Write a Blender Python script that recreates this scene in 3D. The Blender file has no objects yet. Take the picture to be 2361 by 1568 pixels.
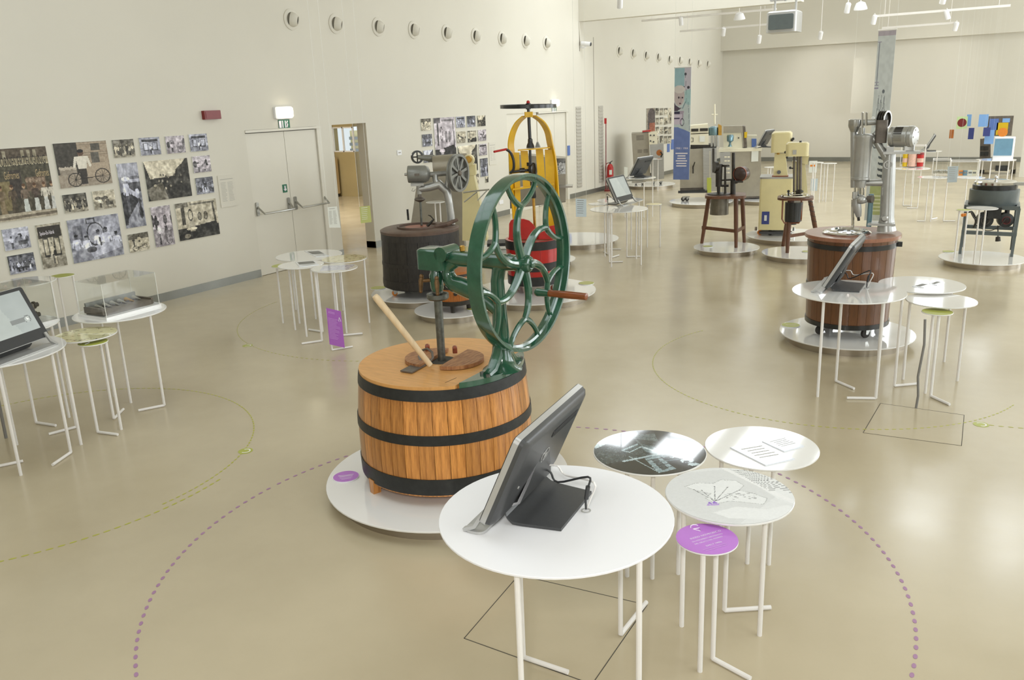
import bpy, bmesh, math, random
import numpy as np
from mathutils import Vector as V, Matrix
random.seed(7)
SC = bpy.context.scene
COL = SC.collection
PI = math.pi

# ------------------------------------------------------------------ camera
FPX, PITCH, ROLL, YAW, EYE = 1934.38, 0.276794, 0.0392902, 0.550582, 2.35
_cp, _sp = math.cos(PITCH), math.sin(PITCH)
_fw = V((-math.sin(YAW)*_cp, math.cos(YAW)*_cp, -_sp))
_rt = V((math.cos(YAW), math.sin(YAW), 0))
_dn = _fw.cross(_rt)
_r2 = _rt*math.cos(ROLL) + _dn*math.sin(ROLL)
_d2 = -_rt*math.sin(ROLL) + _dn*math.cos(ROLL)
CAMP = V((0, 0, EYE))
cd = bpy.data.cameras.new('camera'); cam = bpy.data.objects.new('camera', cd); COL.objects.link(cam)
cd.sensor_width = 36; cd.lens = FPX/2361*36; cd.clip_end = 200
m = Matrix((( _r2.x, -_d2.x, -_fw.x, 0), (_r2.y, -_d2.y, -_fw.y, 0), (_r2.z, -_d2.z, -_fw.z, EYE), (0, 0, 0, 1)))
cam.matrix_world = m
SC.camera = cam

# ------------------------------------------------------------------ world, lights, exposure
SC.view_settings.view_transform = 'Standard'
SC.view_settings.look = 'None'
SC.view_settings.exposure = -0.30
SC.view_settings.gamma = 1.0
SC.view_settings.use_curve_mapping = False
w = bpy.data.worlds.new('world'); SC.world = w; w.use_nodes = True
w.node_tree.nodes['Background'].inputs[0].default_value = (0.85, 0.93, 1.0, 1)
w.node_tree.nodes['Background'].inputs[1].default_value = 1.3
def area(name, loc, rot, sx, sy, power, col=(1, 1, 1), spread=PI):
    l = bpy.data.lights.new(name, 'AREA'); l.shape = 'RECTANGLE'; l.size = sx; l.size_y = sy
    l.energy = power; l.color = col; l.spread = spread
    o = bpy.data.objects.new(name, l); COL.objects.link(o); o.location = loc; o.rotation_euler = rot
    return o
XW = -9.52           # left wall
XR = 7.0             # right wall (outside the frame)
YB = 30.3            # back wall
ZC = 6.6             # ceiling
# rooflights (x, y, width, length; near and far rows added as fill) and the clerestory high in the back wall
SKY = [(x, 18.0, wx, 3.4) for x, wx in ((-7.75, 1.25), (-6.05, 1.1), (-4.4, 1.3), (-2.75, 1.1), (-1.1, 1.1), (.5, 1.1), (2.1, 1.1))] + [(x, 25.0, 2.0, 2.4) for x in (-7.4, -3.6, .2)] + [(-5.2, 3.2, 4.0, 4.0), (1.2, 3.2, 4.0, 4.0)]
for x, y, a, b in SKY:
    area('skylight_and_fill_light', (x, y, ZC-0.02), (0, 0, 0), a-.06, b-.06, (12 if y > 20 else 22)*a*b if y > 10 else 6.5*a*b, (0.93, 0.975, 1.0))
CLER = [(-8.3+1.5*i, .9) for i in range(8)]
for x, a in CLER:
    area('clerestory_daylight', (x, YB-.28, 5.85), (-PI/2, 0, 0), a-.06, 1.1, 18, (0.93, 0.975, 1.0))
for i, y in enumerate((2.0, 8.5, 15.0, 21.5, 27.0)):
    area('window_and_fill_light', (XR-0.05, y, 2.9), (0, PI/2, 0), 3.6, 4.4, (175, 300, 400, 400, 380)[i], (0.93, 0.975, 1.0))
area('window_and_fill_light', (-1.0, -5.9, 3.2), (PI/2, 0, 0), 9, 3.5, 150, (0.93, 0.975, 1.0))  # fill light from behind the viewer; the front wall has no window
fl = area('flash', (0.1, -0.35, 2.92), (0.95, 0, 0.55), 0.35, 0.35, 85, (1, 0.985, 0.96))

# ------------------------------------------------------------------ measuring helpers: photograph pixel -> point of the place
def ray(px, py):
    return _r2*(px-1180.5) + _d2*(py-784.0) + _fw*FPX
def at(px, py, z=0.0):
    d = ray(px, py); t = (z-EYE)/d.z; return CAMP + d*t
def on_wall(px, py, x=XW):
    d = ray(px, py); return CAMP + d*(x/d.x)
def on_y(px, py, y):
    d = ray(px, py); return CAMP + d*(y/d.y)
class Plane:
    """vertical plane through a ground point facing the viewer: u to the right, d away from the viewer"""
    def __init__(s, base):
        s.b = V(base); h = V((s.b.x, s.b.y, 0)).normalized(); s.n = h; s.u = V((h.y, -h.x, 0))
    def __call__(s, px, py, d=0.0):
        q = s.b + s.n*d; r = ray(px, py); t = (q-CAMP).dot(s.n)/r.dot(s.n); return CAMP + r*t
    def w(s, px, at_p):      # metres for a number of pixels at a point
        return px*((V(at_p)-CAMP).dot(_fw))/FPX

# ------------------------------------------------------------------ materials
def lin(c):
    return tuple(((x/255)/12.92 if x/255 <= 0.04045 else ((x/255+0.055)/1.055)**2.4) for x in c)
MATS = {}
def mat(name, rgb, rough=0.5, metal=0.0, var=0.0, scale=20.0, stretch=(1, 1, 1), coat=0.0, bump=0.0, rnd=0.0, emit=0.0, trans=0.0, rgb2=None, spec=0.5, alpha=1.0, coords='Object', rvar=0.0):
    mt = bpy.data.materials.new(name); mt.use_nodes = True; nt = mt.node_tree; n = nt.nodes; L = nt.links
    b = n['Principled BSDF']; c = lin(rgb)
    b.inputs['Base Color'].default_value = (*c, 1); b.inputs['Roughness'].default_value = rough
    b.inputs['Metallic'].default_value = metal; b.inputs['Coat Weight'].default_value = coat
    b.inputs['Coat Roughness'].default_value = 0.08
    b.inputs['Specular IOR Level'].default_value = spec
    b.inputs['Transmission Weight'].default_value = trans
    b.inputs['Alpha'].default_value = alpha
    if emit: b.inputs['Emission Color'].default_value = (*c, 1); b.inputs['Emission Strength'].default_value = emit
    col = None
    if var or bump or rvar:
        tc = n.new('ShaderNodeTexCoord'); mp = n.new('ShaderNodeMapping'); mp.inputs['Scale'].default_value = stretch
        L.new(tc.outputs[coords], mp.inputs['Vector'])
        nz = n.new('ShaderNodeTexNoise'); nz.inputs['Scale'].default_value = scale; nz.inputs['Detail'].default_value = 6
        nz.inputs['Roughness'].default_value = 0.6
        L.new(mp.outputs[0], nz.inputs['Vector'])
        if var:
            cr = n.new('ShaderNodeValToRGB'); c2 = lin(rgb2) if rgb2 else tuple(x*(1-var) for x in c)
            cr.color_ramp.elements[0].position = 0.32; cr.color_ramp.elements[1].position = 0.68
            cr.color_ramp.elements[0].color = (*c2, 1); cr.color_ramp.elements[1].color = (*[min(1, x*(1+var*0.35)) for x in c], 1)
            L.new(nz.outputs['Fac'], cr.inputs[0]); col = cr.outputs[0]
        if bump:
            bp = n.new('ShaderNodeBump'); bp.inputs['Strength'].default_value = bump; bp.inputs['Distance'].default_value = 0.01
            L.new(nz.outputs['Fac'], bp.inputs['Height']); L.new(bp.outputs[0], b.inputs['Normal'])
        if rvar:
            mr = n.new('ShaderNodeMapRange'); mr.inputs['To Min'].default_value = max(0, rough-rvar); mr.inputs['To Max'].default_value = rough+rvar
            mr.inputs['From Min'].default_value = 0.3; mr.inputs['From Max'].default_value = 0.7
            L.new(nz.outputs['Fac'], mr.inputs['Value']); L.new(mr.outputs[0], b.inputs['Roughness'])
    if rnd:
        oi = n.new('ShaderNodeObjectInfo'); hs = n.new('ShaderNodeHueSaturation')
        mr = n.new('ShaderNodeMapRange'); mr.inputs['To Min'].default_value = 1-rnd; mr.inputs['To Max'].default_value = 1+rnd*0.7
        L.new(oi.outputs['Random'], mr.inputs['Value']); L.new(mr.outputs[0], hs.inputs['Value'])
        if col: L.new(col, hs.inputs['Color'])
        else: hs.inputs['Color'].default_value = (*c, 1)
        col = hs.outputs[0]
    if col: L.new(col, b.inputs['Base Color'])
    MATS[name] = mt
    return mt
def print_mat(name, rough, coat=0.0, emit=0.0):
    mt = bpy.data.materials.new(name); mt.use_nodes = True; nt = mt.node_tree
    b = nt.nodes['Principled BSDF']; b.inputs['Roughness'].default_value = rough; b.inputs['Coat Weight'].default_value = coat
    b.inputs['Coat Roughness'].default_value = 0.03
    a = nt.nodes.new('ShaderNodeAttribute'); a.attribute_name = 'Col'
    nt.links.new(a.outputs['Color'], b.inputs['Base Color'])
    if emit:
        nt.links.new(a.outputs['Color'], b.inputs['Emission Color']); b.inputs['Emission Strength'].default_value = emit
    MATS[name] = mt; return mt

mat('wall_paint', (218, 214, 202), 0.75, var=0.03, scale=0.6)
mat('ceiling_paint', (218, 214, 202), 0.8, var=0.03, scale=0.8)
mat('floor_resin', (192, 180, 153), 0.21, var=0.06, scale=0.9, rvar=0.06, rgb2=(184, 172, 145), spec=0.6)
mat('light_grey', (190, 186, 176), 0.5, var=0.05, scale=8)
mat('rusty_brass', (120, 92, 58), 0.5, 0.5, var=0.4, scale=30)
mat('alu_skirting', (150, 152, 148), 0.35, 0.8, var=0.1, scale=3)
mat('white_lacquer', (234, 233, 230), 0.05, coat=0.5, var=0.01, scale=4)
mat('white_matt', (238, 238, 240), 0.38, var=0.01, scale=4)
mat('white_rod', (236, 233, 229), 0.35, var=0.02, scale=9)
mat('steel_drum', (176, 166, 150), 0.32, 0.85, var=0.08, scale=3, stretch=(1, 1, 30))
mat('steel', (178, 178, 174), 0.28, 0.9, var=0.12, scale=6, stretch=(1, 1, 12))
mat('steel_sheet', (166, 160, 146), 0.42, 0.55, var=0.12, scale=4)
mat('chrome', (225, 225, 225), 0.08, 1.0, var=0.02, scale=5)
mat('silver_paint', (176, 176, 172), 0.32, 0.55, var=0.12, scale=9, bump=0.05)
mat('grey_paint', (140, 141, 136), 0.38, 0.35, var=0.18, scale=10, bump=0.08)
mat('worn_grey', (112, 104, 95), 0.5, 0.3, var=0.3, scale=14, bump=0.12)
mat('green_enamel', (44, 88, 66), 0.16, 0.0, var=0.25, scale=16, coat=0.7, bump=0.10)
mat('galvanised', (112, 114, 108), 0.4, 0.7, var=0.35, scale=30, bump=0.2)
mat('black_paint', (30, 31, 31), 0.3, var=0.2, scale=20, coat=0.2)
mat('black_iron', (46, 47, 46), 0.45, 0.3, var=0.3, scale=22, bump=0.15)
mat('black_plastic', (64, 65, 66), 0.36, var=0.08, scale=60, bump=0.02)
mat('dark_plastic', (38, 39, 40), 0.42, var=0.08, scale=60)
mat('silver_plastic', (186, 186, 184), 0.3, 0.4, var=0.03, scale=30)
mat('rubber', (58, 54, 50), 0.7, var=0.1, scale=30)
mat('oak_stave', (206, 142, 72), 0.34, var=0.4, scale=7, stretch=(9, 9, 0.7), rgb2=(158, 98, 42), coat=0.35, rnd=0.34)
mat('lid_wood', (214, 158, 92), 0.42, var=0.16, scale=4, stretch=(2, 14, 2), coat=0.15)
mat('cover_wood', (172, 126, 84), 0.5, var=0.3, scale=6, stretch=(12, 2, 2), rgb2=(128, 80, 50))
mat('red_wood', (150, 74, 46), 0.4, var=0.3, scale=16)
mat('pale_wood', (226, 202, 164), 0.55, var=0.12, scale=9, stretch=(4, 4, 1))
mat('handle_wood', (142, 78, 38), 0.35, var=0.35, scale=12, stretch=(1, 8, 8), coat=0.3)
mat('brown_wood', (104, 66, 42), 0.4, var=0.3, scale=8, stretch=(9, 9, 1), rnd=0.12)
mat('mahogany', (108, 68, 38), 0.34, var=0.3, scale=8, stretch=(10, 10, 0.7), coat=0.3, rnd=0.1)
mat('mahogany_top', (150, 102, 78), 0.3, var=0.2, scale=6, stretch=(2, 12, 2), coat=0.3)
mat('orange_wood', (176, 104, 44), 0.4, var=0.35, scale=9, stretch=(9, 9, 1), rnd=0.12)
mat('tub_black', (50, 46, 42), 0.5, var=0.45, scale=9, stretch=(4, 4, 1.2), bump=0.25, rnd=0.15)
mat('tub_top', (104, 84, 72), 0.5, var=0.3, scale=8)
mat('red_paint', (186, 34, 30), 0.3, var=0.18, scale=8, coat=0.3, bump=0.08, rnd=0.1)
mat('yellow_paint', (234, 184, 20), 0.34, var=0.14, scale=7, coat=0.2, bump=0.06)
mat('brass', (190, 150, 74), 0.35, 0.9, var=0.2, scale=20)
mat('cream', (226, 214, 162), 0.32, var=0.05, scale=6, coat=0.2)
mat('cream_pale', (228, 222, 198), 0.4, var=0.04, scale=6)
mat('motor_brown', (66, 46, 42), 0.35, var=0.35, scale=18, coat=0.2)
mat('dark_iron', (58, 54, 48), 0.45, 0.4, var=0.35, scale=18, bump=0.12)
mat('tin_can', (112, 106, 92), 0.42, 0.55, var=0.25, scale=12)
mat('slate_grey', (92, 100, 100), 0.36, var=0.1, scale=10)
mat('red', (178, 30, 28), 0.32, var=0.08, scale=12)
mat('dark_red', (126, 36, 36), 0.35, var=0.06, scale=12)
mat('green_disc', (172, 178, 74), 0.35, var=0.03, scale=12)
mat('violet', (186, 116, 208), 0.35, var=0.03, scale=10)
mat('violet_deep', (170, 100, 190), 0.4, var=0.03, scale=10)
mat('paper', (222, 224, 216), 0.6, var=0.02, scale=10)
mat('paper_blue', (196, 208, 214), 0.6, var=0.02, scale=10)
mat('paper_green', (180, 184, 112), 0.6, var=0.03, scale=10)
mat('ink_grey', (128, 128, 124), 0.6, var=0.02, scale=10)
mat('ink_light', (178, 176, 168), 0.6, var=0.02, scale=10)
mat('ink_white', (246, 240, 250), 0.5, var=0.01, scale=10)
mat('ink_violet', (206, 158, 220), 0.5, var=0.01, scale=10)
mat('sign_green', (46, 112, 84), 0.5, var=0.02, scale=10)
mat('lamp_lit', (255, 244, 214), 0.5, emit=5.0)
mat('spot_lit', (255, 240, 205), 0.5, emit=9.0)
mat('door_paint', (222, 218, 206), 0.45, var=0.02, scale=2)
mat('seam', (128, 122, 108), 0.8, var=0.05, scale=10)
mat('hole', (70, 68, 60), 0.8, var=0.05, scale=10)
mat('blue', (92, 120, 184), 0.45, var=0.03, scale=10)
mat('navy', (56, 66, 130), 0.45, var=0.03, scale=10)
mat('sky_blue', (128, 172, 228), 0.45, var=0.03, scale=10)
mat('dot_violet', (164, 124, 158), 0.4, var=0.05, scale=10)
mat('dot_green', (178, 178, 66), 0.4, var=0.05, scale=10)
mat('concrete_back', (190, 168, 128), 0.5, var=0.1, scale=3)
mat('corridor_paint', (176, 160, 118), 0.5, var=0.06, scale=2)
mat('cable_grey', (128, 126, 122), 0.5, var=0.05, scale=20)
mat('orange', (232, 140, 50), 0.4, var=0.1, scale=20)
mat('teal_metal', (120, 150, 160), 0.25, 0.6, var=0.1, scale=20)
mat('acrylic_edge', (236, 236, 230), 0.2, var=0.02, scale=10)
mat('yellow', (214, 178, 20), 0.4, var=0.06, scale=10)
mat('pink_print', (226, 186, 166), 0.5, var=0.2, scale=40)
mat('screen_blue', (108, 148, 172), 0.25, var=0.12, scale=6)
print_mat('print_matt', 0.5)
print_mat('print_gloss', 0.06, 0.6)
mat('paper_gloss', (226, 230, 236), 0.08, var=0.02, scale=10, coat=0.4)
print_mat('print_screen', 0.2, 0.2, 0.12)
def glass(name, tint=(1, 1, 1), fac=0.10, rough=0.02):
    mt = bpy.data.materials.new(name); mt.use_nodes = True; nt = mt.node_tree; n = nt.nodes; L = nt.links
    for x in list(n):
        if x.type != 'OUTPUT_MATERIAL': n.remove(x)
    out = [x for x in n if x.type == 'OUTPUT_MATERIAL'][0]
    t = n.new('ShaderNodeBsdfTransparent'); t.inputs[0].default_value = (*tint, 1)
    g = n.new('ShaderNodeBsdfGlossy'); g.inputs['Roughness'].default_value = rough
    fr = n.new('ShaderNodeLayerWeight'); fr.inputs[0].default_value = 0.5
    pw = n.new('ShaderNodeMath'); pw.operation = 'POWER'; pw.inputs[1].default_value = 4; L.new(fr.outputs['Facing'], pw.inputs[0])
    ma = n.new('ShaderNodeMath'); ma.operation = 'MULTIPLY_ADD'; ma.inputs[1].default_value = 0.45; ma.inputs[2].default_value = 0.03; L.new(pw.outputs[0], ma.inputs[0])
    mx = n.new('ShaderNodeMixShader'); L.new(ma.outputs[0], mx.inputs[0]); L.new(t.outputs[0], mx.inputs[1]); L.new(g.outputs[0], mx.inputs[2])
    L.new(mx.outputs[0], out.inputs[0]); MATS[name] = mt
glass('acrylic', (0.975, 0.98, 0.972)); glass('pane_glass', (0.93, 0.94, 0.92))

# ------------------------------------------------------------------ mesh builder
def basis(ax):
    ax = V(ax).normalized(); t = V((0, 0, 1)) if abs(ax.z) < 0.9 else V((1, 0, 0))
    u = t.cross(ax).normalized(); return u, ax.cross(u).normalized(), ax
class MB:
    def __init__(s): s.v = []; s.f = []
    def add(s, vs, fs):
        k = len(s.v); s.v += [tuple(x) for x in vs]; s.f += [tuple(i+k for i in f) for f in fs]; return s
    def box(s, c, size, ux=None, uy=None, uz=None):
        c = V(c); ux = V(ux or (1, 0, 0)); uy = V(uy or (0, 1, 0)); uz = V(uz or (0, 0, 1)); a, b, d = [x/2 for x in size]
        vs = [c+ux*(i*a)+uy*(j*b)+uz*(k*d) for k in (-1, 1) for j in (-1, 1) for i in (-1, 1)]
        return s.add(vs, [(0, 2, 3, 1), (4, 5, 7, 6), (0, 1, 5, 4), (2, 6, 7, 3), (0, 4, 6, 2), (1, 3, 7, 5)])
    def poly(s, pts, off):         # prism: polygon of 3D points extruded by off
        off = V(off); n = len(pts); pts = [V(p) for p in pts]
        vs = pts + [p+off for p in pts]
        return s.add(vs, [tuple(range(n-1, -1, -1)), tuple(range(n, 2*n))] + [(i, (i+1) % n, n+(i+1) % n, n+i) for i in range(n)])
    def rbox(s, c, size, r, ux=None, uy=None, seg=4, top=0.0):  # rounded in the ux/uy plane, extruded along uz
        c = V(c); ux = V(ux or (1, 0, 0)).normalized(); uy = V(uy or (0, 1, 0)).normalized(); uz = ux.cross(uy)
        a, b = size[0]/2-r, size[1]/2-r; pts = []
        for q, (sx, sy) in enumerate(((1, 1), (-1, 1), (-1, -1), (1, -1))):
            for i in range(seg+1):
                t = q*PI/2 + i/seg*PI/2; pts.append((sx*a + r*math.cos(t), sy*b + r*math.sin(t)))
        n = len(pts); h = size[2]; lv = [(-h/2, 1.0), (h/2-top, 1.0)]
        if top: lv += [(h/2-top*0.4, 1-top*0.6/max(size[0], size[1])*2), (h/2, 1-top/min(size[0], size[1])*2)]
        vs = [c + ux*(x*k) + uy*(y*k) + uz*z for z, k in lv for x, y in pts]
        fs = [tuple(range(n-1, -1, -1)), tuple(range(n*(len(lv)-1), n*len(lv)))]
        for l in range(len(lv)-1): fs += [(l*n+i, l*n+(i+1) % n, (l+1)*n+(i+1) % n, (l+1)*n+i) for i in range(n)]
        return s.add(vs, fs)
    def lathe(s, prof, c=(0, 0, 0), ax=(0, 0, 1), n=24, a0=0.0, a1=None, closed=False):
        u, v, w = basis(ax); c = V(c); full = a1 is None; a1 = 2*PI if full else a1
        m = n if full else n+1; vs = []; fs = []; P = len(prof)
        for r, z in prof:
            for i in range(m):
                t = a0 + (a1-a0)*i/n; vs.append(c + w*z + u*(r*math.cos(t)) + v*(r*math.sin(t)))
        R = P if closed else P-1
        for j in range(R):
            j2 = (j+1) % P
            for i in range(n):
                i2 = (i+1) % m; fs.append((j*m+i, j*m+i2, j2*m+i2, j2*m+i))
        if not closed and full:
            if prof[0][0] > 1e-5: fs.append(tuple(range(m-1, -1, -1)))
            if prof[-1][0] > 1e-5: fs.append(tuple(range((P-1)*m, P*m)))
        if closed and not full:
            fs.append(tuple(j*m for j in range(P))); fs.append(tuple(j*m+n for j in range(P-1, -1, -1)))
        return s.add(vs, fs)
    def cyl(s, p0, p1, r0, r1=None, n=14):
        p0, p1 = V(p0), V(p1); d = p1-p0; return s.lathe([(r0, 0), (r0 if r1 is None else r1, d.length)], p0, d, n)
    def disc(s, c, r, t, n=48, ax=(0, 0, 1), ch=0.0):     # disc whose top is at c
        if ch: return s.lathe([(r-ch, -t), (r, -t+ch), (r, -ch), (r-ch, 0)], c, ax, n)
        return s.lathe([(r, -t), (r, 0)], c, ax, n)
    def ring(s, c, r, w, t, ax=(0, 0, 1), n=48, a0=0.0, a1=None):   # radial thickness t (inward), width w centred
        return s.lathe([(r, -w/2), (r, w/2), (r-t, w/2), (r-t, -w/2)], c, ax, n, a0, a1, closed=True)
    def sph(s, c, r, n=12, m=8, sz=1.0, ax=(0, 0, 1)):
        return s.lathe([(max(1e-6, r*math.sin(PI*i/m)), -r*sz*math.cos(PI*i/m)) for i in range(m+1)], c, ax, n)
    def tube(s, path, r, n=8, flat=None):
        path = [V(p) for p in path]; k = len(path); rs = r if isinstance(r, (list, tuple)) else [r]*k
        vs = []; fs = []; pu = None
        for i, p in enumerate(path):
            d = (path[min(i+1, k-1)]-path[max(i-1, 0)]).normalized()
            if pu is None: u, v, _ = basis(d)
            else:
                u = (pu - d*pu.dot(d)).normalized(); v = d.cross(u)
            pu = u
            for j in range(n):
                t = 2*PI*j/n; vs.append(p + u*(rs[i]*math.cos(t)) + v*(rs[i]*math.sin(t)))
        for i in range(k-1):
            for j in range(n): fs.append((i*n+j, i*n+(j+1) % n, (i+1)*n+(j+1) % n, (i+1)*n+j))
        fs += [tuple(range(n-1, -1, -1)), tuple(range((k-1)*n, k*n))]
        return s.add(vs, fs)
    def sweep(s, path, prof):      # prof: function i -> list of 3D points (same count), joins sections
        vs = []; fs = []; n = None; k = len(path)
        for i in range(k):
            q = prof(i); n = len(q); vs += q
        for i in range(k-1):
            for j in range(n): fs.append((i*n+j, i*n+(j+1) % n, (i+1)*n+(j+1) % n, (i+1)*n+j))
        fs += [tuple(range(n-1, -1, -1)), tuple(range((k-1)*n, k*n))]
        return s.add(vs, fs)
    def strip(s, path, wd, th):    # flat bar along path: width direction wd (vector), thickness th
        wd = V(wd); k = len(path); path = [V(p) for p in path]
        def prof(i):
            d = (path[min(i+1, k-1)]-path[max(i-1, 0)]).normalized(); nn = d.cross(wd.normalized()).normalized()*(th/2)
            p = path[i]; return [p-wd/2-nn, p+wd/2-nn, p+wd/2+nn, p-wd/2+nn]
        return s.sweep(path, prof)
    def build(s, name, mt, parent=None, smooth=True, **kw):
        return link(mesh_of(s.v, s.f, name, smooth), name, mt, parent, **kw)
def smooth(ps, n=4):
    ps = [V(p) for p in ps]; out = []
    for i in range(len(ps)-1):
        p0, p1, p2, p3 = ps[max(0, i-1)], ps[i], ps[i+1], ps[min(len(ps)-1, i+2)]
        for j in range(n):
            t = j/n; out.append(.5*((2*p1)+(p2-p0)*t+(2*p0-5*p1+4*p2-p3)*t*t+(3*p1-p0-3*p2+p3)*t**3))
    return out+[ps[-1]]
ORG = {}
def mesh_of(v, f, name, smooth=True, fix=True):
    me = bpy.data.meshes.new(name); me.from_pydata(v, [], f)
    if fix:
        bm = bmesh.new(); bm.from_mesh(me); bmesh.ops.recalc_face_normals(bm, faces=bm.faces); bm.to_mesh(me); bm.free()
    if smooth:
        me.polygons.foreach_set('use_smooth', [True]*len(me.polygons)); me.set_sharp_from_angle(angle=math.radians(35))
    return me
def link(me, name, mt, parent=None, label=None, cat=None, group=None, kind=None, org=None):
    o = bpy.data.objects.new(name, me); COL.objects.link(o)
    if mt is not None and not me.materials: me.materials.append(MATS[mt] if isinstance(mt, str) else mt)
    if parent is not None:
        p = ORG[parent.name]; me.transform(Matrix.Translation(-p)); o.parent = parent; ORG[o.name] = p
    else:
        if org is None:
            bb = np.array([v.co[:] for v in me.vertices]); org = V(((bb[:, 0].min()+bb[:, 0].max())/2, (bb[:, 1].min()+bb[:, 1].max())/2, bb[:, 2].min()))
        org = V(org); me.transform(Matrix.Translation(-org)); o.location = org; ORG[o.name] = org
    tag(o, label, cat, group, kind); return o
def tag(o, label=None, cat=None, group=None, kind=None):
    for k, x in (('label', label), ('category', cat), ('group', group), ('kind', kind)):
        if x: o[k] = x
    return o
def thing(name, loc, label, cat, group=None):
    o = bpy.data.objects.new(name, None); COL.objects.link(o); o.location = loc; o.empty_display_size = 0.1
    ORG[o.name] = V(loc); return tag(o, label, cat, group)
def struct(name, mb, mt, parent=None): return mb.build(name, mt, parent, smooth=False, kind='structure')
def again(o, parent, rot=None, loc=None):     # a copy of a part for the same thing (shares mesh data)
    c = o.copy(); COL.objects.link(c); c.parent = parent; ORG[c.name] = ORG[parent.name]
    if rot is not None: c.rotation_euler = (0, 0, rot)
    if loc is not None: c.location = loc
    return c

# ------------------------------------------------------------------ lettering and printed pictures
_font = {}
def letters(txt, size):
    key = (txt, size)
    if key in _font: return _font[key]
    cu = bpy.data.curves.new('lettering', 'FONT'); cu.body = txt; cu.size = size; cu.align_x = 'CENTER'; cu.align_y = 'CENTER'; cu.resolution_u = 2
    o = bpy.data.objects.new('lettering', cu); COL.objects.link(o); dg = bpy.context.evaluated_depsgraph_get(); dg.update()
    ev = o.evaluated_get(dg); me = ev.to_mesh()
    r = ([v.co.copy() for v in me.vertices], [tuple(p.vertices) for p in me.polygons]); ev.to_mesh_clear()
    bpy.data.objects.remove(o); bpy.data.curves.remove(cu); _font[key] = r; return r
def put_text(mb, txt, size, c, ux, uy):
    v, f = letters(txt, size); c, ux, uy = V(c), V(ux), V(uy)
    return mb.add([c + ux*p.x + uy*p.y for p in v], f)
def bars(mb, c, ux, uy, width, n, pitch, h, ragged=0.25, align=0, seed=1):   # lines of print too small to read
    rr = random.Random(seed); c, ux, uy = V(c), V(ux), V(uy)
    for i in range(n):
        wd = width*(1-ragged*rr.random()); x0 = -wd/2 if align == 0 else -width/2
        y = -i*pitch; a = c+ux*x0+uy*y; b = c+ux*(x0+wd)+uy*y
        mb.add([a, b, b+uy*h, a+uy*h], [(0, 1, 2, 3)])
    return mb
class Cv:
    def __init__(s, wd, ht, bg):
        s.w, s.h = wd, ht; s.a = np.empty((ht, wd, 3)); s.a[:] = np.array(bg, float)/255
        s.X, s.Y = np.meshgrid((np.arange(wd)+.5)/wd, (np.arange(ht)+.5)/ht)
    def put(s, m, c, al=1.0):
        s.a[m] = s.a[m]*(1-al) + np.array(c, float)/255*al; return s
    def rect(s, x0, y0, x1, y1, c, al=1.0): return s.put((s.X >= x0) & (s.X < x1) & (s.Y >= y0) & (s.Y < y1), c, al)
    def ell(s, cx, cy, rx, ry, c, al=1.0): return s.put(((s.X-cx)/rx)**2+((s.Y-cy)/ry)**2 < 1, c, al)
    def hoop(s, cx, cy, rx, ry, t, c, al=1.0):
        d = ((s.X-cx)/rx)**2+((s.Y-cy)/ry)**2; return s.put((d < 1) & (d > (1-t)**2), c, al)
    def poly(s, pts, c, al=1.0):
        inside = np.zeros(s.X.shape, bool); n = len(pts)
        for i in range(n):
            (x0, y0), (x1, y1) = pts[i], pts[(i+1) % n]
            if y0 == y1: continue
            cr = ((s.Y >= y0) != (s.Y >= y1)) & (s.X < (x1-x0)*(s.Y-y0)/(y1-y0)+x0); inside ^= cr
        return s.put(inside, c, al)
    def line(s, p, q, t, c, al=1.0):
        (x0, y0), (x1, y1) = p, q; dx, dy = x1-x0, y1-y0; L2 = dx*dx+dy*dy
        k = np.clip(((s.X-x0)*dx+(s.Y-y0)*dy)/L2, 0, 1); d = np.hypot((s.X-x0-k*dx), (s.Y-y0-k*dy)); return s.put(d < t/2, c, al)
    def person(s, x, y, h, top, bot, head=(170, 160, 150), skirt=0.3, asp=1.0):   # feet at y
        wd = h*0.16*asp
        s.poly([(x-wd*0.55, y-h*.5), (x+wd*.55, y-h*.5), (x+wd*(0.5+skirt), y), (x-wd*(0.5+skirt), y)], bot)
        s.poly([(x-wd*.9, y-h*.8), (x+wd*.9, y-h*.8), (x+wd*.65, y-h*.45), (x-wd*.65, y-h*.45)], top)
        s.line((x-wd*.9, y-h*.77), (x-wd*1.25, y-h*.52), wd*.4, top); s.line((x+wd*.9, y-h*.77), (x+wd*1.25, y-h*.52), wd*.4, top)
        s.ell(x, y-h*.90, wd*.5, h*.085, head); s.ell(x, y-h*.95, wd*.52, h*.05, [max(0, q-90) for q in head]); return s
    def noise(s, amp, cell, seed):
        r = np.random.RandomState(seed); gh, gw = max(2, int(s.h/cell)+2), max(2, int(s.w/cell)+2); g = r.rand(gh, gw)
        yy = np.linspace(0, gh-1.001, s.h); xx = np.linspace(0, gw-1.001, s.w); y0 = yy.astype(int); x0 = xx.astype(int); fy = (yy-y0)[:, None]; fx = (xx-x0)[None]
        n = (g[y0][:, x0]*(1-fx)+g[y0][:, x0+1]*fx)*(1-fy)+(g[y0+1][:, x0]*(1-fx)+g[y0+1][:, x0+1]*fx)*fy
        s.a = np.clip(s.a+((n-.5)*2*amp/255)[:, :, None], 0, 1); return s
def _cols(me, cols):   # one colour per face
    a = me.color_attributes.new('Col', 'FLOAT_COLOR', 'CORNER'); c = np.clip(cols, 0, 1)
    c = np.where(c <= .04045, c/12.92, ((c+.055)/1.055)**2.4); c = np.c_[c, np.ones(len(c))]
    ns = np.array([p.loop_total for p in me.polygons]); a.data.foreach_set('color', np.repeat(c, ns, 0).astype(np.float32).ravel())
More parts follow.
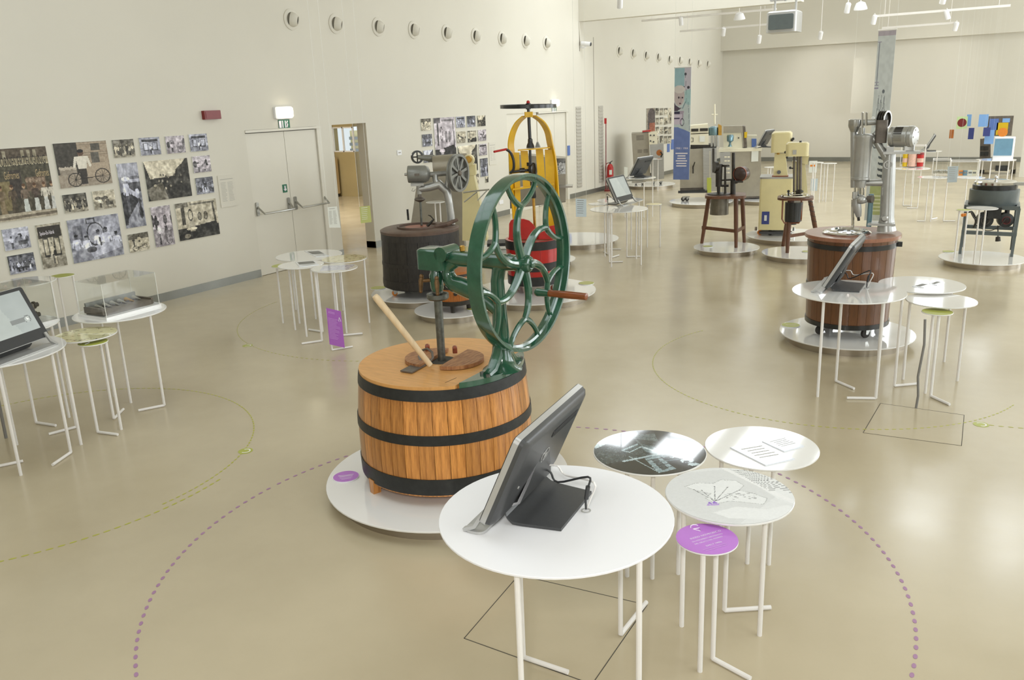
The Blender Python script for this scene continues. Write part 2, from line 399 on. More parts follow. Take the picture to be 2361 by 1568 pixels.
def picture(cv, name, tl, ux, uy, mt='print_matt', parent=None, **kw):   # tl top-left corner, ux right vector (full width), uy down vector
    tl, ux, uy = [np.array(x) for x in (tl, ux, uy)]; W_, H_ = cv.w, cv.h
    gx = np.arange(W_+1)/W_; gy = np.arange(H_+1)/H_
    v = tl[None, None]+gx[None, :, None]*ux+gy[:, None, None]*uy
    i = np.arange(W_)[None]+np.arange(H_)[:, None]*(W_+1); f = np.stack([i+W_+1, i+W_+2, i+1, i], -1).reshape(-1, 4)
    me = mesh_of(v.reshape(-1, 3).tolist(), f.tolist(), name, False, False); _cols(me, cv.a.reshape(-1, 3))
    return link(me, name, mt, parent, **kw)
def round_picture(cv, name, c, r, rot, rings, segs, mt, parent=None, **kw):   # printed disc facing up; rot = direction of the print's right
    vs = []; fs = []; cols = []
    for j in range(rings+1):
        for i in range(segs):
            t = 2*PI*i/segs; vs.append((c[0]+r*j/rings*math.cos(t), c[1]+r*j/rings*math.sin(t), c[2]))
    for j in range(rings):
        for i in range(segs):
            i2 = (i+1) % segs; fs.append((j*segs+i, (j+1)*segs+i, (j+1)*segs+i2, j*segs+i2) if j else (i, segs+i, segs+i2))
            rr = (j+.5)/rings; t = 2*PI*(i+.5)/segs-rot; x = .5+.5*rr*math.cos(t); y = .5-.5*rr*math.sin(t)
            cols.append(cv.a[min(cv.h-1, int(y*cv.h)), min(cv.w-1, int(x*cv.w))])
    me = mesh_of(vs, fs, name, False, False); _cols(me, np.array(cols)); return link(me, name, mt, parent, **kw)
# ================================================================== THE SETTING
S = struct
b = MB(); b.box((-1.3, 12.2, -0.05), (16.7, 36.6, 0.1)); S('floor', b, 'floor_resin')
b = MB(); b.box((-14.3, 13.5, -0.05), (9.3, 9.0, 0.1)); S('floor_corridor', b, 'floor_resin')
# left wall, with the exit doors, the passage and the far exit doors cut out
D1 = (8.52, 10.05); PS = (10.30, 11.12); D2 = (15.64, 18.47); HD = 2.10
def wall_run(b, y0, y1, z0, z1): b.box((XW-0.1, (y0+y1)/2, (z0+z1)/2), (0.2, y1-y0, z1-z0))
b = MB()
wall_run(b, -6.2, D1[0], 0, ZC); wall_run(b, D1[1], PS[0], 0, ZC); wall_run(b, PS[1], D2[0], 0, ZC); wall_run(b, D2[1], YB+0.4, 0, ZC)
for y0, y1 in (D1, PS, D2): wall_run(b, y0, y1, HD, ZC)
S('wall_left', b, 'wall_paint')
b = MB(); b.box((-1.2, YB+0.1, 1.88), (16.9, 0.2, 3.76)); b.box((-1.2, YB-0.08, (3.75+ZC)/2), (16.9, 0.36, ZC-3.75)); S('wall_back', b, 'wall_paint')
b = MB()
ys = [-6.1, -0.2, 4.2, 6.3, 10.7, 12.8, 17.2, 19.3, 23.7, 24.8, 29.2, YB+0.2]
for i in range(0, 12, 2): b.box((XR+0.15, (ys[i]+ys[i+1])/2, ZC/2), (0.3, ys[i+1]-ys[i], ZC))
for i in range(1, 11, 2):
    b.box((XR+0.15, (ys[i]+ys[i+1])/2, 0.5), (0.3, ys[i+1]-ys[i], 1.0)); b.box((XR+0.15, (ys[i]+ys[i+1])/2, 5.75), (0.3, ys[i+1]-ys[i], 1.7))
S('wall_right', b, 'wall_paint')
for k in range(5):
    y0, y1 = ys[2*k+1], ys[2*k+2]; b = MB(); r = MB()
    for y in (y0+.04, (y0+y1)/2, y1-.04): b.box((XR+0.1, y, 2.95), (0.1, 0.08, 3.9))
    for z in (1.04, 2.95, 4.86): b.box((XR+0.1, (y0+y1)/2, z), (0.1, y1-y0, 0.08))
    o = S('window_%d' % (k+1), b, 'white_matt'); r.box((XR+0.12, (y0+y1)/2, 2.95), (0.01, y1-y0, 3.9)); r.build('pane', 'pane_glass', o)
b = MB(); b.box((-1.3, -6.15, ZC/2), (16.9, 0.2, ZC)); S('wall_front', b, 'wall_paint')
# ceiling with skylight openings
b = MB(); xs = sorted({-9.8, 7.3}); 
rows = [(-6.3, 1.2, []), (1.2, 5.2, [q for q in SKY if q[1] < 10]), (5.2, 16.3, []), (16.3, 19.7, [q for q in SKY if 10 < q[1] < 20]), (19.7, 23.8, []), (23.8, 26.2, [q for q in SKY if q[1] > 20]), (26.2, YB+.4, [])]
for y0, y1, holes in rows:
    x = -9.8
    for q in holes + [None]:
        x1 = 7.3 if q is None else q[0]-q[2]/2
        b.box(((x+x1)/2, (y0+y1)/2, ZC+0.1), (x1-x, y1-y0, 0.2)); x = None if q is None else q[0]+q[2]/2
S('ceiling', b, 'ceiling_paint')
for i, (x, y, wx, wy) in enumerate(SKY):  # near and far frames surround the added fill lights
    b = MB(); r = MB()
    for dx in ((-.5, .5) if wx < 2 else (-.5, -.17, .17, .5)): b.box((x+dx*(wx-.05), y, ZC-0.05), (0.05, wy, 0.05))
    for dy in (-.5, -.17, .17, .5): b.box((x, y+dy*(wy-.05), ZC-0.05), (wx, 0.05, 0.05))
    o = S('window_%d' % (i+6), b, 'white_matt'); r.box((x, y, ZC+0.15), (wx, wy, 0.02)); r.build('pane', 'pane_glass', o)
for i, (x, wx) in enumerate(CLER):
    b = MB(); r = MB()
    for dx in (-.5, 0, .5): b.box((x+dx*(wx-.04), YB-.31, 5.85), (.04, .04, 1.16))
    for z in (5.29, 5.85, 6.41): b.box((x, YB-.31, z), (wx, .04, .04))
    o = S('window_%d' % (i+24), b, 'white_matt'); r.box((x, YB-.265, 5.85), (wx, .01, 1.1)); r.build('pane', 'pane_glass', o)
# deep beam hanging across the hall
b = MB(); b.box((-6.95, 19.22, (4.12+ZC)/2), (5.14, 0.24, ZC-4.12)); S('trim_1', b, 'ceiling_paint')
b = MB(); b.box((0.75, 25.5, ZC/2), (1.8, 0.35, ZC)); S('wall_pier', b, 'wall_paint')
# skirtings
b = MB()
for y0, y1 in ((-6, D1[0]-0.02), (D1[1]+.02, PS[0]), (PS[1], D2[0]-.02), (D2[1]+.02, YB)): b.box((XW+0.006, (y0+y1)/2, 0.055), (0.012, y1-y0, 0.11))
S('baseboard_left', b, 'alu_skirting')
b = MB(); b.box((-1.3, YB-0.006, 0.07), (16.4, 0.012, 0.14)); S('baseboard_back', b, 'alu_skirting')
b = MB(); b.box((XW-.1, PS[1]+.004, 0.055), (0.2, 0.008, 0.11)); S('baseboard_passage', b, 'alu_skirting')
# corridor behind the passage
b = MB()
b.box((-13.1, 17.8, 1.6), (4.7, 0.2, 3.2)); b.box((-18.0, 17.8, 1.6), (3.3, 0.2, 3.2))
b.box((-16.0, 17.8, 0.6), (0.75, .2, 1.2)); b.box((-16.0, 17.8, 2.53), (0.75, .2, 1.34))
S('wall_corridor_back', b, 'corridor_paint')
b = MB(); b.box((-18.9, 13.5, 1.6), (0.2, 8.6, 3.2)); b.box((-14.3, 9.1, 1.6), (9.2, 0.2, 3.2)); S('wall_corridor_side', b, 'corridor_paint')
b = MB(); b.box((-14.3, 13.5, 3.25), (9.3, 8.8, 0.1)); S('ceiling_corridor', b, 'ceiling_paint')
b = MB(); b.box((-16.75, 17.45, 0.58), (1.15, 0.3, 0.98)); o = S('trim_2', b, 'concrete_back'); r = MB(); r.box((-16.75, 17.45, 0.045), (1.1, 0.28, 0.09)); r.build('plinth', 'dark_plastic', o)
area('corridor_fill', (-14.5, 13.2, 3.15), (0, 0, 0), 3, 3, 330, (1, .95, .86))  # unseen area light brightening the corridor under its closed ceiling
b = MB(); r = MB()
for x in (-16.36, -16.0, -15.64): b.box((x, 17.72, 1.53), (0.035, 0.05, 0.66))
for z in (1.215, 1.845): b.box((-16.0, 17.72, z), (0.75, 0.05, 0.035))
o = S('window_40', b, 'white_matt'); r.box((-16, 17.75, 1.53), (.75, .008, .66)); r.build('pane', 'pane_glass', o)
b = MB(); b.box((-17.0, 23.0, 0.6), (6, 1.0, 2.0)); o = b.build('house', 'cream', None, label='pale yellow house seen through the small corridor window', cat='house')
r = MB(); [r.box((-17.0, 22.47, z), (6, .06, .1)) for z in (.95, 1.15, 1.35)]; r.build('balcony_rail', 'alu_skirting', o)
# wall seams (expansion joint and cable drop by the beam)
b = MB(); b.box((XW+.002, 19.13, 4.05), (0.006, 0.02, 1.2)); b.box((XW+.002, 19.9, 1.9), (0.006, 0.012, 3.8)); S('trim_3', b, 'seam')

# exit doors ------------------------------------------------------------------
def exit_door(name, y0, y1, label_handles, detail=True):
    d = thing(name, (XW-.04, (y0+y1)/2, 0), None, None); d['kind'] = 'structure'
    ym = (y0+y1)/2 if detail else y0+0.55*(y1-y0)
    for a, c in ((y0+.006, ym-.004), (ym+.004, y1-.10)):
        k = MB(); k.box((XW-.055, (a+c)/2, HD/2-.022), (0.05, c-a, HD-.055)); k.build('leaf', 'door_paint', d)
    k = MB(); k.box((XW-.1, (y0+y1)/2, HD/2), (0.02, y1-y0, HD)); k.build('backing', 'seam', d)
    k = MB(); k.box((XW-.03, y1-.048, HD/2), (0.06, .095, HD)); k.box((XW-.012, (y0+y1)/2, HD-.02), (0.05, y1-y0, 0.035)); k.build('frame', 'door_paint', d)
    if detail:
        for ys_, ye, sgn in ((ym-.06, y0+.08, 1), (ym+.70, ym+.08, 1)):
            h = MB(); z = .96
            for q in (ys_, ye): h.rbox((XW-.022, q, z+.02), (0.05, 0.20, 0.03), .02, (0, 1, 0), (0, 0, 1))
            h.tube([(XW-.02, ys_, z+.06), (XW+.07, ys_-.005, z-.03), (XW+.10, ys_-.01, z-.045), (XW+.10, ye+.02, z-.045), (XW+.07, ye, z-.01), (XW-.02, ye, z+.06)], .014, 8); h.build('panic_bar', 'steel', d)
        k = MB(); k.box((XW-.028, ym-.10, 1.22), (0.006, .09, .12)); sg = k.build('pictogram', 'sign_green', d)
        k = MB(); k.tube([(XW-.022, ym-.10, 1.26), (XW-.022, ym-.10, 1.19)], .012, 6); k.tube([(XW-.022, ym-.125, 1.21), (XW-.022, ym-.10, 1.185), (XW-.022, ym-.075, 1.21)], .007, 6); k.build('arrow', 'ink_white', sg)
    return d
exit_door('door_1', D1[0], D1[1], True)
exit_door('door_2', 17.0, D2[1], True, False)
b = MB(); b.box((XW-.05, 16.3, HD/2), (0.06, 1.3, HD)); S('door_3', b, 'door_paint')

def exit_lamp(y, z, s, label):
    t = thing('emergency_lamp', (XW, y, z-.09*s), label, 'emergency light')
    k = MB(); k.rbox((XW+.02, y, z), (.34*s, .17*s, .04), .02, (0, 1, 0), (0, 0, 1)); k.build('base', 'white_matt', t)
    k = MB(); k.rbox((XW+.065, y+.015, z), (.27*s, .14*s, .05), .025, (0, 1, 0), (0, 0, 1), top=.012); k.build('diffuser', 'lamp_lit', t)
    t2 = thing('exit_sign', (XW, y, z-.24*s), 'green and white exit pictogram sign below ' + ('the lit lamp over the near double doors' if s > .97 else 'the lit lamp over the far doors'), 'exit sign')
    k = MB(); k.box((XW+.006, y+.01, z-.165*s), (.012, .22*s, .13*s)); k.build('plate', 'sign_green', t2)
    k = MB(); x = XW+.0135
    k.box((x, y-.075*s, z-.165*s), (.003, .045*s, .10*s)); k.box((x, y-.025*s, z-.165*s), (.003, .02*s, .10*s))
    put_text(k, '\u2197', .09*s, (x+.001, y+.07*s, z-.165*s), (0, 1, 0), (0, 0, 1)) if False else k.tube([(x, y+.055*s, z-.21*s), (x, y+.07*s, z-.17*s), (x, y+.055*s, z-.15*s), (x, y+.075*s, z-.12*s)], .01*s, 6)
    k.box((x, y+.03*s, z-.165*s), (.003, .02*s, .10*s)); k.build('pictogram', 'ink_white', t2)
exit_lamp(9.27, 2.32, 1.0, 'lit white emergency lamp above the near exit double doors')
exit_lamp(17.75, 2.28, .95, 'lit white emergency lamp above the far doors behind the yellow press frame')
p = on_wall(484, 265)
t = thing('alarm_box', (XW, p.y, p.z-.06), 'dark red rectangular alarm panel high on the left wall', 'alarm')
k = MB(); k.rbox((XW+.03, p.y, p.z), (.27, .115, .06), .008, (0, 1, 0), (0, 0, 1)); k.build('casing', 'dark_red', t)
k = MB(); k.box((XW+.062, p.y, p.z), (.004, .235, .085)); k.build('lens', 'dark_red', t)
p = on_wall(920, 352)
t = thing('wall_socket', (XW, p.y, p.z-.05), 'small white socket plate on the wall left of the middle photographs', 'socket')
k = MB(); k.rbox((XW+.006, p.y, p.z), (.12, .085, .012), .008, (0, 1, 0), (0, 0, 1)); k.build('plate', 'white_matt', t)
k = MB(); k.box((XW+.0125, p.y-.015, p.z), (.002, .02, .02)); k.box((XW+.0125, p.y+.02, p.z), (.002, .02, .02)); k.build('hole', 'seam', t)
p = on_wall(1155, 466)
k = MB(); k.rbox((XW+.006, p.y, p.z), (.16, .08, .012), .008, (0, 1, 0), (0, 0, 1)); k.build('wall_socket', 'white_matt', None, label='white double socket low on the wall beside the yellow press', cat='socket')

# ball nozzles -----------------------------------------------------------------
N1 = [(671, 45), (773, 55), (871, 62), (953, 69), (1029, 76), (1096, 83), (1157, 89), (1211, 94), (1259, 99)]
N2 = [(1427, 118), (1459, 123), (1489, 128), (1517, 132), (1543, 137), (1567, 139), (1589, 143), (1610, 146), (1631, 148)]
ordn = ['nearest', 'second', 'third', 'fourth', 'fifth', 'sixth', 'seventh', 'eighth', 'ninth']
def nozzle_proto():
    t = thing('air_nozzle', (0, 0, 0), '', 'air vent', None)
    k = MB(); k.lathe([(.15, 0), (.15, .012), (.135, .02), (.10, .02), (.098, .0)], (0, 0, 0), (1, 0, 0), 28); k.build('flange', 'wall_paint', t)
    d = V((1, .62, -.22)).normalized(); k = MB(); k.lathe([(.105, .0), (.105, .02), (.098, .05), (.08, .085), (.058, .105), (.054, .100), (.05, .03)], (0, 0, 0), d, 24); ball = k.build('ball', 'wall_paint', t)
    k = MB(); k.disc(V((0, 0, 0))+d*.092, .0535, .01, 18, d); k.build('bore', 'hole', t); return t
np_ = None
for row, gname in ((N1, 'near'), (N2, 'far')):
    for i, q in enumerate(row):
        p = on_wall(*q); lb = '%s round white air nozzle in the %s row high on the left wall' % (ordn[i], gname)
        if np_ is None: np_ = nozzle_proto(); o = np_
        else:
            o = np_.copy(); COL.objects.link(o)
            ORG[o.name] = V((XW, p.y, p.z))
            for ch in list(np_.children): again(ch, o)
        ORG[o.name] = V((XW, p.y, p.z)); o.location = (XW, p.y, p.z); tag(o, lb, 'air vent', 'air nozzles of the %s row' % gname)
# surveillance camera on the wall
p = on_wall(1337, 108)
t = thing('surveillance_camera', p, 'small white surveillance camera with dark lens on the wall under the beam', 'camera')
k = MB(); k.tube([p, p+V((.12, 0, -.03)), p+V((.16, .03, .03))], .02, 8); k.build('bracket', 'white_matt', t)
c0 = p+V((.16, .0, .06)); k = MB(); k.lathe([(.05, -.12), (.055, -.11), (.055, .1), (.05, .12)], c0, V((1, .1, -.15)), 14); k.build('body', 'white_matt', t)
k = MB(); k.lathe([(.04, .115), (.045, .13), (.03, .14)], c0, V((1, .1, -.15)), 14); k.build('lens', 'black_plastic', t)
k = MB(); k.tube([on_wall(1337, 100)+V((.012, 0, 0)), on_wall(1334, 50)+V((.012, 0, 0))], .012, 6); k.build('conduit', 'wall_paint', t)
# slot windows / grilles in the wall beyond the far doors
for i, (a, c) in enumerate((((1327, 246), (1340, 434)), ((1379, 244), (1392, 424)))):
    p0, p1 = on_wall(*a), on_wall(*c); y0, y1 = p0.y, p0.y+.28; z1, z0 = p0.z, .22
    t = thing('slot_grille', (XW, (y0+y1)/2, z0), ('nearer' if i == 0 else 'farther') + ' tall narrow grey louvre slot in the left wall near the fire extinguisher', 'grille')
    k = MB(); k.box((XW+.004, (y0+y1)/2, (z0+z1)/2), (.008, y1-y0, z1-z0)); k.build('frame', 'light_grey', t)
    sl = None
    for j in range(24):
        z = z0+.04+(z1-z0-.08)*j/23
        if sl is None: k = MB(); k.box((XW+.014, (y0+y1)/2, z), (.02, y1-y0-.03, .02), None, None, None); sl = k.build('slat', 'light_grey', t)
        else: again(sl, t, loc=(0, 0, z-z0-.04))

# photographs on the wall ------------------------------------------------------
def bw(seed, w_, h_, kind, tint=(1, 1, 1), lo=40, hi=220):
    r = random.Random(seed); T = lambda g: tuple(min(255, g*x) for x in tint)
    c = Cv(w_, h_, T(hi*.72)); g = lambda a, b_: T(r.uniform(a, b_))
    if kind == 'crowd':
        c.a[:] = np.array(T(r.uniform(55, 95)))/255; c.rect(0, .78, 1, 1, T(150)); c.rect(.05, .05, .4, .4, T(r.uniform(70, 150))); c.rect(.55, .02, .95, .35, T(r.uniform(60, 120)))
        for i in range(7): c.person(.08+.14*i+r.uniform(-.03, .03), .9+r.uniform(-.05, .05), r.uniform(.5, .68), g(60, 240), g(40, 240), T(200), .3, .55)
    elif kind == 'street':
        c.a[:] = np.array(T(178))/255; c.rect(0, .72, 1, 1, T(150)); c.rect(.1, .1, .9, .25, T(60)); c.rect(.16, .3, .4, .75, T(70)); c.rect(.6, .3, .86, .75, T(70)); c.rect(.2, .34, .36, .7, T(200)); c.rect(.64, .34, .82, .7, T(195))
        c.person(.5, .92, .5, T(230), T(50), T(150), .1, .6); c.person(.58, .94, .42, T(60), T(225), T(150), .1, .6)
    elif kind == 'outdoor':
        c.a[:] = np.array(T(205))/255; c.rect(0, .55, 1, 1, T(165)); c.rect(0, .0, 1, .2, T(190))
        for i in range(5): c.ell(r.random(), r.uniform(.3, .6), r.uniform(.05, .15), r.uniform(.05, .2), g(40, 150))
        c.person(.3, .95, .6, T(240), T(90), T(120), .1, .7); c.person(.65, .9, .5, g(40, 240), g(40, 240), T(120), .1, .7); c.hoop(.75, .85, .15, .12, .15, T(50)); c.rect(.55, .62, .9, .8, g(60, 200))
    elif kind == 'dark':
        c.a[:] = np.array(T(52))/255; c.poly([(0, 0), (.95, 0), (.62, .42), (.1, .45)], T(216)); c.poly([(1, 0), (.7, .25), (.62, .6), (1, .7)], T(60)); c.poly([(0, .7), (.35, .55), (.45, 1), (.05, 1)], T(120))
        for i in range(22): c.ell(r.uniform(.1, .95), r.uniform(.35, .75), .02, .03, g(80, 220))
    elif kind == 'workshop':
        c.a[:] = np.array(T(150))/255; c.rect(0, 0, 1, .5, T(165)); c.rect(.35, .02, .52, .14, T(70)); c.rect(.37, .04, .5, .12, T(160)); c.hoop(.5, .4, .17, .28, .12, T(60)); c.rect(.08, .15, .25, .5, T(125)); c.rect(.68, .1, .95, .5, T(190))
        for x, h_ in ((.12, .5), (.3, .45), (.55, .55), (.7, .58), (.9, .45)): c.person(x, .95, h_+.1, T(225), T(200), T(110), .3, .7)
        c.rect(0, .72, 1, 1, T(150)); c.poly([(.3, .7), (.9, .62), (1, .8), (.4, .95)], T(200)); c.ell(.38, .75, .1, .07, T(80)); c.line((.56, .5), (.58, .68), .035, T(60))
    elif kind == 'tall':
        c.a[:] = np.array(T(150))/255; c.rect(0, 0, 1, .2, T(175)); c.ell(.75, .3, .4, .1, T(110)); c.ell(.75, .38, .45, .08, T(75)); c.rect(.4, .25, 1, .3, T(190)); c.poly([(0, .45), (.5, .4), (.95, .6), (.7, 1), (0, .95)], T(55)); c.person(.3, .75, .55, T(225), T(90), T(150), .2, 1.3); c.ell(.32, .24, .2, .035, T(235)); c.line((.35, .4), (.8, .52), .08, T(215)); c.ell(.8, .45, .1, .05, T(230)); c.poly([(.2, .85), (.8, .6), (1, 1), (.1, 1)], T(150)); c.ell(.85, .78, .1, .1, T(60))
    elif kind == 'machine':
        c.a[:] = np.array(T(200))/255; c.rect(0, .68, 1, 1, T(45)); c.poly([(.1, .7), (.95, .6), (1, .85), (.3, 1)], T(35)); c.rect(.12, .0, .2, .6, T(80)); c.rect(0, 0, .3, .12, T(110)); c.rect(.28, .5, .4, .8, T(170)); c.ell(.33, .72, .13, .04, T(235)); c.hoop(.33, .35, .06, .16, .25, T(60)); c.ell(.2, .9, .09, .08, T(150)); c.hoop(.2, .9, .09, .08, .2, T(30))
        for x in (.55, .7): c.ell(x, .42, .05, .12, T(140)); c.hoop(x, .42, .05, .12, .3, T(90))
        c.rect(.35, .05, .95, .09, T(120)); c.line((.9, .1), (.93, .6), .05, T(90))
    elif kind == 'cart':
        c.a[:] = np.array(T(200))/255; c.rect(0, 0, 1, .3, T(110)); c.rect(0, .55, 1, 1, T(195)); c.person(.52, .62, .5, T(230), T(80), T(120), .1, .8); c.person(.25, .7, .5, T(60), T(60), T(120), .1, .7); c.rect(.38, .5, .72, .78, T(205)); c.hoop(.3, .82, .15, .15, .2, T(50)); c.hoop(.75, .75, .13, .13, .2, T(50)); c.line((.3, .82), (.75, .7), .04, T(60))
    c.noise(46, 5, seed).noise(26, 2.2, seed+1); return c
def shop_front():
    c = Cv(220, 120, (74, 68, 52)); c.rect(0, 0, 1, .16, (84, 72, 56))
    for x in (.1, .18, .36, .52, .63, .78, .83, .88): c.rect(x, .03, x+.03, .13, (150, 142, 120))
    c.rect(0, .145, 1, .235, (148, 138, 112)); c.rect(0, .225, 1, .24, (190, 180, 150)); c.rect(0, .24, 1, .5, (70, 66, 48))
    for x in (.02, .12, .38, .46, .54, .6): c.rect(x, .45, x+.06, .86, (118, 106, 70))
    c.rect(.78, .42, .95, .62, (110, 92, 74)); c.rect(.65, .3, .75, .7, (52, 44, 36))
    for i in range(6): c.ell(.79+.028*i, .46, .012, .03, (150, 130, 110))
    for x, t_, b_ in ((.08, (90, 80, 60), (80, 70, 50)), (.2, (120, 110, 90), (70, 60, 45)), (.33, (80, 70, 54), (110, 100, 76)), (.45, (70, 60, 44), (66, 58, 44)), (.565, (120, 104, 80), (128, 112, 84)), (.655, (80, 66, 48), (72, 62, 46)), (.755, (112, 96, 80), (205, 210, 205)), (.845, (70, 56, 46), (206, 208, 204)), (.925, (206, 200, 186), (205, 206, 202)), (.99, (206, 200, 186), (200, 200, 196))): c.person(x, .9, .40, t_, b_, (170, 140, 110), .45, .42)
    c.rect(0, .9, 1, 1, (176, 166, 146)); c.poly([(0, .97), (1, .93), (1, .97), (0, 1)], (110, 100, 84)); return c.noise(24, 4, 3).noise(16, 2, 4)
def bike():
    c = Cv(104, 88, (150, 138, 122)); c.rect(0, 0, .42, .7, (62, 58, 50)); c.rect(.42, 0, 1, .55, (166, 150, 130))
    for i in range(9): c.rect(.42, i*.06, 1, i*.06+.006, (130, 118, 102))
    c.rect(.68, .05, .86, .2, (84, 80, 72)); c.rect(.66, .25, .82, .5, (96, 92, 84)); c.rect(0, .7, 1, 1, (160, 148, 132)); c.rect(.04, .55, .36, .72, (150, 140, 126)); c.noise(14, 4, 9)
    for i in range(9): c.ell(.05+.035*i, .56+.01*(i % 3), .022, .035, (190, 180, 164))
    c.poly([(.52, .5), (.98, .48), (.98, .82), (.56, .84)], (176, 160, 140)); c.person(.47, .96, .80, (226, 220, 206), (56, 50, 44), (96, 72, 56), .0, .95)
    for x, y, r_ in ((.3, .84, .14), (.83, .80, .15)):
        c.hoop(x, y, r_, r_*1.15, .13, (44, 40, 34))
        for a in range(6): c.line((x-r_*math.cos(a*.52)*.9, y-r_*math.sin(a*.52)*1.05), (x+r_*math.cos(a*.52)*.9, y+r_*math.sin(a*.52)*1.05), .008, (80, 74, 66))
    c.line((.3, .84), (.55, .82), .018, (40, 36, 30)); c.line((.3, .84), (.4, .62), .018, (40, 36, 30)); c.line((.55, .82), (.83, .8), .02, (50, 44, 38)); return c.noise(12, 2, 5)
SZ1, OY1 = 560/2361, 280
def zp(x, y): return (x*SZ1, OY1+y*SZ1)
def photo(tl, br, cv, label, group, y0=None, border=0.0, text=None):
    a, b_ = on_wall(*tl), on_wall(*br)
    ya, yb = (a.y if y0 is None else y0), b_.y; z1, z0 = a.z, b_.z; T_ = 0.014
    t = thing('photo_panel', (XW, (ya+yb)/2, z0), label, 'photograph', group)
    k = MB(); k.box((XW+T_/2, (ya+yb)/2, (z0+z1)/2), (T_, yb-ya, z1-z0)); k.build('board', 'paper', t)
    picture(cv, 'print', (XW+T_+.0008, ya, z1), (0, yb-ya, 0), (0, 0, z0-z1), 'print_matt', t)
    return t, ya, yb, z0, z1
SEP = (1.0, .96, .86); COOL = (.97, .98, 1.06); LIL = (1.0, .96, 1.0)
G1 = 'old photographs of the near wall group'
t, ya, yb, z0, z1 = photo(zp(435, 240), zp(556, 905), shop_front(), 'large sepia photograph of shop staff in aprons under a lettered shop sign', G1, y0=on_wall(103, 336).y-1.35)
ye = on_wall(0, 338).y; vis = yb-ye; zz = lambda f: z1-(z1-z0)*f
def fit_text(k, txt, size, y0, y1, z):
    v, f_ = letters(txt, size); wd = max(p.x for p in v)-min(p.x for p in v); put_text(k, txt, size, (XW+.0165, (y0+y1)/2, z), (0, (y1-y0)/wd, 0), (0, 0, 1))
k = MB(); fit_text(k, 'GEFRORNES ERZEUGUNG', .15, yb-.03-vis*18.6/14.6, yb-.03, zz(.19)); o = k.build('sign_lettering', 'dark_iron', t); o['kind'] = 'stuff'
k = MB(); fit_text(k, 'Gefrornes', .12, ye+vis*.655, ye+vis*.965, zz(.375)); fit_text(k, 'Gefrornes', .12, ye-vis*.06, ye+vis*.27, zz(.375)); o = k.build('window_lettering', 'concrete_back', t); o['kind'] = 'stuff'
photo(zp(503, 218), zp(1088, 598), bike(), 'photograph of a white-coated vendor with an ice cream tricycle', G1)
L1 = [
 ((1078, 183), (1312, 338), 'crowd', SEP, 'small dark photograph of people around a table, left end of the top row'),
 ((1340, 162), (1563, 318), 'street', COOL, 'small photograph of a shop front with two windows, second of the top row'),
 ((1595, 147), (1800, 300), 'outdoor', LIL, 'small pinkish photograph of a stand before a building, third of the top row'),
 ((1825, 128), (2022, 281), 'street', COOL, 'small very pale photograph at the right end of the top row'),
 ((1120, 415), (1418, 1010), 'tall', COOL, 'tall grey photograph of a vendor leaning into a car'),
 ((1382, 393), (1862, 722), 'dark', SEP, 'large dark photograph of a machine hall with a bright ceiling'),
 ((1858, 343), (2050, 484), 'outdoor', LIL, 'small photograph of people with carts under the palest top photograph'),
 ((1888, 553), (2078, 690), 'crowd', COOL, 'small contrasty photograph beside the text sheet'),
 ((595, 718), (855, 865), 'crowd', SEP, 'small dark photograph of a group below the tricycle picture'),
 ((885, 683), (1125, 832), 'outdoor', SEP, 'small sepia photograph of two men in white below the tricycle picture'),
 ((638, 965), (1202, 1290), 'workshop', COOL, 'large grey photograph of men making ice cream behind a big wheel'),
 ((1450, 838), (1697, 1190), 'outdoor', LIL, 'upright photograph of a man standing beside a bicycle'),
 ((1690, 803), (2133, 1092), 'machine', SEP, 'large contrasty photograph of a churn in a workshop, right end of the bottom row'),
 ((5, 1055), (300, 1220), 'outdoor', COOL, 'small pale photograph under the large sepia shop picture'),
 ((335, 1012), (652, 1392), 'street', SEP, 'upright photograph of a shop with white lettering on its dark fascia'),
 ((60, 1313), (350, 1445), 'crowd', COOL, 'small contrasty photograph at the lower left corner of the near group'),
 ((1232, 1103), (1455, 1240), 'cart', SEP, 'small photograph of men on a motor tricycle in the bottom row')]
for i, (a, c, kd, tint, lb) in enumerate(L1):
    big = (c[0]-a[0])*(c[1]-a[1]) > 90000; up = kd == 'tall' or (c[1]-a[1]) > (c[0]-a[0])
    cv = bw(20+i, *((84, 64) if big and not up else (48, 84) if up else (46, 36)), kd, tint)
    t, ya, yb, z0, z1 = photo(zp(*a), zp(*c), cv, lb, G1)
    if 'fascia' in lb:
        k = MB(); k.box((XW+.0155, (ya+yb)/2, z1-.09*1), (.001, yb-ya-.02, .13)); k.build('shop_fascia', 'dark_iron', t)
        k = MB(); fit_text(k, 'Speise-Eis-Fabrik', .06, ya+.03, yb-.09, z1-.10); o = k.build('sign_lettering', 'ink_white', t); o['kind'] = 'stuff'
def text_sheet(tl, br, label, rows=14):
    a, c = on_wall(*tl), on_wall(*br); t = thing('text_panel', (XW, (a.y+c.y)/2, c.z), label, 'text panel')
    k = MB(); k.box((XW+.006, (a.y+c.y)/2, (a.z+c.z)/2), (.012, c.y-a.y, a.z-c.z)); k.build('board', 'wall_paint', t)
    k = MB(); h = a.z-c.z; wd = c.y-a.y
    bars(k, (XW+.0128, a.y+wd*.5, a.z-h*.14), (0, 1, 0), (0, 0, 1), wd*.78, 1, .1, h*.022, 0, 0, 2)
    for dx, sd in ((.29, 3), (.71, 4)): bars(k, (XW+.0128, a.y+wd*dx, a.z-h*.24), (0, 1, 0), (0, 0, 1), wd*.34, rows, h*.62/rows, h*.014, .3, -1, sd)
    k.build('text_lines', 'ink_light', t)
text_sheet(zp(2108, 530), zp(2305, 815), 'white text sheet on the wall right of the near photograph group')
SZ2 = 210/1733
def z2(x, y): return (950+x*SZ2, 250+y*SZ2)
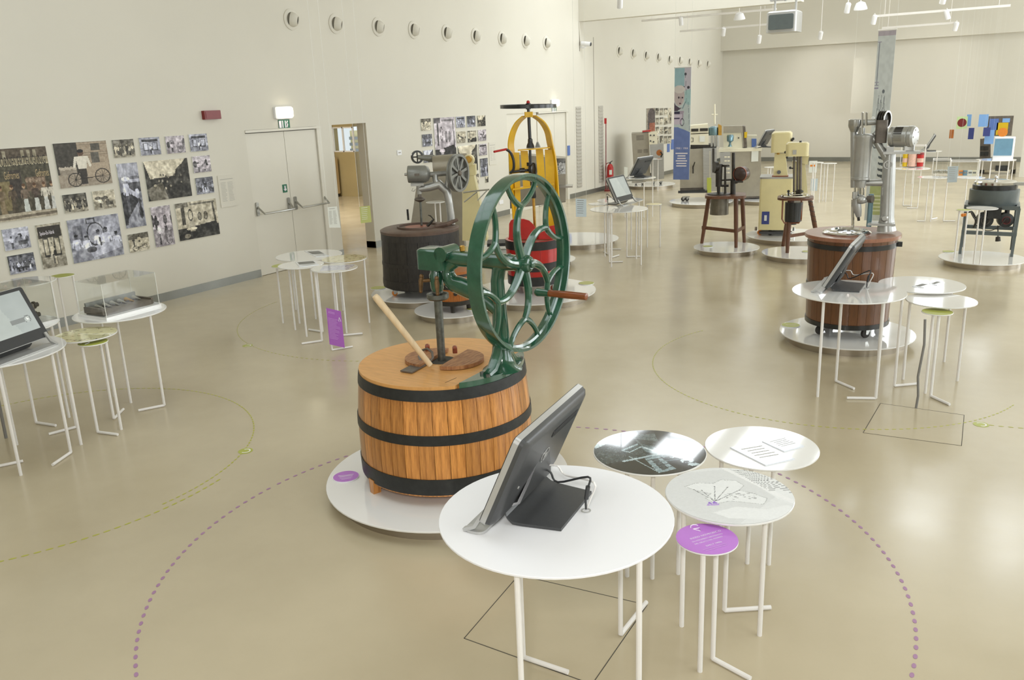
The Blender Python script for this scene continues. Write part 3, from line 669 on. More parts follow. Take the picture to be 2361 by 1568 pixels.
G2 = 'old photographs of the middle wall group'
L2 = [((155, 200), (355, 410), 'cart', SEP, 'small photograph of a white van, top left of the middle group'),
 ((175, 500), (378, 712), 'crowd', COOL, 'small photograph of a group, second of the left column in the middle group'),
 ((200, 805), (398, 1015), 'dark', COOL, 'small photograph of a dark figure above the grey machine, third of the left column'),
 ((395, 185), (842, 1010), 'machine', LIL, 'tall brown photograph of a long counter with machines in the middle group'),
 ((822, 160), (1000, 358), 'street', COOL, 'small bluish photograph right of the tall counter picture, top row'),
 ((1030, 148), (1200, 345), 'crowd', COOL, 'small photograph of a row of women, top row of the middle group'),
 ((1230, 138), (1390, 332), 'dark', SEP, 'small dark photograph at the top right corner of the middle group'),
 ((838, 445), (1018, 648), 'outdoor', SEP, 'small photograph of a man at a machine, second row of the middle group'),
 ((1045, 430), (1218, 630), 'machine', SEP, 'small sepia photograph in the centre of the second row, middle group'),
 ((1240, 412), (1405, 608), 'outdoor', LIL, 'small photograph of a dark dome at the right end of the second row'),
 ((860, 725), (1245, 1175), 'dark', SEP, 'wide photograph of dark figures behind the spoked pulley'),
 ((1258, 683), (1418, 882), 'street', LIL, 'small photograph of a tall interior at the right end of the third row'),
 ((1280, 960), (1440, 1280), 'crowd', COOL, 'upright photograph of two people in dark and white beside the text panel'),
 ((1195, 1250), (1265, 1445), 'cart', SEP, 'narrow photograph low in the middle group behind the cream machine'),
 ((1385, 1295), (1445, 1402), 'dark', SEP, 'tiny dark photograph at the lower right of the middle group')]
for i, (a, c, kd, tint, lb) in enumerate(L2): photo(z2(*a), z2(*c), bw(60+i, *((40, 70) if i in (3,) else (30, 30)), kd, tint), lb, G2)
text_sheet(z2(1450, 650), z2(1600, 1060), 'white text panel right of the middle photograph group', 10)
SZ3 = 160/1195
def z3(x, y): return (1440+x*SZ3, 230+y*SZ3)
G3 = 'photographs of the far wall group'
c = Cv(24, 60, (150, 140, 126)); c.ell(.6, .25, .42, .24, (82, 74, 74)); c.rect(.18, .25, 1, .95, (82, 74, 74)); c.rect(.35, .62, 1, 1, (150, 90, 70)); c.ell(.3, .96, .3, .06, (190, 90, 50)); c.noise(20, 3, 1)
photo(z3(370, 150), z3(515, 548), c, 'tall photograph of a dark arch with a red seat in the far group', G3)
ncol = ['first', 'second', 'third', 'fourth']; nrow = ['top', 'second', 'third', 'lowest']
for r_, (ya, yb) in enumerate(((145, 262), (305, 425), (470, 585), (625, 750))):
    for cc, (xa, xb) in enumerate(((525, 582), (597, 657), (670, 732), (742, 797))):
        if cc == 3 and r_ == 1: continue
        yb2 = 408 if (cc == 3 and r_ == 0) else yb
        photo(z3(xa, ya), z3(xb, yb2), bw(90+r_*4+cc, 14, 18 if yb2 == yb else 36, ['crowd', 'street', 'cart', 'outdoor'][(r_+cc) % 4], SEP), 'small photograph, %s row, %s column of the grid in the far group' % (nrow[r_], ncol[cc]), G3)
# blue boards on the wall beside the blue banner
for (a, c, lb) in (((1538, 332), (1543, 350), 'narrow blue card on the wall below the far photographs'), ((1547, 322), (1557, 343), 'blue card on the wall half behind the blue banner'), ((1308, 336), (1313, 358), 'small blue card beside the far exit doors')):
    p, q = on_wall(*a), on_wall(*c); k = MB(); k.box((XW+.008, (p.y+q.y)/2, (p.z+q.z)/2), (.016, max(.12, q.y-p.y), p.z-q.z)); k.build('info_card', 'blue', None, label=lb, cat='card')

# ceiling fittings --------------------------------------------------------------
def track(y, a, c, label):
    p, q = on_y(*a, y), on_y(*c, y); t = thing('light_track', ((p.x+q.x)/2, y, (p.z+q.z)/2), label, 'light track'); z = (p.z+q.z)/2
    k = MB(); k.box(((p.x+q.x)/2, y, z), (abs(q.x-p.x), .05, .05)); k.build('rail', 'white_rod', t)
    for f in (.08, .92): k = MB(); x = p.x+(q.x-p.x)*f; k.cyl((x, y, z), (x, y, ZC), .006, None, 6); k.build('suspension_wire', 'white_rod', t)
    return z
TR = [(22.4, (1480, 46), (1790, 23), 'suspended light track under the hanging beam'), (23.0, (1568, 72), (1800, 54), 'short suspended light track farther back below the beam'),
      (22.0, (2016, 38), (2330, 12), 'long suspended light track at the upper right'), (24.0, (2034, 65), (2205, 52), 'faint suspended light track behind the long one')]
TZ = [track(*a) for a in TR]
def spot(q, y, ln, label, d=(-.25, .45, -1), big=False, lit=True):
    zt_ = ({22.4: TZ[0], 23.0: TZ[1], 22.0: TZ[2], 24.0: TZ[3]}.get(float(y), ZC+.03)-.03) if ln == 1 else ZC
    p = on_y(*q, y); d = V(d).normalized(); r_ = .075 if big else .055; L_ = .2
    t = thing('spotlight', p, label, 'spotlight')
    if big:
        k = MB(); k.lathe([(.02, -.16), (.09, -.13), (.13, -.03), (.135, 0), (.12, 0)], p, d, 18); k.build('shade', 'white_matt', t); k = MB(); k.disc(p, .118, .02, 18, d); k.build('lamp_glass', 'spot_lit', t)
    else:
        k = MB(); k.lathe([(r_*.8, -L_), (r_, -L_+.02), (r_, 0), (r_*.85, 0), (r_*.8, -.03)], p, d, 16); k.build('housing', 'white_matt', t)
        if lit: k = MB(); k.disc(p-d*.008, r_*.72, .02, 14, d); k.build('lamp_glass', 'spot_lit', t)
    e = p-d*(L_*.7); k = MB(); k.tube([e, V((e.x, e.y, e.z+.08)), V((e.x, e.y, max(zt_, e.z+.1)))], .01, 6); k.build('stem', 'white_rod', t)
for a in [((1429, 18), 16.0, 0, 'white spotlight hanging before the beam near its left end'), ((1705, 45), 21, 0, 'bright wide lamp below the beam left of the projector', (0, .2, -1), True),
          ((1667, 82), 23, 1, 'small spotlight at the corner above the blue banner'), ((1749, 99), 23, 0, 'small spotlight below and left of the projector'), ((1890, 90), 24, 0, 'small spotlight right of the projector'),
          ((1952, 29), 20, 0, 'lit spotlight beside the bright wide lamp upper right'), ((1984, 22), 20, 0, 'bright wide lamp right of the projector', (0, .2, -1), True), ((2013, 55), 22, 1, 'spotlight at the left end of the long track'),
          ((2172, 8), 19, 0, 'spotlight at the top edge above the long track'), ((2186, 44), 22, 1, 'unlit white spotlight hanging from the long track', (.3, .3, -1), False, False), ((2201, 70), 24, 1, 'lit spotlight below the faint track'), ((1571, 58), 22.4, 1, 'unlit spotlight in shade under the beam', (0, .3, -1), False, False)]: spot(*a)
# projector
P0, P1 = on_y(1771, 28, 18.6), on_y(1838, 72, 18.6); cx, cz = (P0.x+P1.x)/2, (P0.z+P1.z)/2; wd, ht = P1.x-P0.x, P0.z-P1.z
t = thing('projector', (cx, 18.6, cz-ht/2), 'grey video projector hanging from the ceiling under the beam', 'projector')
k = MB(); k.rbox((cx, 18.75, cz), (wd, .55, ht), .05, top=.03); k.build('casing', 'silver_plastic', t)
k = MB(); k.rbox((cx, 18.46, cz-.01), (wd*.82, ht*.7, .02), .03, (1, 0, 0), (0, 0, 1)); k.build('front_panel', 'slate_grey', t)
for dx in (-.34, .36): k = MB(); k.cyl((cx+dx*wd, 18.75, cz+ht/2), (cx+dx*wd, 18.75, cz+ht/2+.22), .022, None, 8); k.build('hanger', 'silver_plastic', t)
k = MB(); k.box((cx, 18.75, cz+ht/2+.23), (wd, .1, .03)); k.build('mount_bar', 'silver_plastic', t)
k = MB(); k.cyl((cx, 18.75, cz+ht/2+.2), (cx, 18.75, ZC), .025, None, 8); k.build('drop_pole', 'silver_plastic', t)
# accent spots on the back wall
for (x, z, e) in ((-5.9, 2.2, 520), (-2.9, 2.5, 330)):
    l = bpy.data.lights.new('wall_washer', 'SPOT'); l.energy = e; l.spot_size = math.radians(34); l.spot_blend = .8; l.color = (1, .97, .93); l.shadow_soft_size = .1
    o = bpy.data.objects.new('wall_washer', l); COL.objects.link(o); o.location = (x, 23.5, 4.4); dd = V((x, YB, z))-o.location; o.rotation_euler = dd.to_track_quat('-Z', 'Y').to_euler()
# ================================================================== FLOOR MARKINGS
def hatch(cs, label):
    c = [at(*q) for q in cs]; cen = sum(c, V())/4; t = thing('floor_hatch', cen, label, 'floor hatch')
    k = MB()
    for i in range(4):
        a, b_ = c[i], c[(i+1) % 4]; d = (b_-a).normalized(); k.box((a+b_)/2+V((0, 0, .0004)), ((b_-a).length, .004, .0008), d, V((-d.y, d.x, 0)))
    k.build('joint', 'hole', t)
    k = MB(); k.poly([cen+(q-cen)*.985+V((0, 0, .0002)) for q in c], V((0, 0, .0004))); k.build('lid', 'floor_resin', t)
hatch([(1070, 1472), (1196, 1326), (1492, 1395), (1365, 1578)], 'square floor hatch outlined under the large white touchscreen table in front')
hatch([(1990, 998), (2030, 930), (2223, 957), (2217, 1028)], 'square floor hatch outlined in front of the tables at the wooden tub')
def dashed(name, c, r, a0, a1, step, wd, ln, mt, label):
    t = thing('floor_ring', (c[0], c[1], 0), label, 'floor marking', None); n = int(abs(a1-a0)*r/step); first = None
    for i in range(n+1):
        a = a0+(a1-a0)*i/n
        if first is None:
            k = MB(); k.lathe([(.5, 0), (.5, 1)], (0, 0, 0), (0, 0, 1), 10)
            me = mesh_of([(x*ln, y*wd, .0006+.0008*z) for x, y, z in k.v], k.f, 'dash', False); me.materials.append(MATS[mt]); o = bpy.data.objects.new('dash', me); first = o
        else: o = first.copy()
        COL.objects.link(o); o.parent = t; ORG[o.name] = ORG[t.name]
        o.location = (r*math.cos(a), r*math.sin(a), 0); o.rotation_euler = (0, 0, a+PI/2)
dashed('ring', (-2.077, 3.397), 1.90, -PI, PI*.985, .068, .019, .036, 'dot_violet', 'ring of purple dots on the floor around the foreground churn')
dashed('ring', (-5.917, 3.02), 1.498, -.05, 3.2, .05, .012, .034, 'dot_green', 'arc of green dashes on the floor around the left tables')
dashed('ring', (-6.116, 3.02), 1.76, -.62, .18, .06, .014, .042, 'dot_green', 'outer arc of green dashes at the left front edge of the floor')
dashed('ring', (-1.335, 7.462), 1.51, -3.6, -.3, .05, .012, .03, 'dot_green', 'arc of green dashes on the floor around the large wooden tub')
dashed('ring', (-.2, 8.3), 1.80, -1.5, -.9, .06, .014, .034, 'dot_green', 'short row of green dashes at the right edge of the floor')
dashed('ring', (-6.08, 7.63), 1.97, -3.0, -.9, .06, .010, .03, 'dot_green', 'faint arc of green dashes around the tables by the exit doors')
for q, lb in (((566, 1040), 'small green round floor sticker at the end of the left green arc'), ((2262, 979), 'small green round floor sticker before the right green dashes'), ((571, 797), 'small green round floor sticker in front of the tables by the exit doors')):
    p = at(*q); t = thing('floor_sticker', p, lb, 'sticker'); k = MB(); k.disc(p+V((0, 0, .0016)), .052, .0014, 24); k.build('disc', 'green_disc', t)
    k = MB(); k.ring(p+V((0, 0, .0016)), .036, .001, .008, (0, 0, 1), 20, 0, 4.2); k.build('arrow_mark', 'ink_white', t)

# ================================================================== ROUND TABLES
TABLES = []
def table(c, r, z, label, legs, mt='white_lacquer', cat='table', group=None, th=.010, rr=.011, z0=0.0):
    t = thing('round_table', (c[0], c[1], z0), label, cat, group); TABLES.append((label, c, r, z, []))
    k = MB(); k.disc((c[0], c[1], z), r, th, 64, ch=.002); k.build('tabletop', mt, t)
    for q in legs:
        if len(q) == 2 and not isinstance(q[0], str) and abs(q[0]) < 30:      # metres
            g = V((q[0], q[1], 0)); e = None
        elif q[0] == 'm': g, e = q[1], q[2]
        elif q[0] == 't':                       # measured at the upper end, just below the top
            g = at(q[1], q[2], z-th-.01); g.z = 0; e = None
        else:
            g = at(*q[:2]); e = at(*q[2:]) if len(q) == 4 else None
        d = math.hypot(g.x-c[0], g.y-c[1])
        if d > r-.012:
            s = (r-.03)/d; g2 = V((c[0]+(g.x-c[0])*s, c[1]+(g.y-c[1])*s, 0))
            if d > r+.06: print('LEG OUT', label[:30], q, round(d-r, 2))
            g = g2 if d < r+.12 else g
        TABLES[-1][4].append((g.x, g.y)); k = MB()
        if e is None: k.cyl((g.x, g.y, z0), (g.x, g.y, z-th), rr, None, 10)
        else: k.tube([V((e.x, e.y, rr)), V((g.x, g.y, rr))+(V((e.x, e.y, 0))-g)*.01, V((g.x, g.y, rr*1.2)), V((g.x, g.y, z-th))], rr, 10)
        k.build('leg', 'white_rod', t)
    return t
def table_group(specs, legs):
    """specs: (centre, radius, height, label[, options]); every measured leg goes under the lowest top that covers it"""
    got = [[] for _ in specs]
    def clear(i, x, y): return all(j == i or b[2] > specs[i][2]-.005 or math.hypot(x-b[0][0], y-b[0][1]) > b[1]+.012 for j, b in enumerate(specs))
    for q in legs:
        g = at(*q[:2]); ds = [math.hypot(g.x-b[0][0], g.y-b[0][1])-b[1] for b in specs]
        ins = [i for i, d in enumerate(ds) if d < -.012]
        i = min(ins, key=lambda i: specs[i][2]) if ins else min(range(len(specs)), key=lambda i: ds[i])
        if ds[i] > .35: continue
        e = at(*q[2:]) if len(q) == 4 else None
        if ds[i] > -.012:
            c, r = specs[i][:2]; k = (r-.03)/(ds[i]+r); g2 = V((c[0]+(g.x-c[0])*k, c[1]+(g.y-c[1])*k, 0))
            if not clear(i, g2.x, g2.y): continue
            if e is not None: e = e+g2-g
            g = g2
        got[i].append((g, e))
    out = []
    for i, b in enumerate(specs):
        a = 0
        while len(got[i]) < (2 if b[1] < .36 else 3) and a < 40:
            t = .7+a*2.4; a += 1; rr_ = b[1]*(.86 if a < 20 else .5); x, y = b[0][0]+rr_*math.cos(t), b[0][1]+rr_*math.sin(t)
            if clear(i, x, y) and all(math.hypot(x-p.x, y-p.y) > b[1]*.6 for p, _ in got[i]): got[i].append((V((x, y, 0)), None))
        out.append(table(b[0], b[1], b[2], b[3], [('m', g, e) for g, e in got[i]], **(b[4] if len(b) > 4 else {})))
    return out
def ring_legs(c, r, n=3, a=0.4): return [(c[0]+(r-.04)*math.cos(a+2*PI*i/n), c[1]+(r-.04)*math.sin(a+2*PI*i/n)) for i in range(n)]
# --- foreground group
A1 = (-1.434, 2.611); A2 = (-1.498, 3.743); A3 = (-1.038, 4.161); A4 = (-.996, 3.449); A5 = (-.969, 3.062)
table(A1, .458, .79, 'large white round table in front carrying the tilted black touchscreen', [('t', 1182, 1340), (1207, 1520, 1310, 1555), (1447, 1455, 1490, 1393), ('t', 1474, 1298)], 'white_matt')
c = Cv(220, 220, (24, 28, 28)); rs = random.Random(5)
c.poly([(0, .36), (.3, .3), (.62, .42), (.5, .62), (.25, .7), (0, .76)], (64, 74, 76)); c.poly([(.04, .34), (.22, .26), (.3, .31), (.1, .4)], (28, 32, 32)); c.poly([(0, .3), (.12, .2), (.16, .28), (.02, .4)], (205, 222, 226)); c.poly([(.24, .46), (.44, .3), (.52, .33), (.32, .52)], (170, 190, 196)); c.poly([(.27, .47), (.44, .33), (.48, .35), (.32, .5)], (70, 84, 88))
c.poly([(.4, .0), (.62, .0), (.62, .36), (.5, .42), (.42, .34)], (86, 98, 100)); c.ell(.53, .05, .09, .06, (30, 34, 36)); c.poly([(.42, .2), (.62, .3), (.62, .4), (.46, .34)], (52, 60, 62))
c.poly([(.44, .38), (.56, .42), (.68, .62), (.6, .66), (.46, .5)], (128, 146, 152)); c.line((.47, .42), (.68, .66), .025, (206, 222, 226)); c.poly([(.62, .4), (.9, .62), (.8, .72), (.62, .6)], (210, 224, 230)); c.poly([(.65, .5), (.72, .55), (.68, .66), (.6, .62)], (34, 40, 42))
c.poly([(.43, .66), (.56, .6), (.66, .9), (.5, .97)], (140, 160, 166)); c.poly([(.48, .68), (.54, .66), (.6, .88), (.54, .92)], (60, 70, 74))
for i in range(4): c.line((.45+.03*i, .70+.06*i), (.58+.02*i, .66+.06*i), .012, (30, 36, 38))
c.line((.3, .6), (.5, .95), .012, (150, 168, 172)); c.line((.24, .7), (.62, .56), .03, (172, 190, 196)); c.ell(.79, .74, .06, .045, (200, 214, 220)); c.ell(.83, .82, .05, .03, (190, 206, 212)); c.ell(.78, .76, .025, .02, (40, 46, 50)); c.line((.55, .74), (.74, .7), .012, (120, 138, 144)); c.noise(24, 4, 2).noise(22, 1.6, 3)
table(A2, .287, .60, 'white rimmed round table with a dark photographic print as its top', [(A2[0]+.1, A2[1]-.2), (A2[0]-.02, A2[1]-.24), (A2[0]+.2, A2[1]-.1)])
t = round_picture(c, 'photographic_top', (A2[0], A2[1], .6012), .283, YAW, 74, 190, 'print_gloss', bpy.data.objects['round_table.001'])
table(A3, .291, .55, 'white glossy round table carrying two slanted pale leaflets', [(A3[0]+.12, A3[1]-.22), (A3[0]-.15, A3[1]-.2), (A3[0]+.02, A3[1]-.26)])
def leaflet(qs, z, label, th=.006, print_=None, mt='paper_gloss', ink='ink_light', n=5):
    c = [at(x, y, z+th) for x, y in qs]; t = thing('leaflet', sum((V((p.x, p.y, z)) for p in c), V())/4, label, 'leaflet')
    k = MB(); k.poly([V((p.x, p.y, z)) for p in c], (0, 0, th)); k.build('sheet', mt, t)
    k = MB(); ux = (c[1]-c[0]); uy = (c[3]-c[0])
    if print_ == 'pic':
        k.poly([c[0]+ux*.1+uy*.12, c[0]+ux*.9+uy*.12, c[0]+ux*.9+uy*.6, c[0]+ux*.1+uy*.6], (0, 0, .0006)); k.build('picture', 'ink_grey', t); k = MB()
        bars(k, c[0]+ux*.5+uy*.7+V((0, 0, .0006)), ux.normalized(), -uy.normalized(), ux.length*.7, 3, uy.length*.08, uy.length*.02); k.build('text_lines', ink, t)
    else:
        bars(k, c[0]+ux*.5+uy*.2+V((0, 0, .0006)), ux.normalized(), -uy.normalized(), ux.length*.7, n, uy.length*.6/n, uy.length*.03); k.build('text_lines', ink, t)
leaflet([(1683, 1031), (1754, 1019), (1832, 1057), (1765, 1072)], .55, 'larger pale leaflet lying on the white table behind the map table')
leaflet([(1757, 1017), (1810, 1004), (1854, 1028), (1808, 1040)], .55, 'smaller pale leaflet lying behind the larger one on the white table')
# map table
c = Cv(220, 220, (222, 223, 222)); land = [(.18, .34), (.28, .28), (.42, .3), (.5, .24), (.62, .26), (.66, .36), (.6, .44), (.68, .5), (.78, .6), (.72, .7), (.6, .66), (.48, .62), (.36, .66), (.3, .56), (.36, .48), (.26, .42)]
c.poly([(0, .1), (1, .0), (1, .42), (.45, 1), (0, 1)], (214, 215, 214)); c.poly(land, (229, 230, 229)); c.poly([(.3, .8), (.5, .72), (.72, .78), (.9, .72), (.95, .85), (.7, .95), (.4, .9)], (229, 230, 229)); c.poly([(.62, 0), (1, 0), (1, .75), (.86, .62)], (228, 229, 228))
for i in range(len(land)): c.line(land[i], land[(i+1) % len(land)], .006, (180, 182, 180))
c.poly([(.55, 0), (.6, 0), (1, .7), (1, .8)], (233, 233, 232))
for q in ((.24, .4), (.3, .42), (.42, .36), (.52, .38), (.6, .44)): c.line((.36, .62), q, .005, (120, 122, 122)); c.ell(*q, .006, .006, (60, 60, 60))
rs = random.Random(4)
for i in range(40): x, y = rs.uniform(.45, .7), rs.uniform(.48, .6); c.rect(x, y, x+.018, y+.008, (160, 160, 160))
for i in range(17):
    y = .10+.026*i; x = .66+.012*i
    if i != 7: c.rect(x, y, x+rs.uniform(.19, .24), y+.009, (165, 166, 165))
c.rect(.655, .07, .80, .079, (110, 112, 112)); c.rect(.74, .278, .9, .287, (110, 112, 112)); c.poly([(.29, .66), (.31, .62), (.33, .65), (.35, .61), (.37, .64), (.39, .66)], (150, 110, 200)); c.rect(.28, .67, .38, .68, (170, 120, 210)); c.noise(3, 3, 1)
tm = table(A4, .285, .60, 'round table with a grey map and text print, right of the touchscreen table', [(1547, 1453), (1751, 1465), (1670, 1412, 1777, 1405)])
round_picture(c, 'map_print', (A4[0], A4[1], .6012), .282, YAW+.0, 74, 190, 'print_matt', tm)
tv = table(A5, .127, .575, 'small round purple table with white lettering in the foreground', [('t', 1618, 1287), (1643, 1523, 1730, 1570)], 'white_matt', th=.008)
k = MB(); k.disc((A5[0], A5[1], .5762), .1265, .0014, 56); k.build('purple_top', 'violet', tv)
k = MB(); L = Plane((A5[0], A5[1], 0)); ex = (at(1662, 1236, .577)-at(1602, 1253, .577)).normalized(); ey = V((-ex.y, ex.x, 0)); cz = .5770
mid = at(1630, 1246, cz)
put_text(k, 'INIZIO NOVECENTO', .0165, at(1627, 1233, cz), ex, ey); put_text(k, 'GLI STRUMENTI ARTIGIANALI', .0115, at(1631, 1240, cz), ex, ey); put_text(k, 'DEL GELATO NEL MONDO', .0115, at(1634, 1246, cz), ex, ey)
put_text(k, 'EARLY 1900s', .014, at(1646, 1254, cz), ex, ey); o = k.build('lettering', 'ink_white', tv); o['kind'] = 'stuff'
k = MB(); bars(k, at(1648, 1261, cz), ex, ey, .12, 2, .011, .003, .15); k.build('text_lines', 'ink_violet', tv)
k = MB(); a = at(1595, 1215, cz)
k.tube([at(1592, 1217, cz), at(1593, 1212, cz), at(1598, 1210, cz), at(1605, 1210, cz), at(1609, 1212, cz)], .0022, 6); k.tube([at(1598, 1220, cz), at(1613, 1217, cz), at(1615, 1224.5, cz), at(1598, 1220, cz)], .002, 6); o = k.build('emblem', 'ink_white', tv); o['kind'] = 'stuff'
# --- group at the large wooden tub
B1 = (-1.114, 6.99); B2 = (-.66, 7.78); B3 = (-.468, 7.317); B4 = (-.468, 7.038)
t = table_group([(B1, .43, .79, 'large white round table carrying a touchscreen in front of the wooden tub'), (B2, .34, .72, 'pale round table with two leaflets behind the right touchscreen table'),
    (B3, .259, .70, 'white glossy round table at the right of the wooden tub group'), (B4, .112, .67, 'small round green topped table in front of the wooden tub group', dict(th=.008))],
    [(1865, 925), (1927, 881, 1969, 899), (2031, 927, 1964, 926), (2072, 893, 2125, 888), (2133, 907), (2152, 929, 2197, 950)])[3]
k = MB(); k.disc((B4[0], B4[1], .6712), .108, .0012, 40); k.build('green_top', 'green_disc', t)
leaflet([(2103, 660), (2125, 653), (2150, 656), (2130, 663)], .72, 'pale leaflet on the far right table beside the wooden tub', .004, 'pic')
leaflet([(2143, 654), (2160, 648), (2178, 651), (2160, 657)], .72, 'grey leaflet at the back of the far right table beside the wooden tub', .004, 'pic')
k = MB(); g = at(2112, 941); k.tube([V((g.x, g.y+.02, .69)), V((g.x+.012, g.y+.01, .5)), V((g.x-.008, g.y, .25)), V((g.x+.006, g.y, .1)), V((g.x, g.y, .0))], .009, 8)
k.build('floor_cable', 'cable_grey', None, label='grey cable running from the right tables down to the floor hatch', cat='cable')
# --- left group
C1 = (-6.073, 2.957); C2 = (-6.074, 3.62); C3 = (-6.308, 4.09); C5 = (-5.911, 3.571); C4 = (-6.72, 3.42)
C7 = at(55, 650, .75); C7 = (C7.x, C7.y); C6 = at(150, 636, .72); C6 = (C6.x-.05, C6.y)
tC = table_group([(C1, .439, .79, 'large white round table at the left edge carrying a lit touchscreen'), (C2, .228, .75, 'round cream table with a green leaf pattern between the left tables'),
    (C3, .36, .80, 'white round table carrying the glass case with the small spoons'), (C4, .34, .80, 'white round table behind the left touchscreen carrying a second glass case'), (C5, .107, .72, 'small round green table below the leaf patterned table', dict(th=.008))],
    [(84, 977, 129, 984), (177, 987, 113, 1004), (164, 1046, 122, 1075), (51, 1119), (39, 1026), (226, 999, 272, 1005), (222, 1019), (263, 968, 285, 946), (302, 929), (384, 938, 324, 950), (-40, 1086, 54, 1066)])
table_group([(C6, .12, .72, 'small green table behind the glass cases at the left wall', dict(th=.008)), (C7, .30, .75, 'white round table farthest at the left wall behind the cases')], [])
t = tC[1]
c = Cv(120, 120, (226, 222, 176)); rs = random.Random(8)
for i in range(62):
    x, y = rs.random(), rs.random(); q = (rs.randint(84, 130), rs.randint(86, 120), rs.randint(52, 90)); c.poly([(x, y), (x+.05, y-.012), (x+.085, y+.01), (x+.04, y+.018)], q)
c.noise(8, 3, 2); round_picture(c, 'pattern_print', (C2[0], C2[1], .7512), .225, YAW, 40, 100, 'print_gloss', t)
t = tC[4]
k = MB(); k.disc((C5[0], C5[1], .7212), .104, .0012, 40); k.build('green_top', 'green_disc', t)
k = MB(); k.tube([at(186, 792, .722), at(192, 788, .722), at(200, 789, .722)], .003, 6); k.tube([at(196, 794, .722), at(206, 790, .722)], .003, 6); o = k.build('emblem', 'ink_white', t); o['kind'] = 'stuff'
t = [o for o in bpy.data.objects if o.get('label', '').startswith('small green table behind the glass')][0]
k = MB(); k.disc((C6[0], C6[1], .7212), .117, .0012, 40); k.build('green_top', 'green_disc', t)
k = MB(); g = at(14, 1010); k.tube([V((g.x, g.y, .82)), V((g.x+.01, g.y, .4)), V((g.x, g.y, 0))], .012, 8); k.build('floor_cable', 'cable_grey', None, label='grey cable hanging below the left touchscreen table', cat='cable')
# glass cases
def case(base, w_, d_, h_, z, rot, label, bh=.02):
    t = thing('display_case', (base[0], base[1], z), label, 'display case'); ux = V((math.cos(rot), math.sin(rot), 0)); uy = V((-math.sin(rot), math.cos(rot), 0)); c = V((base[0], base[1], z))
    k = MB(); k.box(c+V((0, 0, bh/2)), (w_+.02, d_+.02, bh), ux, uy); k.build('base', 'white_lacquer', t)
    tt = .005
    for nm, off, sz, a in (('pane', -uy*(d_/2), (w_, tt, h_), 0), ('pane', uy*(d_/2), (w_, tt, h_), 0), ('pane', -ux*(w_/2), (tt, d_, h_), 0), ('pane', ux*(w_/2), (tt, d_, h_), 0)):
        k = MB(); k.box(c+off+V((0, 0, bh+h_/2)), sz, ux, uy); k.build(nm, 'acrylic', t)
    k = MB(); k.box(c+V((0, 0, bh+h_)), (w_, d_, tt), ux, uy); k.build('lid_pane', 'acrylic', t)
    k = MB(); e = .0035
    for sx in (-1, 1):
        for sy in (-1, 1): q = c+ux*(sx*w_/2)+uy*(sy*d_/2); k.box(q+V((0, 0, bh+h_/2)), (e, e, h_), ux, uy)
    o = k.build('edge', 'acrylic_edge', t); o['kind'] = 'stuff'
    return t, c+V((0, 0, bh)), ux, uy
rotc = math.atan2(at(370, 705, .82).y-at(246, 738, .82).y, at(370, 705, .82).x-at(246, 738, .82).x)
t, cc, ux, uy = case((C3[0]-.005, C3[1]+.01), .50, .34, .27, .80, rotc, 'clear display case over the grey spoon mould on the left table')
# mould with six little spoons
mc = cc+V((-.0, .0, 0)); tr = thing('cone_mould', mc, 'grey metal mould with a row of little cone spoons inside the clear case', 'mould'); Lm, Dm = .455, .235
k = MB(); k.box(mc+V((0, 0, .02)), (Lm, Dm, .04), ux, uy); k.build('tray', 'worn_grey', tr)
k = MB(); k.box(mc+uy*(Dm/2-.01)+V((0, 0, .055)), (Lm+.01, .02, .07), ux, uy); k.build('back_plate', 'grey_paint', tr)
k = MB(); k.box(mc-ux*(Lm/2)+V((0, 0, .035)), (.03, Dm, .05), ux, uy); k.box(mc+ux*(Lm/2)+V((0, 0, .03)), (.02, Dm, .05), ux, uy); k.build('end_plate', 'worn_grey', tr)
for i in range(6):
    q = mc+ux*(-Lm*.38+i*Lm*.152)+uy*(.055)+V((0, 0, .055))
    k = MB(); k.lathe([(.019, 0), (.016, .02), (.004, .10)], q, -uy+V((0, 0, -.08)), 12); cone = k.build('cone', 'steel' if i != 4 else 'brass', tr)
    k = MB(); k.sph(q+uy*.008, .012, 8, 6); k.build('knob', 'orange' if i == 4 else 'chrome', cone)
    k = MB(); k.lathe([(.021, 0), (.005, .085)], q-uy*.075+V((0, 0, -.03)), uy*-1+V((0, 0, -.1)), 10); k.build('groove', 'dark_iron', tr)
k = MB(); k.cyl(mc-ux*(Lm/2)+V((0, 0, .05)), mc+ux*(Lm/2)+V((0, 0, .05)), .004, None, 6); k.build('bar', 'dark_iron', tr)
t, cc, ux, uy = case((C4[0]+.04, C4[1]+.02), .46, .36, .30, .80, rotc, 'clear display case half hidden behind the left touchscreen')
tr = thing('cast_mould', cc-ux*.02-uy*.05, 'dark cast metal mould with lugs inside the hidden display case', 'mould')
k = MB(); p0 = cc-ux*.02-uy*.05; k.box(p0+V((0, 0, .07)), (.26, .10, .14), ux, uy); k.build('body', 'worn_grey', tr)
for z in (.12, .04):
    k = MB(); k.cyl(p0+ux*.12+V((0, 0, z)), p0+ux*.19+V((0, 0, z)), .018, None, 10); k.cyl(p0+ux*.15+V((0, 0, z)), p0+ux*.165+V((0, 0, z)), .03, None, 10); k.build('lug', 'dark_iron', tr)
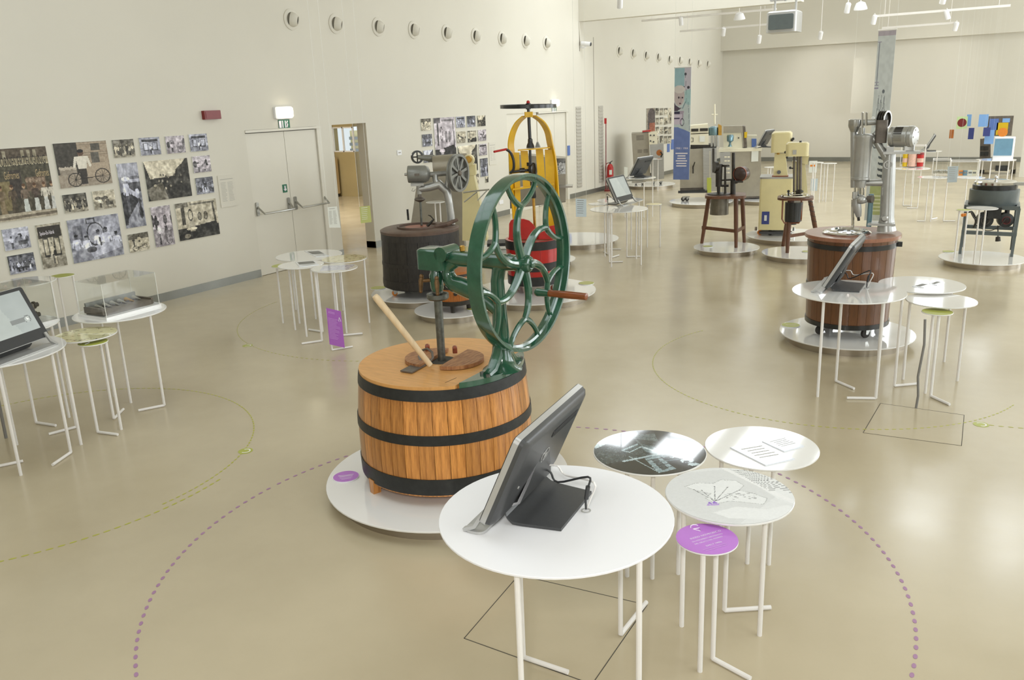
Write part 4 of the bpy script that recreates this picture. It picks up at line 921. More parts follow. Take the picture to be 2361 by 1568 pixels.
# --- group by the exit doors
DD = [((-7.142, 7.138), .385, .70, 'largest white round table by the exit doors, farthest of its group'), ((-6.359, 6.882), .248, .75, 'round cream table with a brown pattern by the exit doors'),
      ((-6.58, 6.441), .243, .75, 'white round table with a picture leaflet by the exit doors'), ((-6.05, 6.386), .241, .76, 'round table with a blue print nearest in the group by the exit doors'), ((-7.02, 6.60), .128, .68, 'small green round table at the left of the group by the exit doors', dict(th=.008))]
tD = table_group(DD, [(681, 761), (705, 784), (736, 789, 689, 796), (744, 767, 712, 762), (799, 768), (784, 776, 836, 771)])
for i, (c_, r_, z_, lb) in enumerate(DD[:4]):
    t = tD[i]
    if i == 1:
        c = Cv(100, 100, (228, 222, 184)); rs = random.Random(3)
        for j in range(46): x, y = rs.random(), rs.random(); c.ell(x, y, .035, .02, rs.choice([(120, 110, 70), (150, 140, 96), (110, 92, 60), (206, 190, 130)]))
        round_picture(c.noise(8, 3, 2), 'pattern_print', (*c_, z_+.0012), r_-.003, YAW, 36, 90, 'print_gloss', t)
    if i == 3:
        c = Cv(100, 100, (222, 222, 216)); rs = random.Random(4); c.poly([(.2, .25), (.9, .2), (.85, .8), (.25, .85)], (196, 200, 220))
        for j in range(60): x, y = rs.uniform(.2, .85), rs.uniform(.25, .8); c.rect(x, y, x+.06, y+.014, (146, 150, 190))
        round_picture(c.noise(8, 3, 2), 'blue_print', (*c_, z_+.0012), r_-.003, YAW, 36, 90, 'print_gloss', t)
leaflet([(702, 579), (735, 577), (758, 589), (728, 592)], .70, 'picture leaflet on the largest white table by the exit doors', .004, 'pic')
leaflet([(680, 604), (725, 600), (735, 610), (690, 615)], .75, 'picture leaflet on the white table nearest the exit doors', .004, 'pic')
c_ = DD[4][0]; t = tD[4]; k = MB(); k.disc((*c_, .6812), .125, .0012, 36); k.build('green_top', 'green_disc', t)
# purple information panel on its own slim stand
L = Plane(at(766, 809)); qs = [L(752, 710, -.02), L(786, 718, -.02), L(795, 802, -.02), L(760, 794, -.02)]
t = thing('information_board', (qs[2]+qs[3])/2, 'purple lettered panel on a slim stand before the tables by the exit doors', 'info panel')
k = MB(); k.poly(qs, L.n*.006); k.build('panel', 'violet_deep', t)
k = MB(); g = at(766, 809); e = at(813, 801); k.tube([V((e.x, e.y, .01)), V((g.x, g.y, .01)), V((g.x, g.y, .012)), L(753, 712, .0)], .009, 8); k.build('stand_rod', 'white_rod', t)
k = MB(); ux = (qs[1]-qs[0]); uy = (qs[3]-qs[0]); e1 = ux.normalized(); e2 = -uy.normalized(); o_ = -L.n*.0015
bars(k, qs[0]+ux*.42+uy*.09+o_, e1, e2, ux.length*.62, 2, uy.length*.03, uy.length*.012, .3, -1, 2); bars(k, qs[0]+ux*.46+uy*.27+o_, e1, e2, ux.length*.78, 15, uy.length*.039, uy.length*.011, .5, -1, 3); k.build('text_lines', 'ink_violet', t)
k = MB(); s = qs[0]+ux*.84+uy*.18+o_; k.tube([s, s+ux*.1+uy*.1, s-ux*.06+uy*.11, s], .002, 6); k.build('emblem', 'ink_white', t)
# hanging sheets on transparent boards
def board(px0, px1, top, qs, dep, label, mt='paper', ink='ink_light', lines=10, cols=1):
    base = CAMP+(ray((qs[0][0]+qs[2][0])/2, (qs[0][1]+qs[2][1])/2)); base = CAMP+(base-CAMP)*(dep/((base-CAMP).to_2d().length)); L = Plane((base.x, base.y, 0)); z = base.z
    p = [L(*q) for q in qs]; t = thing('hanging_sheet', (p[2]+p[3])/2, label, 'sheet')
    k = MB(); k.poly(p, L.n*.003); k.build('sheet', mt, t)
    k = MB(); ux = p[1]-p[0]; uy = p[3]-p[0]; o_ = -L.n*.0012
    for cc in range(cols):
        f = .5 if cols == 1 else .28+.44*cc
        bars(k, p[0]+ux*f+uy*.22+o_, ux.normalized(), -uy.normalized(), ux.length*(.74 if cols == 1 else .36), lines, uy.length*.68/lines, uy.length*.022, .3, -1, 5+cc)
    bars(k, p[0]+ux*.45+uy*.1+o_, ux.normalized(), -uy.normalized(), ux.length*.6, 1, .1, uy.length*.03, 0, -1, 3); k.build('text_lines', ink, t)
    for q in (p[0], p[1]): k = MB(); k.cyl(q, V((q.x, q.y, ZC)), .0011, None, 5); k.build('nylon_line', 'acrylic_edge', t)
board(0, 0, 0, [(755, 478), (777, 476), (785, 525), (759, 525)], 8.4, 'white printed sheet hanging in front of the passage', lines=11, cols=2)
board(0, 0, 0, [(829, 477), (853, 474), (857, 512), (832, 515)], 8.4, 'olive green printed sheet hanging in front of the passage', 'paper_green', 'paper', 6)
board(0, 0, 0, [(1327, 458), (1352, 459), (1352, 500), (1328, 500)], 9.6, 'white printed sheet hanging right of the yellow press', 'paper_blue', 'ink_grey', 6)
board(0, 0, 0, [(2185, 384), (2210, 383), (2206, 420), (2184, 421)], 13.4, 'bluish white printed sheet hanging before the far right cases', 'paper_blue', 'ink_light', 6)
# --- group in the middle with two touchscreens
E1 = (-5.028, 11.305)
def disc_at(px0, px1, y, z): a, b_ = at(px0, y, z), at(px1, y, z); return ((a.x+b_.x)/2, (a.y+b_.y)/2), (b_-a).length/2
E = [(E1, .42, .79, 'large white table with a lit touchscreen in the middle of the hall')]
for a_, z_, lb in (((1378, 1482, 461), .76, 'white round table right behind the middle touchscreen table'), ((1357, 1405, 469.5), .80, 'small white table at the left rear of the middle touchscreen table'), ((1489, 1526, 470.5), .70, 'small cream green table at the right rear of the middle touchscreen table')):
    c_, r_ = disc_at(*a_, z_); E.append((c_, r_, z_, lb))
tE = table_group(E, [(1405, 606, 1436, 605), (1448, 592, 1479, 591), (1478, 611), (1467, 597), (1405, 619), (1398, 592), (1411, 595, 1427, 590), (1400, 576, 1432, 576), (1434, 586, 1424, 580), (1465, 578)])
k = MB(); k.disc((*E[3][0], .7012), E[3][1]-.004, .0012, 30); k.build('cream_top', 'cream', tE[3])
c_, r_ = disc_at(1436, 1511, 409, .80); E2 = c_; c2_, r2_ = disc_at(1447, 1500, 417, .72)
table_group([(c_, r_, .80, 'white table with a dark backed touchscreen farther up the middle of the hall'), ((c2_[0], c2_[1]-.25), r2_, .72, 'white table just before the farther touchscreen table')], [(1462, 455), (1473, 458), (1480, 460), (1488, 466, 1498, 465)])
c_, r_ = disc_at(1485, 1526, 366, .82); table(c_, r_, .82, 'small white table before the grey slot-vented cabinet', [(c_[0], c_[1]), (c_[0]+.1, c_[1]+.1)])
# sheet on a stand by the middle tables
p = at(1443, 470); L = Plane(p); t = thing('sheet_stand', p, 'slim stand with a white upright sheet before the farther touchscreen', 'stand')
k = MB(); k.cyl(p, L(1443, 400), .007, None, 6); k.build('post', 'white_rod', t); k = MB(); k.poly([L(1439, 385, -.01), L(1447, 386, -.01), L(1447, 414, -.01), L(1439, 414, -.01)], L.n*.004); k.build('printed_sheet', 'paper', t)

# ================================================================== TOUCHSCREEN COMPUTERS
def touchscreen(pos, face, z, label, lit=True, tilt=.62, W_=.56, H_=.36, cable=True, emblem=True):
    """all-in-one: face = direction the screen looks (unit, horizontal); leans back on an easel foot"""
    f = V(face).normalized(); r = V((-f.y, f.x, 0)); r = -r if True else r     # r: right when looking at the back
    nrm = (f*math.cos(tilt)+V((0, 0, math.sin(tilt)))).normalized(); up = (V((0, 0, 1))*math.cos(tilt)-f*math.sin(tilt)).normalized()
    t = thing('touchscreen_computer', (pos[0], pos[1], z), label, 'computer'); b0 = V((pos[0], pos[1], z))     # centre of the front lower edge
    c = b0+up*(H_/2+.05)+V((0, 0, .012))
    k = MB(); k.rbox(c-nrm*.002, (W_-.006, H_-.006, .005), .02, r, up); k.build('bezel', 'dark_plastic', t)
    k = MB(); k.rbox(c-nrm*.014, (W_, H_, .022), .022, r, up); k.build('silver_edge', 'silver_plastic', t)
    cv = Cv(60, 36, (178, 185, 183)); cv.poly([(.5, 0), (1, 0), (1, 1), (.7, 1)], (168, 175, 175)); cv.noise(4, 6, 3)
    if lit == 'play': cv.rect(.60, .64, .88, .76, (128, 132, 132)); cv.ell(.88, .70, .055, .09, (118, 122, 122)); cv.ell(.88, .70, .045, .075, (180, 186, 184)); cv.poly([(.86, .65), (.86, .75), (.91, .7)], (240, 240, 240))
    sw, sh = W_*.87, H_*.74; rr = -r
    picture(cv, 'screen', c-rr*(sw/2)+up*(sh/2+.026)+nrm*.0016, rr*sw, -up*sh, 'print_screen', t)
    # back shell, domed
    k = MB(); n = 5; lv = [(.0, 1.0), (.016, .985), (.028, .93), (.034, .82)]
    vs = []; 
    for d, s in lv:
        for q in range(4):
            sx, sy = ((1, 1), (-1, 1), (-1, -1), (1, -1))[q]
            for i in range(n):
                a = q*PI/2+i/(n-1)*PI/2; vs.append(c-nrm*(.024+d)+r*((sx*(W_/2-.03)+.03*math.cos(a))*s)+up*((sy*(H_/2-.03)+.03*math.sin(a))*s))
    N = 4*n; fs = [tuple(range(N*3, N*4))]
    for j in range(3): fs += [(j*N+i, j*N+(i+1) % N, (j+1)*N+(i+1) % N, (j+1)*N+i) for i in range(N)]
    k.add(vs, fs); k.build('back_shell', 'black_plastic', t)
    bk = c-nrm*.059
    k = MB(); k.rbox(bk+up*H_*.29+r*W_*.17, (W_*.40, H_*.085, .004), .008, r, up); vent = k.build('vent', 'dark_plastic', t)
    for i in range(5): k = MB(); k.box(bk+up*(H_*.262+i*.006)+r*W_*.17-nrm*.003, (W_*.37, .002, .002), r, up, nrm); k.build('vent_slot', 'black_plastic', vent)
    if emblem:
        k = MB(); e0 = bk-nrm*.001+up*H_*.02; k.ring(e0, .034, .002, .003, nrm, 24)
        hp = [[(-.012, .026), (-.004, -.012)], [(-.008, .006), (.0, .008), (-.004, -.012)], [(.006, .008), (-.002, -.026)], [(.006, .008), (.016, .006), (.012, -.010), (.004, -.010)]]
        for pl in hp: k.tube([e0+r*(-x)*-1+up*y for x, y in pl], .0022, 5)
        o = k.build('emblem', 'silver_plastic', t); o['kind'] = 'stuff'
    k = MB(); k.cyl(bk+r*(-W_*.32)-up*H_*.12, bk+r*(-W_*.32)-up*H_*.12-nrm*.004, .006, None, 10); k.build('lock_slot', 'silver_plastic', t)
    # easel foot: hinged plate from mid back down to the table, turned up front lip
    ft = b0-f*.29
    pth = [c-nrm*.052-up*H_*.02, c-nrm*.066-up*H_*.2, c-nrm*.074-up*H_*.36, b0-f*.062+V((0, 0, .07)), b0-f*.075+V((0, 0, .03)), b0-f*.10+V((0, 0, .011)), b0-f*.14+V((0, 0, .007)), ft+V((0, 0, .006))]
    hw = [.10, .17, .24, .29, .30, .30, .29, .26]; k = MB(); nn = [nrm*.006, nrm*.006, nrm*.006, nrm*.005+V((0, 0, .003)), (nrm+V((0, 0, 1)))*.004, V((0, 0, .006)), V((0, 0, .006)), V((0, 0, .006))]
    k.sweep(pth, lambda i: [pth[i]-r*(W_*hw[i])-nn[i], pth[i]+r*(W_*hw[i])-nn[i], pth[i]+r*(W_*hw[i])+nn[i], pth[i]-r*(W_*hw[i])+nn[i]]); k.build('foot_plate', 'black_plastic', t)
    for s in (-1, 1):
        k = MB(); q = b0+r*(s*(W_/2-.03))+f*.02; k.strip([q+up*.10-f*.012, q+up*.03, V((q.x, q.y, z+.006))+f*.035], r*.022, .014); k.build('foot', 'silver_plastic', t)
    k = MB(); k.rbox(b0+f*.012+V((0, 0, .006)), (W_*.95, .085, .010), .03, r, f); k.build('front_lip', 'silver_plastic', t)
    if cable:
        s = c-nrm*.06-up*H_*.27+r*W_*.14; e = b0-f*.32+r*W_*.03; e.z = z+.008
        k = MB(); k.tube(smooth([s, s-f*.03-V((0, 0, .012)), s-f*.06-V((0, 0, .05)), e-f*.01+V((0, 0, .14)), e-f*.012+V((0, 0, .10)), e+V((0, 0, .05)), e]), .0045, 7); k.build('power_cable', 'black_plastic', t)
        q = s+r*.015+up*.01; k = MB(); k.tube(smooth([q, q-f*.05+V((0, 0, .005)), q-f*.085-V((0, 0, .03)), e-f*.035+V((0, 0, .12)), e-f*.02+V((0, 0, .05)), e+r*.008]), .004, 7); k.build('white_cable', 'white_rod', t)
        k = MB(); k.cyl(e-f*.002+V((0, 0, .045)), e-f*.01+V((0, 0, .10)), .009, None, 10); k.build('ferrite', 'black_plastic', t)
        k = MB(); k.ring(V((e.x, e.y, z+.0015)), .02, .003, .006, (0, 0, 1), 20); k.build('grommet', 'silver_plastic', t)
    return t
f = V((-1, -.10, 0)).normalized()
touchscreen((-1.655, 2.635), f, .79, 'black touchscreen computer seen from behind on the large front table', True, .42, .645, .40)
touchscreen((-1.32, 7.11), V((-1, -.015, 0)), .79, 'black touchscreen computer on the table before the wooden tub', True, .50, .60, .40, emblem=False)
touchscreen((-5.81, 2.985), V((.954, .299, 0)), .79, 'lit touchscreen computer facing the viewer at the left edge', 'play', .42, .60, .40, False)
touchscreen((-5.12, 11.83), V((1, -.04, 0)), .79, 'lit touchscreen computer on the large white table in the middle of the hall', True, .45, .56, .40, emblem=False)
touchscreen((E2[0]-.12, E2[1]+.1), V((-1, .12, 0)), .80, 'dark backed touchscreen computer farther up the middle of the hall', True, .5, .62, .40, False, emblem=False)

# ================================================================== PLATFORMS
def platform(c, r, label, z=.09, sticker=None, stlabel=None, stmat='green_disc', sr=.10):
    t = thing('platform', (c[0], c[1], 0), label, 'platform', None)
    k = MB(); k.disc((c[0], c[1], z), r, .012, 80, ch=.002); k.build('top', 'white_lacquer', t)
    k = MB(); k.lathe([(r-.07, 0), (r-.07, z-.012)], (c[0], c[1], 0), (0, 0, 1), 64); k.build('drum', 'steel_drum', t)
    if sticker:
        p = at(*sticker, z) if len(sticker) == 2 else V((*sticker[:2], z)); s = thing('name_disc', p, stlabel, 'label')
        k = MB(); k.disc(p+V((0, 0, .008)), sr, .008, 40); k.build('board', 'white_matt', s); k = MB(); k.disc(p+V((0, 0, .0092)), sr*.97, .0012, 40); top = k.build('print', stmat, s)
        k = MB(); L = Plane(p); q = p+V((0, 0, .0096)); bars(k, q+L.n*sr*.15, L.u, L.n, sr*1.2, 2, sr*.2, sr*.07, .2); bars(k, q-L.n*sr*.3, L.u, L.n, sr*1.0, 2, sr*.2, sr*.04, .3); k.build('text_lines', 'ink_white' if stmat != 'green_disc' else 'cream', s)
    return t
P1c = (-2.95, 3.965)
platform(P1c, .765, 'round white platform under the foreground wooden churn', .09, (798, 1101), 'purple round name disc at the left of the churn platform', 'violet', .083)

# ================================================================== HAND CHURN (foreground)
ct = V((-2.985, 4.02, 0)); ZT, ZB, RT, RB = .82, .155, .508, .538
T = thing('hand_churn', (ct.x, ct.y, .09), 'wooden barrel churn with green iron flywheel on the front platform', 'churn')
def Rb(z): s = (z-ZB)/(ZT-ZB); return RB+(RT-RB)*s+.018*math.sin(PI*min(1, max(0, s)))
NS = 38; st0 = None
for i in range(NS):
    if st0 is None:
        k = MB(); a = PI/NS-.0026; zs = [ZB+(ZT-.03-ZB)*j/5 for j in range(6)]; vs = []; fs = []
        for z in zs:
            for rr, aa in ((Rb(z), -a), (Rb(z)+.0015, 0), (Rb(z), a), (Rb(z)-.035, a), (Rb(z)-.035, -a)): vs.append((ct.x+rr*math.cos(aa), ct.y+rr*math.sin(aa), z))
        for j in range(5): fs += [(j*5+q, j*5+(q+1) % 5, (j+1)*5+(q+1) % 5, (j+1)*5+q) for q in range(5)]
        fs += [(4, 3, 2, 1, 0), (25, 26, 27, 28, 29)]; k.add(vs, fs); st0 = k.build('stave', 'oak_stave', T)
    else: again(st0, T, rot=2*PI*i/NS)
for z0, z1 in ((.735, .80), (.475, .535), (.165, .265)):
    k = MB(); n = 4; k.lathe([(Rb(z0)-.003, z0), (Rb(z0)+.006, z0), (Rb((z0+z1)/2)+.0065, (z0+z1)/2), (Rb(z1)+.006, z1), (Rb(z1)-.003, z1)], (ct.x, ct.y, 0), (0, 0, 1), 72, closed=True); k.build('hoop', 'black_iron', T)
k = MB(); k.disc((ct.x, ct.y, ZB+.03), Rb(ZB)-.03, .03, 40); k.build('bottom', 'oak_stave', T)
LF = Plane(ct)
for px, py in ((862, 1136), (1120, 1160), (960, 1050), (1180, 1080)):
    g = at(px, py, .09); d = V((g.x-ct.x, g.y-ct.y, 0)); d = d.normalized()*min(d.length, .50); g = V((ct.x+d.x, ct.y+d.y, .09)); u = d.normalized(); s = V((-u.y, u.x, 0))
    k = MB(); k.poly([g-s*.022, g+s*.022, g+s*.03+V((0, 0, .09)), g-s*.03+V((0, 0, .09))], u*.05); k.build('foot', 'oak_stave', T)
# lid: pale wooden disc cut off at the iron base, with a plank joint
fb = at(1146, 858, ZT); dB = (V((fb.x, fb.y, 0))-ct).length; nA = (LF.u*.80-LF.n*.60).normalized(); sA = V((-nA.y, nA.x, 0)); fb = ct+nA*dB
def lidpts(d_, r_): a = math.acos(d_/r_); base = math.atan2(nA.y, nA.x); return [V((ct.x+r_*math.cos(base+a+(2*PI-2*a)*i/60), ct.y+r_*math.sin(base+a+(2*PI-2*a)*i/60), ZT-.028)) for i in range(61)]
k = MB(); k.poly(lidpts(dB-.09, RT+.004), (0, 0, .028)); k.build('lid', 'lid_wood', T)
k = MB(); k.disc((ct.x, ct.y, ZT-.012), RT-.012, .02, 60); k.build('lid_board', 'oak_stave', T)
k = MB(); a, b_ = at(1095, 881, ZT), at(1018, 893, ZT); k.box(((at(1018, 886, ZT)+at(1060, 868, ZT))/2)+V((0, 0, .0004)), (.10, .003, .0008), (at(1060, 868, ZT)-at(1018, 886, ZT)).normalized(), V((0, 0, 1)).cross((at(1060, 868, ZT)-at(1018, 886, ZT)).normalized())); k.build('joint', 'dark_iron', T)
k = MB(); k.disc((ct.x, ct.y, ZT+.001), .085, .002, 32); k.build('opening', 'hole', T)
# half round covers
def half(c, r, a0, label_):
    k = MB(); pts = [V((c.x+r*math.cos(a0+PI*i/24), c.y+r*math.sin(a0+PI*i/24), ZT+.004)) for i in range(25)]; pts = [p for p in pts]
    k.poly(pts, (0, 0, .022)); o = k.build('half_cover', 'cover_wood', T); return o
uu = LF.u; vv = LF.n
c1 = at(975, 822, ZT+.02); c2 = at(1046, 830, ZT+.02)
dcut = (at(1066, 790, ZT)-at(985, 838, ZT)).normalized(); acut = math.atan2(dcut.y, dcut.x)
cm = at(1022, 824, ZT+.02)
for s, nm in ((0, 'l'), (1, 'r')):
    off = V((-dcut.y, dcut.x, 0))*(.055 if s == 0 else -.075)
    h_ = half(V((cm.x, cm.y, 0))+off+dcut*(-.01 if s == 0 else .0), .185, acut+(0 if s == 0 else PI), '')
    q = at(*((986, 806) if s == 0 else (1049, 810)), ZT+.03)
    k = MB(); k.rbox(V((q.x, q.y, ZT+.045)), (.03, .05, .045), .01, LF.u, LF.n, top=.012); k.build('wooden_knob', 'red_wood', h_)
# iron base flange, column
k = MB(); base_a = math.atan2(nA.y, nA.x); pts = []
aa = math.acos(min(.99, (dB-.075)/RT)); pts = [V((ct.x+(RT+.004)*math.cos(base_a-aa+2*aa*i/20), ct.y+(RT+.004)*math.sin(base_a-aa+2*aa*i/20), ZT-.02)) for i in range(21)]
k.poly(pts, (0, 0, .034)); k.build('base_flange', 'green_enamel', T)
fb = V((fb.x, fb.y, 0)); top = 1.44
hubpx = (1212, 603)
k = MB(); path = [fb+V((0, 0, ZT+.005)), fb+V((0, 0, ZT+.03)), fb+V((0, 0, ZT+.09)), fb+V((0, 0, ZT+.18)), fb-nA*.005+V((0, 0, 1.2)), fb-nA*.01+V((0, 0, 1.36)), fb+nA*.005+V((0, 0, 1.43)), fb+nA*.04+V((0, 0, 1.47)), fb+nA*.09+V((0, 0, 1.49))]
rad = [.12, .085, .062, .052, .043, .04, .042, .042, .036]; k.tube(path, rad, 14); col = k.build('column', 'green_enamel', T)
for s in (-1, 1):
    k = MB(); k.tube([fb+sA*(s*.17)+V((0, 0, ZT+.012)), fb+sA*(s*.11)+V((0, 0, ZT+.03)), fb+sA*(s*.05)+V((0, 0, ZT+.10)), fb+V((0, 0, ZT+.2))], [.028, .034, .036, .03], 10); k.build('brace_foot', 'green_enamel', col)
for s, t_ in ((-1, .1), (1, .1), (-1, -.0), (1, .0)):
    k = MB(); q = fb+sA*(s*(.16+t_*.3))-nA*(.04-t_*.6)+V((0, 0, ZT+.014)); k.cyl(q, q+V((0, 0, .014)), .013, None, 6); k.build('bolt', 'galvanised', T)
# axle, gear head over the middle of the tub
ZH = 1.47
hub = fb+nA*.165+V((0, 0, ZH))
def lerp(a, b, t): return a+(b-a)*t
head = V((ct.x, ct.y, ZH)); 
k = MB(); k.tube([hub+nA*.03, fb+nA*.05+V((0, 0, ZH)), fb-nA*.1+V((0, 0, ZH)), head+nA*.16, head+nA*.10], [.04, .05, .046, .048, .04], 14); k.build('axle_sleeve', 'green_enamel', T)
k = MB(); k.tube(smooth([fb+V((0, 0, 1.17)), fb-nA*.10+V((0, 0, 1.25)), head+nA*.20+V((0, 0, -.17)), head+nA*.11+V((0, 0, -.14)), head+nA*.09+V((0, 0, -.06)), head+nA*.17+V((0, 0, -.005))], 3), [.04+.016*math.sin(PI*min(1, i/11)) for i in range(16)], 12); k.build('bracket_arm', 'green_enamel', T)
k = MB(); k.rbox(head+V((0, 0, -.006)), (.19, .15, .125), .03, nA, sA, top=.012); gh = k.build('gear_housing', 'green_enamel', T)
k = MB(); k.cyl(head+nA*.09+sA*.075+V((0, 0, .03)), head+nA*.09-sA*.075+V((0, 0, .03)), .045, None, 18); k.build('gear_cover', 'green_enamel', gh)
k = MB(); q = head+nA*.20+V((0, 0, .045)); k.lathe([(.012, 0), (.016, .005), (.016, .03), (.01, .036)], q, (0, 0, 1), 12); k.build('oil_cup', 'brass', T)
k = MB(); k.tube([head+V((0, 0, -.04)), head+V((0, 0, -.09)), head+V((0, 0, -.11)), head+V((0, 0, -.19)), head+V((0, 0, -.22))], [.036, .036, .045, .04, .03], 12); k.build('spindle_head', 'green_enamel', T)
for d in (-LF.u, LF.n*-1):
    q = head+V((0, 0, -.14))+d*.04
    k = MB(); k.tube([q, q+d*.05], .011, 8); k.tube([q+d*.05+V((0, 0, .02)), q+d*.055, q+d*.06+V((0, 0, -.06))], [.012, .016, .01], 8); k.sph(q+d*.05+V((0, 0, .028)), .014, 8, 6); k.sph(q+d*.06+V((0, 0, -.065)), .012, 8, 6); k.build('wing_screw', 'rusty_brass', T)
bz = ZT-.08; sh = V((head.x, head.y, 0))
k = MB(); k.lathe([(.024, bz), (.026, ZT+.42), (.034, ZT+.43), (.034, ZT+.46), (.024, ZT+.47)], sh, (0, 0, 1), 16); k.build('shaft', 'galvanised', T)
k = MB(); k.lathe([(.026, ZT+.385), (.06, ZT+.39), (.068, ZT+.40), (.068, ZT+.425), (.058, ZT+.425), (.05, ZT+.405), (.026, ZT+.405)], sh, (0, 0, 1), 24); k.build('drip_collar', 'galvanised', T)
# flywheel
RW = .498; ux, uy = sA, V((0, 0, 1))
def wp(r, a): return hub+ux*(r*math.cos(a))+uy*(r*math.sin(a))
k = MB(); k.lathe([(RW, -.042), (RW+.004, 0), (RW, .042), (RW-.016, .042), (RW-.022, .014), (RW-.036, .009), (RW-.036, -.009), (RW-.022, -.014), (RW-.016, -.042)], hub, nA, 96, closed=True); fw = k.build('flywheel', 'green_enamel', T)
k = MB(); k.lathe([(.045, -.05), (.05, -.03), (.05, .03), (.042, .05), (.03, .055), (.028, .06)], hub, nA, 20); k.build('hub', 'green_enamel', fw)
k = MB(); k.lathe([(.022, .055), (.022, .07), (.014, .074)], hub, nA, 12); k.build('axle_end', 'green_enamel', fw)
NSP = 6; a_off = math.radians(90)
def spoke(k_, a):
    p = []; r_ = []; rf = RW*.65
    for j in range(11):      # stem, bowed one way
        s = j/10; p.append(wp(.035+(rf-.035)*s, a+.40*(1-s**2.0))); r_.append(.027-.009*s)
    k_.tube(p, r_, 10)
    for d in (-.36, .30):
        q = []
        for j in range(11):
            s = j/10; q.append(wp(rf+(RW*.965-rf)*(s**1.4), a+d*(1-(1-s)**2.0)))
        k_.tube(q, [.018-.003*j/10 for j in range(11)], 9)
for i in range(NSP):
    k = MB(); spoke(k, a_off+i*2*PI/NSP); k.build('spoke', 'green_enamel', fw)
# crank handle on a spoke
LW = Plane(hub); hp_ = None; best = 9
for i in range(720):
    for rr in (.22, .25, .28, .31): 
        q = wp(rr, i*PI/360); 
        d = q-CAMP; x = d.dot(_r2)/d.dot(_fw)*FPX+1180.5; y = d.dot(_d2)/d.dot(_fw)*FPX+784
        e = math.hypot(x-1268, y-681)
        if hp_ is None or e < best: hp_, best = q, e
k = MB(); k.cyl(hp_-nA*.035, hp_+nA*.04, .026, .022, 14); k.sph(hp_-nA*.035, .026, 12, 8); k.build('crank_boss', 'green_enamel', fw)
k = MB(); k.lathe([(.02, .035), (.021, .055), (.019, .06), (.0215, .10), (.0225, .18), (.021, .275), (.0215, .285), (.012, .29)], hp_, nA, 16); k.build('crank_handle', 'handle_wood', fw)
# long ice scraper leaning over the lid
tA = Plane(at(985, 842, ZT)); hb = at(992, 842, ZT+.03); ht = tA(864, 682, -.16)
t = thing('ice_spatula', hb, 'long pale wooden handled spatula resting on the churn lid', 'spatula')
k = MB(); k.tube([hb, lerp(hb, ht, .5), lerp(hb, ht, .97), ht], [.017, .019, .021, .017], 12); k.build('handle', 'pale_wood', t)
e0, e1 = at(941, 856, ZT+.008), at(985, 818, ZT+.05)
k = MB(); k.poly([at(x, y, ZT+.004) for x, y in ((923, 857), (950, 861), (984, 842), (990, 836), (968, 834), (950, 843))], (0, 0, .008)); k.build('blade', 'worn_grey', t)
k = MB(); k.tube([at(972, 838, ZT+.01), at(966, 822, ZT+.04), at(972, 808, ZT+.07), at(985, 804, ZT+.085), at(996, 812, ZT+.07), at(998, 826, ZT+.04), at(988, 838, ZT+.012)], .008, 8); k.build('ferrule_ring', 'worn_grey', t)

# ================================================================== generic pieces
def caster(base, label_parent, h=.085, r=.036, ang=0.0, mt='rubber'):
    d = V((math.cos(ang), math.sin(ang), 0)); s = V((-d.y, d.x, 0))
    k = MB(); k.box(base+V((0, 0, h-.006)), (.08, .07, .012), d, s)
    for q in (-1, 1): k.poly([base+s*(q*.022)+d*.03+V((0, 0, h-.01)), base+s*(q*.022)-d*.03+V((0, 0, h-.01)), base+s*(q*.022)-d*.03+V((0, 0, r-.01)), base+s*(q*.022)-d*.005+V((0, 0, r-.012))], s*.004)
    o = k.build('caster', 'steel', label_parent)
    c = base-d*.018+V((0, 0, r)); k = MB(); k.lathe([(r-.006, -.015), (r, -.012), (r, .012), (r-.006, .015)], c, s, 20); k.build('wheel', mt, o); return o
def tub(T, c, prof, n, mat_, hoops, hoop_mat='black_iron', thick=.03, hw=.005):
    """barrel of separate staves; prof(z) gives radius"""
    z0, z1, R = prof; st = None; a = PI/n-.003
    for i in range(n):
        if st is None:
            k = MB(); vs = []; fs = []; zs = [z0+(z1-z0)*j/4 for j in range(5)]
            for z in zs:
                for rr, q in ((R(z), -a), (R(z)*1.002, 0), (R(z), a), (R(z)-thick, a), (R(z)-thick, -a)): vs.append((c.x+rr*math.cos(q), c.y+rr*math.sin(q), z))
            for j in range(4): fs += [(j*5+q, j*5+(q+1) % 5, (j+1)*5+(q+1) % 5, (j+1)*5+q) for q in range(5)]
            fs += [(4, 3, 2, 1, 0), (20, 21, 22, 23, 24)]; k.add(vs, fs); st = k.build('stave', mat_, T)
            dl = V((c.x, c.y, 0))-V((ORG[T.name].x, ORG[T.name].y, 0))
        else:
            o = again(st, T, rot=2*PI*i/n)
            if dl.length > 1e-4: o.location = dl-Matrix.Rotation(2*PI*i/n, 3, 'Z') @ dl
    for h0, h1 in hoops:
        k = MB(); k.lathe([(R(h0)-.004, h0), (R(h0)+hw, h0), (R(h1)+hw, h1), (R(h1)-.004, h1)], (c.x, c.y, 0), (0, 0, 1), 56, closed=True); k.build('hoop', hoop_mat, T)
